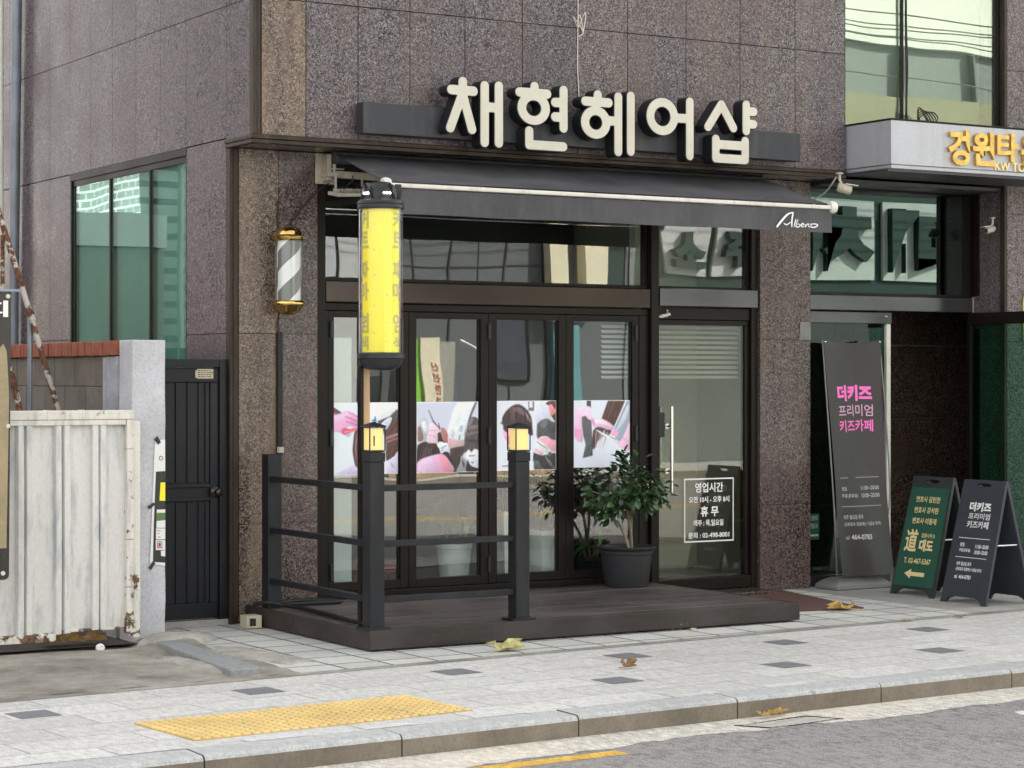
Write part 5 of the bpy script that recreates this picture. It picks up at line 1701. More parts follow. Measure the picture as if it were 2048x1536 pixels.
# ------------------------------------------------------------------ plants
def leaf_faces(mb, p, d, nrm, ln, wd, fold=0.25, droop=0.15):
    d = d.normalized()
    s_ = d.cross(nrm).normalized()
    n_ = s_.cross(d).normalized()
    prof = ((0.0, 0.06), (0.25, 0.78), (0.55, 1.0), (0.82, 0.62), (1.0, 0.03))
    vs = []
    for t_, w_ in prof:
        c = p + d * (ln * t_) - n_ * (droop * ln * t_ * t_)
        e = s_ * (wd * w_ / 2)
        vs += [c - e + n_ * (fold * wd * w_ * 0.5), c, c + e + n_ * (fold * wd * w_ * 0.5)]
    fs = []
    for i in range(4):
        a = i * 3
        fs += [(a, a + 1, a + 4, a + 3), (a + 1, a + 2, a + 5, a + 4)]
    mb.add(vs, fs)


def bush(base, tips, rnd, per, ln, wd, spread):
    """branches from base to tips, leaves along their outer part"""
    wood_, lv = MB(), MB()
    for tip in tips:
        a, b_ = Vector(base), Vector(tip)
        mid = a.lerp(b_, 0.5) + Vector((rnd.uniform(-.03, .03), rnd.uniform(-.03, .03), 0.05))
        P = smooth_path([a, mid, b_], 5)
        wood_.tube(P, [0.010 * (1 - 0.75 * i / (len(P) - 1)) for i in range(len(P))], 6)
        for k in range(per):
            t_ = rnd.uniform(0.42, 1.0) ** 0.8
            p = P[min(len(P) - 1, int(t_ * (len(P) - 1)))] + Vector((rnd.gauss(0, spread), rnd.gauss(0, spread), rnd.gauss(0, spread * 0.9)))
            out = (p - Vector((base[0], base[1], base[2] + 0.25)))
            d = out.normalized() + Vector((rnd.uniform(-.9, .9), rnd.uniform(-.9, .9), rnd.uniform(-.7, .35)))
            nrm = Vector((rnd.uniform(-.5, .5), rnd.uniform(-.7, .3), 1))
            s_ = rnd.uniform(0.65, 1.15)
            leaf_faces(lv, p, d, nrm, ln * s_, wd * s_, rnd.uniform(0.05, 0.4), rnd.uniform(0.0, 0.4))
    return wood_, lv


PX, PY = 2.955, -0.215
shb = thing('potted_shrub', 'leafy camellia shrub with pale buds growing in the large dark pot by the shop door', 'shrub', (PX, PY, 0.385))
rnd = random.Random(21)
tips = [(PX + x, PY + y, z) for x, y, z in ((-0.31, -0.02, 0.81), (-0.24, -0.10, 0.72), (-0.18, 0.08, 0.90), (-0.10, -0.1, 0.95), (-0.02, 0.0, 1.06), (0.04, -0.08, 0.97), (0.11, 0.05, 0.94),
                                           (0.18, -0.05, 0.88), (0.27, -0.02, 0.80), (0.30, 0.06, 0.75), (0.16, -0.16, 0.80), (0.0, -0.2, 0.84), (-0.15, -0.18, 0.78), (-0.2, 0.05, 0.66), (0.08, -0.15, 0.74))]
wd_, lv_ = bush((PX + 0.02, PY, 0.60), tips, rnd, 44, 0.068, 0.044, 0.048)
for k in range(10):                                                       # bare top shoot
    z = 0.98 + 0.012 * k
    leaf_faces(lv_, Vector((PX - 0.03 + rnd.gauss(0, .02), PY + rnd.gauss(0, .02), z)), Vector((rnd.uniform(-1, 1), rnd.uniform(-1, 1), 0.1)), Vector((0, -.3, 1)), 0.075, 0.035, 0.3, 0.3)
lv_.v = [(x, min(y, 0.03), z) for x, y, z in lv_.v]
for a, b_ in (((PX + 0.05, PY, 0.37), (PX + 0.02, PY, 0.62)), ((PX + 0.03, PY - 0.01, 0.37), (PX - 0.06, PY - 0.02, 0.56)), ((PX + 0.04, PY + 0.02, 0.37), (PX + 0.06, PY + 0.02, 0.66))):
    wd_.tube(smooth_path([a, ((a[0] + b_[0]) / 2 + 0.01, a[1], (a[2] + b_[2]) / 2), b_], 4), 0.011, 8)
wd_.build('stems', 'bark', shb, smooth=True)
lv_.build('leaves', 'leaf', shb)
bd = MB()
for k in range(26):
    q = lv_.v[rnd.randrange(0, len(lv_.v) // 15) * 15]
    bd.lathe([(0, -0.009), (0.006, -0.003), (0.006, 0.003), (0, 0.009)], (q[0] - 0.01, q[1] - 0.015, q[2] + 0.01), 8)
bd.build('buds', 'cream_metal', shb, smooth=True)
pt_ = thing('plant_pot', 'large dark grey plastic plant pot standing on the deck by the glass door', 'plant pot', (PX + 0.01, PY, 0.125))
MB().lathe([(0.0, 0.1262), (0.152, 0.1262), (0.157, 0.134), (0.182, 0.352), (0.189, 0.356), (0.191, 0.374), (0.187, 0.380), (0.193, 0.388), (0.209, 0.394), (0.212, 0.406), (0.206, 0.410), (0.190, 0.404), (0.180, 0.372)], (PX + 0.01, PY, 0), 48, cap=False).build('tub', 'pot', pt_, smooth=True, angle=30)
MB().lathe([(0.0, 0.384), (0.11, 0.382), (0.182, 0.376)], (PX + 0.01, PY, 0), 32, cap=False).build('soil', 'soil', pt_, smooth=True)


def inside_pot(px0, px1, py0, py1, y, mat, label, taper=0.8, square=False, leaf=None, nl=26, hh=0.4, ln=0.2, wd=0.05, seed=1, cat='plant pot'):
    xa, zt = on_y(px0, py0, y)
    xb, zb = on_y(px1, py1, y)
    cx, r = (xa + xb) / 2, abs(xb - xa) / 2
    zb = 0.1265
    p = MB()
    if square:
        p.ring_loft([[(cx - s_, y - s_, z), (cx + s_, y - s_, z), (cx + s_, y + s_, z), (cx - s_, y + s_, z)] for s_, z in ((r * taper, zb), (r * 0.97, zt - 0.04), (r, zt - 0.035), (r, zt), (r * 0.9, zt), (r * 0.88, zt - 0.03))])
    else:
        p.lathe([(0, zb), (r * taper, zb), (r * 0.96, zt - 0.035), (r, zt - 0.03), (r, zt), (r * 0.9, zt), (r * 0.86, zt - 0.03), (0, zt - 0.03)], (cx, y, 0), 28, cap=False)
    o = tag(p.build('planter', mat, smooth=not square, angle=30), label, cat, 'planters inside the shop window')
    if leaf:
        rn = random.Random(seed)
        t_ = thing('house_plant', leaf[1], 'house plant', (cx, y, zt - 0.03), 'house plants inside the shop window')
        lv, st_ = MB(), MB()
        for k in range(nl):
            a = rn.uniform(0, 2 * PI)
            h = rn.uniform(0.15, 1) * hh
            top = Vector((cx + math.cos(a) * r * 0.6 * rn.random() * 1.6, y + math.sin(a) * 0.12, zt + h))
            if k % 2 == 0:
                st_.tube([(cx + math.cos(a) * r * 0.3, y + math.sin(a) * 0.05, zt - 0.029), top], 0.004, 5)
            leaf_faces(lv, top, Vector((math.cos(a), math.sin(a), rn.uniform(-0.6, 0.8))), Vector((0, -0.2, 1)), ln * rn.uniform(0.7, 1.1), wd * rn.uniform(0.7, 1.2), 0.2, 0.5)
        st_.build('stems', 'bark', t_)
        lv.v = [(min(max(x, 0.68), 3.3), max(y_, 0.125), z) for x, y_, z in lv.v]
        lv.build('leaves', leaf[0], t_)
    return o


inside_pot(876, 940, 1088, 1156, 0.36, 'white_pot', 'round white planter behind the second folding door', 0.72, False, ('leaf_in', 'broad leaved house plant with drooping pale green leaves in the round white planter'), 16, 0.34, 0.22, 0.06, 2)
inside_pot(992, 1042, 1022, 1150, 0.40, 'white_pot', 'tall white planter behind the free railing post', 0.7, True, ('leaf_dark', 'dark feathery house plant in the tall white planter behind the free railing post'), 40, 0.5, 0.14, 0.03, 3)
inside_pot(1068, 1116, 1060, 1150, 0.32, 'white_pot', 'square white planter with a thick rim beside the folding door edge', 0.86, True, ('leaf_dark', 'dark bushy house plant in the square white planter'), 60, 0.55, 0.12, 0.04, 4)
inside_pot(1150, 1215, 1112, 1160, 0.32, 'black_plastic', 'wide black bowl planter behind the potted shrub', 0.75, False, ('leaf_in', 'light green spiky house plant in the black bowl planter'), 30, 0.22, 0.17, 0.035, 5)
inside_pot(1120, 1190, 1085, 1150, 0.55, 'black_plastic', 'black planter at the back behind the last poster', 0.8, False, ('leaf_dark', 'tall dark house plant reaching up behind the last poster'), 60, 0.5, 0.13, 0.04, 6)
x0, z0 = on_y(668, 1160, 0.30)
x1, z1 = on_y(745, 684, 0.30)
cbm = MB().box(0.79, 1.02, 0.26, 0.55, 0.1265, 1.88)
cb_ = tag(cbm.build('cabinet', 'inner_white', bevel=0.01), 'tall pale cabinet standing inside behind the first folding door', 'cabinet')
MB().box(0.83, 0.86, 0.252, 0.2595, 1.62, 1.70).build('handle', 'steel', cb_)
st_ = thing('stool', 'low red stool inside behind the second railing rail', 'stool', (1.34, 0.45, 0.125))
b = MB().box(1.16, 1.50, 0.34, 0.60, 0.25, 0.31)
for x in (1.19, 1.47):
    for y in (0.37, 0.57):
        b.box(x - 0.015, x + 0.015, y - 0.015, y + 0.015, 0.1265, 0.2505)
b.build('seat', 'red_box', st_, bevel=0.008)
for xa, xb, lab in ((3.43, 4.24, 'slatted blind half lowered behind the glass shop door'), (3.0, 3.25, 'slatted blind half lowered at the right edge of the folding doors')):
    bl = MB()
    for k in range(11):
        z = 1.60 + k * 0.037
        bl.add([(xa, 0.155, z), (xb, 0.155, z), (xb, 0.178, z + 0.020), (xa, 0.178, z + 0.020), (xa, 0.156, z - 0.001), (xb, 0.156, z - 0.001), (xb, 0.179, z + 0.019), (xa, 0.179, z + 0.019)], [(0, 1, 2, 3), (4, 5, 6, 7), (0, 1, 5, 4), (2, 3, 7, 6)])
    bl.box(xa, xb, 0.155, 0.18, 2.02, 2.05)
    tag(bl.build('window_blind', 'white_print'), lab, 'blind')

# ------------------------------------------------------------------ folding boards and roll banner by the entrance
def folding_board(name, label, xf, yc, wdt, spread, H_, board, parts_fn):
    t_ = thing(name, label, 'sandwich board', (xf + spread / 2, yc, 0), 'sandwich boards by the entrance')
    xa = xf + spread / 2
    for side in (0, 1):
        o = Vector((xf if side == 0 else xf + spread, yc, 0))
        ap = Vector((xa + (-0.012 if side == 0 else 0.012), yc, H_))
        u = (0, -1, 0) if side == 0 else (0, 1, 0)
        v_ = ap - o
        F_ = Frame(o, u, v_)
        hw, L_ = wdt / 2, v_.length
        out = [(-hw, 0.0), (-hw + 0.045, 0.0), (-hw + 0.075, 0.035), (-hw + 0.12, 0.052), (hw - 0.12, 0.052), (hw - 0.075, 0.035), (hw - 0.045, 0), (hw, 0), (hw - 0.018, L_), (-hw + 0.018, L_)]
        slot = [(0.075 * math.cos(a) * (1.0), L_ - 0.036 + 0.016 * math.sin(a)) for a in np.linspace(0, 2 * PI, 18)[:-1]]
        b_ = MB()
        fill_outline(b_, [out, slot], lambda a, c, d: F_(a, c, -d), 0.0, 0.022)
        pn = b_.build('panel', 'frame_dark' if board != 'board_dark' else 'board_dark', t_, bevel=0.002)
        if side == 0:
            parts_fn(F_, hw, L_, pn)
    s_ = MB()
    z = 0.42
    for sgn in (-1, 1):
        yy_ = yc + sgn * (wdt / 2 - 0.03)
        s_.tube([(xf + 0.5 * spread * z / H_ + 0.02, yy_, z), (xf + spread - 0.5 * spread * z / H_ - 0.02, yy_, z)], 0.005, 8)
    s_.build('spreader_cord', 'white_print', t_)
    return t_


def green_face(F_, hw, L_, pn):
    b_ = MB()
    v0, v1 = 0.07, L_ - 0.085
    a = hw - 0.02
    b_.prism([(-a, v0), (a, v0), (a - 0.014, v1), (-a + 0.014, v1)], lambda p, q, d: F_(p, q, d), 0.0005, 0.006)
    bd = b_.build('poster_board', 'board_green', pn)
    V = lambda y: v1 - (y - 890) / 475 * (v1 - v0)
    U = lambda f_: -a + 2 * a * f_
    t_ = MB()
    for s_, y in (('변호사 김민찬', 947), ('변호사 강석현', 999), ('변호사 이동재', 1051)):
        text(t_, s_, F_, U(0.20), U(0.80), V(y + 15), V(y - 15), d=0.0075, bold=0.02)
    text(t_, '道', F_, U(0.11), U(0.42), V(1202), V(1092), d=0.0075, bold=0.022)
    text(t_, '법률사무소', F_, U(0.50), U(0.84), V(1130), V(1108), d=0.0075, bold=0.01)
    text(t_, '대도', F_, U(0.48), U(0.83), V(1196), V(1138), d=0.0075, bold=0.05)
    text(t_, 'T. 02-467-5367', F_, U(0.17), U(0.84), V(1256), V(1230), d=0.0075, bold=0.02)
    t_.prism([(U(0.24), V(1305)), (U(0.40), V(1282)), (U(0.40), V(1296)), (U(0.74), V(1296)), (U(0.74), V(1315)), (U(0.40), V(1315)), (U(0.40), V(1328))], lambda p, q, d: F_(p, q, d), 0.0065, 0.0075)
    t_.build('lettering', 'gold_print', pn)


def slate_face(F_, hw, L_, pn):
    V = lambda y: (1430 - y) / 565 * L_
    a = hw - 0.012
    U = lambda f_: -a + 2 * a * f_
    t_ = MB()
    D = 0.0012
    text(t_, '더키즈', F_, U(0.26), U(0.76), V(1009), V(966), d=D, bold=0.05)
    text(t_, '프리미엄', F_, U(0.27), U(0.77), V(1045), V(1016), d=D, bold=0.012)
    text(t_, '키즈카페', F_, U(0.27), U(0.77), V(1086), V(1052), d=D, bold=0.022)
    for y in (1132, 1220):
        t_.quad(F_(U(0.14), V(y + 1.3), D), F_(U(0.86), V(y + 1.3), D), F_(U(0.86), V(y - 1.3), D), F_(U(0.14), V(y - 1.3), D))
    for s_, y, a0, a1 in (('평일', 1163, 0.2, 0.3), ('11:00~20:00', 1167, 0.56, 0.86), ('주말(공휴일)', 1189, 0.2, 0.46), ('10:00~20:00', 1193, 0.56, 0.86), ('매주 월요일 휴무', 1250, 0.2, 0.54), ('(공휴일과 겹칠때는 다음날 휴무)', 1275, 0.2, 0.80), ('tel', 1309, 0.2, 0.26), ('464-0783', 1309, 0.3, 0.58)):
        text(t_, s_, F_, U(a0), U(a1), V(y + 9), V(y - 9), d=D, bold=0.02)
    t_.build('lettering', 'white_print', pn)


folding_board('sandwich_board', 'green sandwich board with cream lettering and a left pointing arrow beside the tall banner', 5.045, -0.865, 0.47, 0.46, 0.872, 'board_green', green_face)
folding_board('sandwich_board', 'slate black sandwich board with white lettering standing nearest the kerb at the entrance', 4.975, -1.485, 0.462, 0.46, 0.872, 'board_dark', slate_face)

bn = thing('banner_stand', 'tall dark vinyl banner with pink Korean lettering leaning back on a grey base', 'banner', (5.1, -0.2, 0))
BL, BR_, TL, TR = [Vector(p) for p in ((4.868, -0.30, 0.105), (5.380, -0.295, 0.105), (4.884, -0.045, 1.893), (5.452, -0.04, 1.897))]
BN = Vector((0, -0.99, -0.14)).normalized()


def bfn(u, v, d=0.0):
    p = BL.lerp(BR_, u).lerp(TL.lerp(TR, u), v)
    bil = 0.036 * math.sin(PI * v) * math.cos((u - 0.5) * PI * 0.9) + 0.010 * math.sin(u * 7 + v * 5)
    edge = (u - 0.5) * -0.035 * math.sin(PI * min(1, v * 1.1)) ** 2
    sag = -0.022 * math.sin(PI * u) * v ** 8
    return p + BN * (d - bil) + Vector((edge, 0, sag))


fb = MB()
nu, nv = 24, 60
for s_ in (0, 1):
    fb.add([bfn(i / nu, j / nv, -0.0015 * s_) for j in range(nv + 1) for i in range(nu + 1)], [(j * (nu + 1) + i, j * (nu + 1) + i + 1, (j + 1) * (nu + 1) + i + 1, (j + 1) * (nu + 1) + i) for j in range(nv) for i in range(nu)])
bs = fb.build('banner_sheet', 'banner', bn, smooth=True)
V = lambda y: 1 - (y - 232) / 1061
for nm, mt_, rows in (('title_lettering', 'pink', (('더키즈', 0.18, 0.82, 511, 436, 0.05), ('키즈카페', 0.17, 0.83, 651, 596, 0.02))),
                      ('subtitle_lettering', 'pale_pink', (('프리미엄', 0.18, 0.83, 581, 527, 0.008),)),
                      ('small_lettering', 'grey_white', (('평일', 0.13, 0.22, 915, 897, 0.01), ('11:00~20:00', 0.51, 0.87, 914, 896, 0.01), ('주말(공휴일)', 0.12, 0.43, 948, 929, 0.01), ('10:00~20:00', 0.51, 0.87, 948, 929, 0.01),
                                                     ('매주 월요일 휴무', 0.13, 0.50, 1043, 1023, 0.01), ('(공휴일과 겹칠때는 다음날 휴무)', 0.13, 0.84, 1075, 1056, 0.01), ('tel', 0.14, 0.21, 1132, 1114, 0.0), ('464-0783', 0.25, 0.63, 1134, 1110, 0.03)))):
    tm = MB()
    for s_, a, b_, y1, y0, bo_ in rows:
        text(tm, s_, bfn, a, b_, V(y1), V(y0), d=0.002, bold=bo_)
    if nm == 'small_lettering':
        for y in (857, 985):
            tm.quad(bfn(0.10, V(y + 1), 0.002), bfn(0.5, V(y + 1), 0.002), bfn(0.5, V(y - 1), 0.002), bfn(0.10, V(y - 1), 0.002))
            tm.quad(bfn(0.5, V(y + 1), 0.002), bfn(0.88, V(y + 1), 0.002), bfn(0.88, V(y - 1), 0.002), bfn(0.5, V(y - 1), 0.002))
    tm.build(nm, mt_, bs)
rd = MB()
rd.tube(smooth_path([(4.93, -0.16, 0.09), (4.86, -0.21, 0.6), (4.85, -0.16, 1.2), (4.884, -0.04, 1.893)]), 0.006, 8)
rd.tube(smooth_path([(5.27, -0.16, 0.09), (5.40, -0.21, 0.6), (5.42, -0.16, 1.2), (5.452, -0.035, 1.897)]), 0.006, 8)
rd.build('support_rod', 'base_grey', bn, smooth=True)
for c in (TL, TR):
    MB().lathe([(0, -0.004), (0.012, -0.003), (0.012, 0.003), (0, 0.004)], tuple(c + Vector((0.012 if c is TL else -0.012, -0.014, -0.012))), 12).build('corner_clip', 'steel', bn)
bb = MB()
bb.ring_loft([[(5.095 + sx_ * a, -0.155 + sy_ * b_, z) for sx_, sy_ in ((-1, -1), (1, -1), (1, 1), (-1, 1))] for a, b_, z in ((0.27, 0.135, 0.002), (0.27, 0.135, 0.035), (0.235, 0.11, 0.06), (0.17, 0.07, 0.088))])
bb.build('base', 'base_grey', bn, bevel=0.01)

# ------------------------------------------------------------------ cameras, cables at the entrance
def cctv(x, y, z, lab, sc=1.0, yaw=0.4):
    c = thing('security_camera', lab, 'camera', (x, y, z))
    R_ = Matrix.Translation((x, y, z)) @ Matrix.Rotation(yaw, 4, 'Z') @ Matrix.Rotation(0.25, 4, 'Y') @ Matrix.Scale(sc, 4)
    b_ = MB()
    b_.lathe([(0, -0.05), (0.028, -0.05), (0.036, -0.035), (0.036, 0.04), (0.03, 0.055), (0, 0.055)], (0, 0, 0), 20)
    rot = R_ @ Matrix.Rotation(PI / 2, 4, 'Y')
    b_.v = [tuple(rot @ Vector(p)) for p in b_.v]
    b_.build('body', 'cream_metal', c, smooth=True, angle=40)
    l_ = MB().lathe([(0, 0.0555), (0.022, 0.0555), (0.02, 0.062), (0, 0.062)], (0, 0, 0), 16)
    l_.v = [tuple(rot @ Vector(p)) for p in l_.v]
    l_.build('lens', 'board_black', c)
    a_ = MB().tube([tuple(R_ @ Vector(p)) for p in ((-0.03, 0, 0.03), (-0.05, 0, 0.06), (-0.06, 0, 0.1))], 0.012 * sc, 10)
    a_.lathe([(0, 0), (0.03 * sc, 0), (0.025 * sc, 0.012), (0, 0.012)], tuple(R_ @ Vector((-0.06, 0, 0.095))), 16)
    a_.build('arm', 'cream_metal', c, smooth=True)
    v_ = MB().bar(R_ @ Vector((0.0, 0.0, 0.036)), R_ @ Vector((0.095, 0.0, 0.045)), 0.06 * sc, 0.005)
    v_.build('visor', 'white_metal', c)
    return c


cctv(4.69, -0.53, 3.005, 'cream security camera hanging under the left corner of the grey canopy', 1.0, -0.5)
cctv(6.36, -0.30, 2.775, 'small white security camera on the dark jamb right of the entrance transom', 0.8, PI)
wc = MB()
wc.tube(smooth_path([(4.83, -0.02, 2.93), (4.80, -0.03, 2.935), (4.76, -0.10, 2.96), (4.74, -0.25, 3.0), (4.66, -0.42, 3.04), (4.64, -0.50, 3.09)]), 0.006, 6)
tag(wc.build('camera_cable', 'cable_white', smooth=True), 'white cable looping from the right pier to the camera under the canopy', 'cable')
bw = MB()
bw.tube(smooth_path([(5.452, -0.35, 7.2), (5.45, -0.348, 5.5), (5.447, -0.35, 4.3), (5.455, -0.35, 3.9), (5.447, -0.352, 3.52)]), 0.009, 8)
bw.tube(smooth_path([(5.462, -0.356, 7.2), (5.445, -0.355, 4.6), (5.458, -0.356, 4.0), (5.45, -0.36, 3.6), (5.52, -0.42, 3.52)]), 0.007, 6)
tag(bw.build('down_cable', 'cable', smooth=True), 'black cables clipped down the mullion of the upper teal window', 'cable')
bw = MB()
rnd = random.Random(8)
for k in range(5):
    a = 0.02 * k
    bw.tube(smooth_path([(5.46, -0.40, 3.56 - a), (5.50 + a, -0.42, 3.53), (5.50, -0.43, 3.66 - a), (5.54 + a, -0.44, 3.64), (5.60 + a, -0.45, 3.55 + a * .5), (5.66 - a, -0.45, 3.515), (5.58, -0.45, 3.56 - a * .3), (5.52 + a, -0.44, 3.66 - a)]), 0.005, 6)
tag(bw.build('cable_coil', 'cable', smooth=True), 'tangled coil of cable lying on top of the grey canopy', 'cable coil')

# ------------------------------------------------------------------ left side: black gate, pillar, walls, white metal gate
gt = thing('black_gate', 'narrow black metal gate with vertical grooves and a round knob between pillar and building', 'gate', (-0.3, 0.08, 0))
MB().box(-0.058, -0.004, 0.03, 0.13, 0.0, 1.725).box(-0.62, -0.059, 0.03, 0.13, 1.672, 1.725).box(-0.64, -0.59, 0.03, 0.13, 0.0, 1.671).build('gate_frame', 'gate_black', gt, bevel=0.003)
lf = MB()
lf.box(-0.588, -0.063, 0.065, 0.10, 0.045, 1.668)
lf.box(-0.588, -0.063, 0.048, 0.066, 1.575, 1.667)
lf.box(-0.588, -0.063, 0.048, 0.066, 0.046, 0.145)
lf.box(-0.118, -0.063, 0.048, 0.066, 0.1455, 1.5745)
for z in (0.818, 0.905):
    lf.box(-0.588, -0.119, 0.044, 0.066, z - 0.012, z + 0.012)
for x in (-0.52, -0.44, -0.355, -0.275, -0.198, -0.15):
    for z0, z1 in ((0.146, 0.80), (0.925, 1.574)):
        lf.box(x, x + 0.062 if x < -0.2 else x + 0.03, 0.054, 0.066, z0, z1)
gl = lf.build('gate_leaf', 'gate_black', gt, bevel=0.004)
kn = MB().lathe([(0.036, 0), (0.036, 0.006), (0.028, 0.012), (0.012, 0.016), (0.012, 0.035), (0.022, 0.042), (0.028, 0.055), (0.022, 0.068), (0, 0.073)], (0, 0, 0), 24)
R_ = Matrix.Translation((-0.082, 0.046, 0.862)) @ Matrix.Rotation(PI / 2, 4, 'X')
kn.v = [tuple(R_ @ Vector(p)) for p in kn.v]
kn.build('knob', 'bronze_gloss', gl, smooth=True, angle=50)
sk = MB()
sk.box(-0.222, -0.212, 0.0455, 0.0475, 1.606, 1.652)
sk.box(-0.211, -0.098, 0.0455, 0.0475, 1.600, 1.662)
FG = Frame((0, 0.0454, 0))
rnd = random.Random(2)
for r_ in range(4):
    x = -0.205
    while x < -0.11:
        w_ = rnd.uniform(0.006, 0.02)
        sk.quad(FG(x, 1.609 + r_ * 0.013, 0.0004), FG(min(x + w_, -0.103), 1.609 + r_ * 0.013, 0.0004), FG(min(x + w_, -0.103), 1.615 + r_ * 0.013, 0.0004), FG(x, 1.615 + r_ * 0.013, 0.0004), 1)
        x += w_ + 0.005
sk.build('notice_sticker', ['beige_box', 'board_black'], gl)
sp = MB().box(-0.62, -0.004, 0.02, 0.2, -0.02, 0.035)
tag(sp.build('gate_sill', 'apron'), 'low concrete sill under the narrow black gate', 'sill')

pil = thing('gate_pillar', 'rough whitish plastered pillar beside the corrugated gate with a notice taped on', 'pillar', (-0.73, -0.36, 0))
p = MB()
rings = []
rnd = random.Random(6)
for z in np.linspace(-0.03, 1.838, 16):
    j = [rnd.uniform(-.003, .003) for _ in range(8)]
    rings.append([(-0.836 + j[0], -0.42 + j[1], z), (-0.618 + j[2], -0.42 + j[3], z), (-0.618 + j[4], -0.20, z), (-0.836 + j[6], -0.20, z)])
p.ring_loft(rings)
p.build('shaft', 'plaster', pil, bevel=0.006)
PLN = -0.4265
QP = lambda x, y: on_y(250 + x * 0.20833, 840 + y * 0.20833, PLN)
nz = tag(thing('taped_notice', 'tall paper notice with white border fixed with black tape to the whitish pillar', 'notice', (-0.65, PLN, 0.9)))


def flat(mb, pts, d, fn=QP, m=0, y=PLN):
    P = [fn(*p) for p in pts]
    P = [(min(a, -0.6185), c) for a, c in P]
    tri = tessellate_polygon([[Vector((*p, 0)) for p in P]])
    mb.add([(a, y - d, c) for a, c in P], [tuple(t_) for t_ in tri], m)


b_ = MB()
flat(b_, [(288, 200), (385, 185), (385, 1400), (240, 1375)], 0.0)
b_.build('paper', 'paper', nz)
b_ = MB()
flat(b_, [(296, 495), (385, 490), (385, 1370), (268, 1362), (276, 1000)], 0.0012)
b_.build('dark_print', 'board_black', nz)
b_ = MB()
flat(b_, [(340, 600), (385, 598), (385, 775), (330, 775)], 0.0024)
b_.build('yellow_print', 'yellow', nz)
b_ = MB()
flat(b_, [(304, 860), (385, 858), (385, 1035), (300, 1035)], 0.0024)
flat(b_, [(296, 1040), (385, 1040), (385, 1145), (296, 1145)], 0.0024)
flat(b_, [(294, 1152), (385, 1152), (385, 1248), (294, 1248)], 0.0024)
flat(b_, [(342, 1255), (385, 1250), (385, 1310), (345, 1305)], 0.0024)
b_.build('white_print', 'paper', nz)
b_ = MB()
flat(b_, [(304, 890), (385, 890), (385, 960), (302, 970)], 0.0034)
b_.build('green_print', 'leaf_in', nz)
b_ = MB()
for a, c, dd, e in ((308, 1165, 355, 1172), (308, 1222, 355, 1230), (308, 1165, 314, 1230), (349, 1165, 355, 1230), (320, 1180, 342, 1215), (330, 345, 356, 352), (326, 352, 332, 380), (355, 352, 362, 380), (330, 380, 356, 387), (300, 1060, 340, 1066), (304, 1085, 330, 1090), (312, 1120, 340, 1126)):
    flat(b_, [(a, c), (dd, c), (dd, e), (a, e)], 0.0036)
b_.build('red_print', 'red_box', nz)
for q in ([(275, 185), (308, 152), (343, 212), (315, 238)], [(212, 830), (275, 790), (285, 815), (230, 858)], [(222, 1420), (265, 1355), (290, 1372), (248, 1440)]):
    b_ = MB()
    flat(b_, q, 0.0046)
    b_.build('tape', 'tape', nz)

bw_ = thing('yard_wall', 'old concrete block wall with a red brick coping behind the white gate', 'wall', (-0.78, 2, 0))
b_ = MB()
y = -0.02
row = 0
for r_ in range(9):
    z0 = -0.02 + r_ * 0.196
    y = -0.02 + (0.0 if r_ % 2 else -0.19)
    while y < 6:
        y0, y1 = max(y, -0.02), min(y + 0.386, 6)
        if y1 > y0 + 0.02:
            b_.box(-0.85 + random.uniform(0, .003), -0.70, y0 + 0.003, y1 - 0.003, z0 + 0.003, z0 + 0.193)
        y += 0.39
b_.box(-0.842, -0.708, -0.015, 5.99, -0.02, 1.744)
b_.build('block_work', 'block', bw_, bevel=0.004)
b_ = MB()
y = -0.195
while y < 6:
    t_ = random.uniform(-.004, .004)
    b_.box(-0.876 + t_, -0.676 + t_, y + 0.0025, y + 0.0605, 1.742 + random.uniform(0, .003), 1.834 + random.uniform(-.004, .004))
    y += 0.0635
b_.build('brick_coping', 'red_brick', bw_, bevel=0.005)
MB().box(-0.856, -0.70, -0.196, -0.022, -0.02, 1.738).box(-0.858, -0.851, -0.020, 0.03, 0.0, 1.736).build('plaster_patch', 'plaster_old', bw_, bevel=0.006)

mg = thing('metal_gate', 'rust stained white corrugated metal gate across the yard entrance', 'gate', (-1.3, -0.52, 0))
sh_ = MB()
XS = [-2.6, -1.66, -1.648, -1.598, -1.560, -1.546, -1.508, -1.385, -1.372, -1.315, -1.275, -1.262, -1.222, -1.150, -1.138, -1.076, -1.04, -1.028, -0.985, -0.93]
pf = []
ridges = [(-1.575, 0.026), (-1.522, 0.026), (-1.343, 0.026), (-1.288, 0.026), (-1.112, 0.026), (-1.062, 0.026), (-1.80, 0.026), (-1.85, 0.026), (-2.05, 0.026), (-2.10, 0.026)]
N_ = 420
for i in range(N_ + 1):
    x = -2.6 + (2.6 - 0.918) * i / N_
    h_ = 0.0
    for c, w_ in ridges:
        h_ = max(h_, min(1, max(0, (w_ - abs(x - c)) / 0.008)) * 0.036)
    pf.append((x, h_))
zs = np.linspace(0.075, 1.35, 14)
vs = [(x, -0.500 - h_ + 0.0025 * math.sin(z * 4 + x * 3), z + (0.012 * math.sin(x * 5) if z < 0.1 else 0)) for z in zs for x, h_ in pf]
sh_.add(vs, [(j * (N_ + 1) + i, j * (N_ + 1) + i + 1, (j + 1) * (N_ + 1) + i + 1, (j + 1) * (N_ + 1) + i) for j in range(13) for i in range(N_)])
sh_.build('corrugated_sheet', 'gate_white', mg)
fr_ = MB()
fr_.box(-2.6, -0.872, -0.545, -0.46, 1.352, 1.408)
fr_.box(-2.6, -0.92, -0.54, -0.505, 1.318, 1.351)
for a, b2 in ((-1.42, -1.405), (-1.20, -1.185)):
    fr_.box(a, b2, -0.549, -0.455, 1.350, 1.411)
fr_.build('top_rail', 'gate_rusty', mg, bevel=0.005)
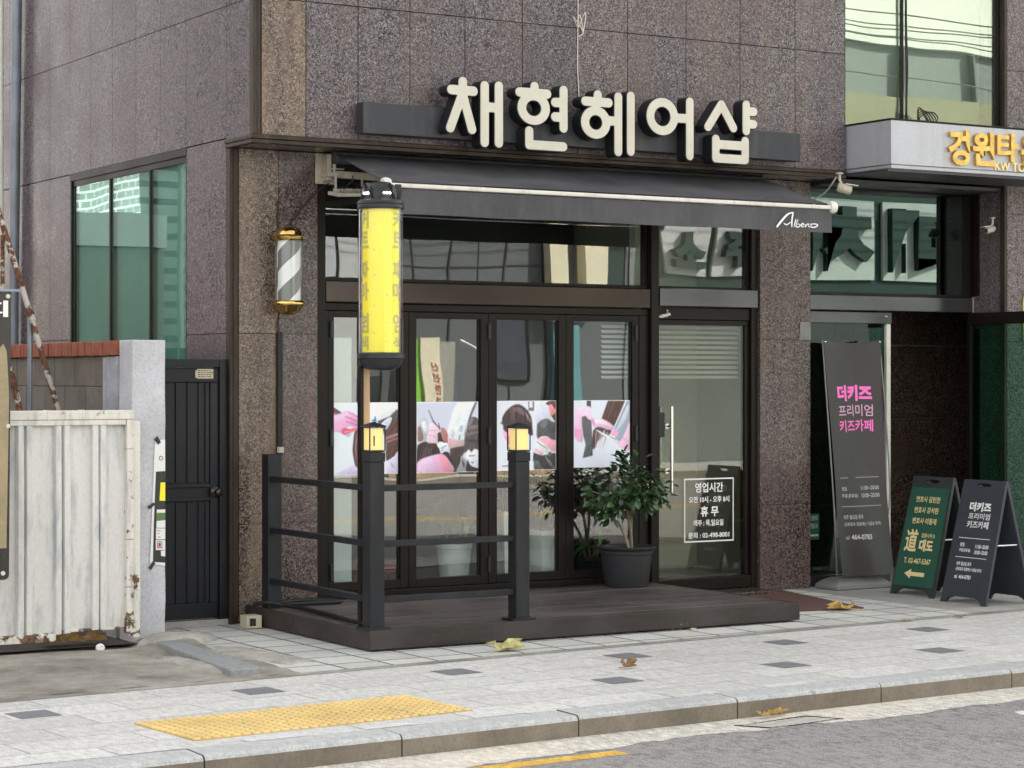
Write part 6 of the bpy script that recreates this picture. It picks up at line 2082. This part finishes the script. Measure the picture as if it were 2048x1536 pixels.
sl_ = MB()
for z0, z1 in ((0.05, 0.33), (0.332, 0.62), (0.622, 1.17), (1.172, 1.351)):
    sl_.box(-0.917, -0.872, -0.545 + random.uniform(-.004, .002), -0.46, z0, z1)
sl_.box(-0.869, -0.824, -0.528, -0.44, 0.02, 1.34)
sl_.build('stile', 'gate_rusty', mg, bevel=0.004)
MB().box(-2.6, -1.36, -0.535, -0.47, 0.028, 0.078).box(-1.36, -0.95, -0.52, -0.485, 0.076, 0.092).build('bottom_rail', 'gate_rusty', mg, bevel=0.004)
rg_ = MB()
rnd = random.Random(13)
P = []
nx2, ny2 = 26, 8
for j in range(ny2 + 1):
    for i in range(nx2 + 1):
        u, v = i / nx2, j / ny2
        P.append((-1.40 + 0.40 * u, -0.43 + 0.12 * v + rnd.uniform(-.01, .01), 0.004 + 0.075 * math.sin(PI * min(1, v * 1.3)) * (0.7 + 0.3 * math.sin(u * 17)) * (1 - 0.4 * u) + rnd.uniform(0, .012)))
rg_.add(P, [(j * (nx2 + 1) + i, j * (nx2 + 1) + i + 1, (j + 1) * (nx2 + 1) + i + 1, (j + 1) * (nx2 + 1) + i) for j in range(ny2) for i in range(nx2)])
tag(rg_.build('crumpled_tarpaulin', 'rag', smooth=True, angle=30), 'crumpled brown plastic sheet lying in the gap under the white gate', 'plastic sheet')
wb = MB().lathe([(0, -0.016), (0.024, -0.016), (0.027, 0.0), (0.024, 0.012), (0.016, 0.016), (0.01, 0.01), (0, 0.01)], (0, 0, 0), 24)
q = on_z(200, 1300)
R_ = Matrix.Translation((q[0] + 0.05, q[1] + 0.13, -0.005)) @ Matrix.Rotation(PI / 2, 4, 'X') @ Matrix.Rotation(0.0, 4, 'Z')
wb.v = [tuple(R_ @ Vector(p)) for p in wb.v]
tag(wb.build('bottle_cap', 'white_pot', smooth=True, angle=40), 'small round white cap lying in the gap under the white gate', 'cap')

for nm, lab, pts, r, mt_ in (
        ('prop_pipe', 'long rusty white pipe leaning diagonally behind the white gate', [(*on_y(-60, 240, 0.34), 0.34), (*on_y(62, 632, 0.34), 0.34), (*on_y(122, 840, 0.34), 0.34)], 0.0185, 'rust_pipe'),
        ('upright_pipe', 'thin grey upright pipe behind the white gate meeting the leaning pipe', [(*on_y(60, 628, 0.38), 0.38), (*on_y(59, 900, 0.38), 0.38)], 0.0165, 'grey_pipe'),
        ('rusty_stake', 'short rusty stake standing at the left edge behind the dark signboard', [(*on_y(5, 470, 0.42), 0.42), (*on_y(4, 900, 0.42), 0.42)], 0.014, 'rust_pipe'),
        ('timber_offcut', 'rusty slanting bar leaning low behind the signboard', [(*on_y(20, 735, 0.25), 0.25), (*on_y(48, 860, 0.25), 0.25)], 0.022, 'rust_pipe')):
    P = [(p[0], p[2], p[1]) for p in pts]
    if nm == 'prop_pipe':
        P[2] = (P[2][0], P[2][1], P[2][2])
    b_ = MB().tube(P, r, 14)
    if nm == 'prop_pipe':
        b_.tube([Vector(P[1]) + (Vector(P[0]) - Vector(P[1])).normalized() * 0.03, Vector(P[1]) - (Vector(P[0]) - Vector(P[1])).normalized() * 0.03], r * 1.35, 14)
    tag(b_.build(nm, mt_, smooth=True, angle=60), lab, 'pipe' if 'pipe' in nm else 'bar')
dp = MB().tube([(-0.055, 4.02, 7.2), (-0.055, 4.135, 4.63), (-0.05, 4.235, 2.2), (-0.05, 4.25, 0.0)], 0.040, 18)
dp.tube([(-0.055, 4.158, 4.1), (-0.055, 4.162, 4.0)], 0.044, 18)
tag(dp.build('down_pipe', 'grey_pipe', smooth=True, angle=60), 'tall grey galvanised downpipe against the side wall', 'downpipe')
xw, zw = on_y(0, 300, 2.6)
wp = MB().tube([(xw, 2.6, 0), (xw, 2.6, 7)], 0.026, 16)
tag(wp.build('white_pole', 'white_metal', smooth=True), 'white pole at the far left edge behind the leaning pipe', 'pole')
sgb = thing('signboard', 'dark and gold standing signboard cut off at the left edge before the white gate', 'signboard', (-2.0, -0.8, 0))
b_ = MB()
r_ = 0.03
out = [(-2.32, 0.445), (-1.785 + 0.02, 0.437)] + [(-1.765 + r_ * math.cos(a), 0.467 + r_ * math.sin(a)) for a in np.linspace(-PI / 2, 0, 6)][1:] + [(-1.722, 2.10), (-2.32, 2.10)]
b_.prism(out, lambda u, v, d: (u, -0.80 + d, v), 0.0, 0.035)
b_.build('board', 'board_black', sgb, bevel=0.004)
b_ = MB()
b_.prism([(-2.31, 0.62), (-1.752, 0.62), (-1.736, 1.50), (-1.75, 1.76), (-1.77, 1.80), (-2.31, 1.2)], lambda u, v, d: (u, -0.8005 - d, v), 0.0, 0.003)
b_.build('gold_panel', 'gold_board', sgb)
t_ = MB()
text(t_, '회', Frame((0, -0.801, 0)), -1.93, -1.742, 1.955, 2.05, d=0.003, bold=0.02)
t_.build('lettering', 'white_print', sgb)
for x, z in ((-1.742, 2.075), (-1.742, 1.325), (-1.772, 0.475)):
    b_ = MB().lathe([(0, -0.004), (0.014, -0.004), (0.012, 0.006), (0, 0.008)], (0, 0, 0), 14)
    R_ = Matrix.Translation((x, -0.802, z)) @ Matrix.Rotation(PI / 2, 4, 'X')
    b_.v = [tuple(R_ @ Vector(p)) for p in b_.v]
    b_.build('stud', 'white_metal', sgb, smooth=True)
MB().box(-2.32, -1.66, -0.815, -0.755, 2.102, 2.118).build('top_rail', 'grey_pipe', sgb)
MB().box(-2.2, -2.16, -0.79, -0.77, -0.02, 0.45).box(-1.83, -1.80, -0.762, -0.742, -0.02, 2.10).build('leg', 'grey_pipe', sgb)

# ------------------------------------------------------------------ fallen leaves and the road drain
def dry_leaf(px, py, size, mat, label, seed, squash=0.55, rot=0.0, curl=0.35):
    rn = random.Random(seed)
    cx, cy = on_z(px, py)
    mb = MB()
    pts = []
    lob = [1.0, 0.42, 0.9, 0.36, 0.78, 0.34, 0.5, 0.15, 0.5, 0.34, 0.78, 0.36, 0.9, 0.42]
    n_ = len(lob)
    c = [(cx, cy, 0.012)]
    ring1, ring2 = [], []
    for i, l_ in enumerate(lob):
        a = 2 * PI * i / n_ + rot
        for ring, k in ((ring1, 0.5), (ring2, 1.0)):
            r = size * (l_ if k == 1.0 else 0.55 * (0.5 + 0.5 * l_)) * rn.uniform(0.85, 1.1)
            x, y = r * math.cos(a), r * math.sin(a) * squash
            z = 0.010 + curl * size * (k ** 2) * abs(math.sin(a * 1.5 + seed)) * rn.uniform(0.5, 1.2) + (0.02 * size)
            ring.append((cx + x, cy + y, z))
    mb.add(c + ring1 + ring2, [(0, 1 + i, 1 + (i + 1) % n_) for i in range(n_)] + [(1 + i, 1 + n_ + i, 1 + n_ + (i + 1) % n_, 1 + (i + 1) % n_) for i in range(n_)])
    a = 2 * PI * 7 / n_ + rot
    mb.tube([(cx, cy, 0.014), (cx + size * 0.9 * math.cos(a), cy + size * 0.9 * squash * math.sin(a), 0.012)], 0.003, 5)
    return tag(mb.build('fallen_leaf', mat, smooth=True), label, 'leaf', 'fallen leaves on the pavement')


dry_leaf(1010, 1303, 0.16, 'leaf_pale', 'large yellow green fallen leaf on the paving before the deck', 1, 0.8, 0.4, 0.45)
dry_leaf(1688, 1221, 0.17, 'leaf_dry', 'large tan fallen leaf curled at the end of the door mat', 2, 0.7, 2.2, 0.3)
dry_leaf(1346, 1260, 0.085, 'leaf_dry', 'small tan fallen leaf against the middle of the deck front', 3, 0.8, 1.0, 0.5)
dry_leaf(1387, 1263, 0.03, 'leaf_pale', 'tiny pale fallen leaf beside the small tan leaf at the deck front', 9, 0.8, 1.0, 0.5)
dry_leaf(1256, 1338, 0.075, 'leaf_brown', 'small brown curled fallen leaf in the middle of the grey paving', 4, 0.7, 0.2, 0.8)
dry_leaf(1816, 1243, 0.06, 'leaf_pale', 'small pale flat fallen leaf before the slate sandwich board', 5, 0.8, 3.0, 0.15)
dry_leaf(1920, 1236, 0.07, 'leaf_brown', 'flat reddish brown fallen leaf nearest the right edge of the paving', 6, 0.7, 1.2, 0.12)
for k, (px, py) in enumerate(((1545, 1434), (1562, 1430), (1530, 1437))):
    x, y = on_z(px, py, -0.1)
    o = dry_leaf(1346, 1260, 0.055, 'leaf_dry', ['dry tan leaf lying on the road drain under the kerb, middle of three', 'dry tan leaf on the road drain, rightmost of three', 'dry tan leaf on the road drain, leftmost of three'][k], 30 + k, 0.8, k, 0.4)
    bx, by = on_z(1346, 1260)
    o.location = (x - bx, y - by, -0.094)
dr = MB()
c = [Vector((*on_z(px, py, -0.1), -0.098)) for px, py in ((1470, 1452), (1540, 1457), (1685, 1438), (1612, 1431))]
A_, B_, C_, D_ = c
dr.add([tuple(p + Vector((0, 0, -0.0005))) for p in c], [(0, 1, 2, 3)], 1)
gr = MB()
dirn = (C_ - B_)
wv = (A_ - B_)
for k in range(10):
    p = B_ + dirn * (0.04 + 0.92 * (k + 0.25) / 10)
    q = p + dirn * (0.5 / 10)
    gr.ring_loft([[(*(a + wv * f_).xy, z) for a, f_ in ((p, 0.06), (q, 0.06), (q, 0.94), (p, 0.94))] for z in (-0.0982, -0.0968)])
for a, b2 in ((0.0, 0.03), (0.97, 1.0)):
    dr.ring_loft([[(*(B_ + dirn * k_ + wv * f_).xy, z) for k_, f_ in ((a, -0.04), (b2, -0.04), (b2, 1.04), (a, 1.04))] for z in (-0.0984, -0.0964)])
dt_ = thing('road_drain', 'pale barred road drain in the gutter under the kerb', 'drain', tuple((A_ + C_) / 2))
dr.build('frame', ['board_black', 'board_black'], dt_)
gr.build('grate', 'white_metal', dt_)

# ------------------------------------------------------------------ across the street (seen in the glass) and behind the yard
def far_building(name, label, x0, x1, h, wall, wins, y=-21.0, depth=9, sill=True):
    t_ = thing(name, label, 'building', ((x0 + x1) / 2, y, 0))
    MB().box(x0, x1, y - depth, y, 0, h).build('walls', wall, t_)
    for a, b_, z0, z1, m_ in wins:
        f_ = MB().box(a, b_, y + 0.002, y + 0.06, z0, z1).build('window', 'bronze', t_)
        MB().box(a + 0.06, b_ - 0.06, y + 0.0605, y + 0.07, z0 + 0.06, z1 - 0.06).build('pane', m_, f_)
    MB().box(x0 - 0.05, x1 + 0.05, y - 0.05, y + 0.12, h + 0.003, h + 0.18).build('parapet', 'canopy_panel', t_)
    return t_


for nm, c_, r_ in (('far_grey_wall', (0.10, 0.105, 0.11), 0.7), ('far_white_wall', (0.40, 0.41, 0.40), 0.7), ('far_grey_teal_wall', (0.15, 0.17, 0.165), 0.7), ('far_olive_wall', (0.20, 0.19, 0.12), 0.7), ('far_pale_wall', (0.54, 0.56, 0.50), 0.7), ('far_cream_wall', (0.66, 0.60, 0.44), 0.7), ('far_green_wall', (0.010, 0.030, 0.024), 0.5), ('far_teal', (0.10, 0.25, 0.27), 0.4), ('far_lime', (0.22, 0.50, 0.06), 0.5), ('far_roof_white', (0.72, 0.72, 0.70), 0.6)):
    M[nm] = plain(nm, c_, r_, 0, 0.12, 1.5, 0.05)
M['far_brick'] = paving('far_brick', (0.12, 0.125, 0.12), (0.42, 0.42, 0.40), 0.30, 0.115, 0, 0.018, 0.1, 0.5, 0.08)
_bt = M['far_brick'].node_tree                           # lay the courses on the upright wall
for nd in _bt.nodes:
    if nd.type == 'MAPPING':
        nd.inputs['Rotation'].default_value = (0, 0, 0)
        cmb = _bt.nodes.new('ShaderNodeCombineXYZ')
        sep = _bt.nodes.new('ShaderNodeSeparateXYZ')
        src = nd.inputs['Vector'].links[0].from_socket
        _bt.links.new(src, sep.inputs[0])
        _bt.links.new(sep.outputs[1], cmb.inputs[0])
        _bt.links.new(sep.outputs[2], cmb.inputs[1])
        _bt.links.new(cmb.outputs[0], nd.inputs['Vector'])
        break
b1 = far_building('street_house', 'pale grey house across the road mirrored at the left of the shop glass', -2, 11.7, 6.5, 'far_white_wall', [(x, x + 1.2, 2.0, 3.2, 'board_dark') for x in (1, 4, 7)] + [(10.2, 11.3, 3.3, 4.3, 'canopy_panel')])
b2 = far_building('grey_shop', 'dark grey panelled shop across the road mirrored in the folding doors', 11.75, 15.5, 6.8, 'far_grey_wall', [(14.25, 15.2, 1.5, 2.8, 'board_dark')])
jm = MB()
for x in (12.2, 12.85, 13.5, 14.15, 14.8):
    jm.box(x, x + 0.03, -20.998, -20.985, 0, 6.8)
for z in (2.95, 3.6, 4.4):
    jm.box(11.75, 15.5, -20.998, -20.982, z, z + 0.03)
jm.build('panel_joint', 'board_black', b2)
b3 = far_building('cream_shop', 'cream columned shop with a teal front across the road', 15.55, 17.4, 7.2, 'far_grey_wall', [(16.75, 17.3, 3.1, 4.1, 'far_green_wall')])
MB().box(15.56, 15.98, -20.99, -20.7, 2.62, 7.1).box(16.35, 16.72, -20.99, -20.7, 2.9, 7.1).build('column', 'far_cream_wall', b3)
MB().box(15.62, 16.25, -20.99, -20.85, 0.3, 2.6).build('shop_door', 'far_teal', b3)
b4 = far_building('clinic_building', 'grey building with large lettered sign panels across the road mirrored over the entrance', 17.45, 36, 11.5, 'far_grey_teal_wall', [(x, x + 1.4, 5.6, 7.0, 'canopy_panel') for x in (27, 30, 33)])  # walls in their own grey-teal colour
MB().box(21.0, 25.5, -20.995, -20.986, 3.0, 5.6).build('sign_zone', 'far_green_wall', b4)
MB().box(17.6, 20.8, -20.995, -20.986, 3.2, 4.9).build('sign_zone', 'far_green_wall', b4)
for i, (a, b_, ch) in enumerate(((18.28, 19.25, '소'), (19.38, 20.3, '주'), (21.45, 23.30, '치'), (23.52, 25.30, '매'))):
    pn = MB().box(a, b_, -20.985, -20.92, 3.56, 5.18 if i > 1 else 4.6).build('sign_panel', 'far_white_wall', b4)
    t_ = MB()
    text(t_, ch, Frame((0, -20.92, 0), (-1, 0, 0), (0, 0, 1), (0, 1, 0)), -(b_ - 0.12), -(a + 0.12), 3.72, 5.05 if i > 1 else 4.45, d=0.16, bold=0.06, thick=0.155)
    t_.build('sign_letter', 'far_green_wall', pn)
MB().box(17.46, 36, -20.99, -20.8, 6.2, 7.15).build('fascia', 'far_olive_wall', b4)
MB().box(17.46, 36, -20.99, -20.85, 8.25, 11.4).build('upper_cladding', 'far_pale_wall', b4)
for x in (21.5, 23.4, 25.2, 27):
    MB().box(x, x + 0.07, -20.99, -20.8, 7.16, 8.24).build('pilaster', 'far_grey_wall', b4)
ss = thing('street_sign', 'cream and lime banner sign standing across the road mirrored in the folding doors', 'sign', (12.7, -20.3, 0))
MB().box(12.60, 12.98, -20.34, -20.3, 0.1, 2.32).build('cream_panel', 'far_cream_wall', ss)
MB().box(12.99, 13.34, -20.5, -20.46, 0.1, 2.25).build('grey_panel', 'inner_wall', ss)
MB().box(12.42, 12.595, -20.38, -20.34, 0.1, 2.3).build('lime_panel', 'far_lime', ss)
t_ = MB()
FX = Frame((0, -20.30, 0), (-1, 0, 0), (0, 0, 1), (0, 1, 0))
for k, ch in enumerate('신선한과일'):
    text(t_, ch, FX, -12.94, -12.80, 1.70 - k * 0.2, 1.86 - k * 0.2, d=0.004, bold=0.03)
t_.build('lettering', 'red_box', ss)
for i, (x, w_) in enumerate(((11.6, 1.3), (13.3, 1.5))):
    pb_ = thing('planter_box', ['timber planter with low hedge across the road, left of the two', 'timber planter with low hedge across the road, right of the two'][i], 'planter', (x, -18.6, 0), 'hedge planters across the road')
    MB().box(x - w_ / 2, x + w_ / 2, -18.85, -18.4, 0.0, 0.34).build('box', 'timber_pole', pb_, bevel=0.01)
    rn_ = random.Random(40 + i)
    hv = MB()
    for k in range(260):
        leaf_faces(hv, Vector((x + rn_.uniform(-.5, .5) * w_, -18.62 + rn_.uniform(-.22, .22), 0.34 + rn_.uniform(0, .32))), Vector((rn_.uniform(-1, 1), rn_.uniform(-1, 1), rn_.uniform(-.3, 1))), Vector((0, 0.3, 1)), 0.12, 0.06)
    hv.build('hedge', 'leaf_in', pb_)
lp = thing('street_lamp', 'white street lamp with a curved arm across the road', 'street lamp', (13.05, -19.0, 0))
MB().tube(smooth_path([(13.05, -19.0, 0), (13.05, -19.0, 1.2), (13.05, -19.0, 1.95), (12.95, -19.0, 2.1), (12.6, -19.0, 2.25)]), 0.022, 10).build('post', 'white_metal', lp, smooth=True)
for k in range(7):
    z0 = (7.6 + 0.13 * k + 0.05 * (k % 2)) if k < 6 else 7.05
    tag(MB().tube(smooth_path([(x, -17.9 - 0.05 * k, z0 + 0.35 * ((x - 20) / 30) ** 2 + 0.06 * math.sin(x * 0.7 + k)) for x in np.linspace(-10, 45, 12)], 3), 0.013, 6).build('overhead_cable', 'cable', smooth=True),
        'black overhead cable along the far pavement, one of a sagging bundle', 'cable', 'overhead cables across the road')
bh = thing('brick_house', 'brick house behind the yard with a low white roof mirrored in the side window', 'house', (-5.5, 19, 0))
MB().box(-14, -5.0, 14.4, 26, 0, 8).build('walls', 'far_brick', bh)
MB().box(-4.99, -3.4, 13.5, 26, 3.3, 3.72).build('porch_roof', 'far_roof_white', bh)
MB().box(-4.99, -3.6, 13.6, 26, -0.02, 3.29).build('porch_wall', 'inner_wall', bh)
nb = thing('neighbour_house', 'low pale house across the yard opposite the side window', 'house', (-9, 6, 0))
MB().box(-16, -7.0, -0.4, 13.3, -0.02, 3.0).build('walls', 'red_brick', nb)
MB().box(-16.3, -6.7, -0.45, 13.3, 3.003, 3.25).build('roof', 'far_grey_wall', nb)
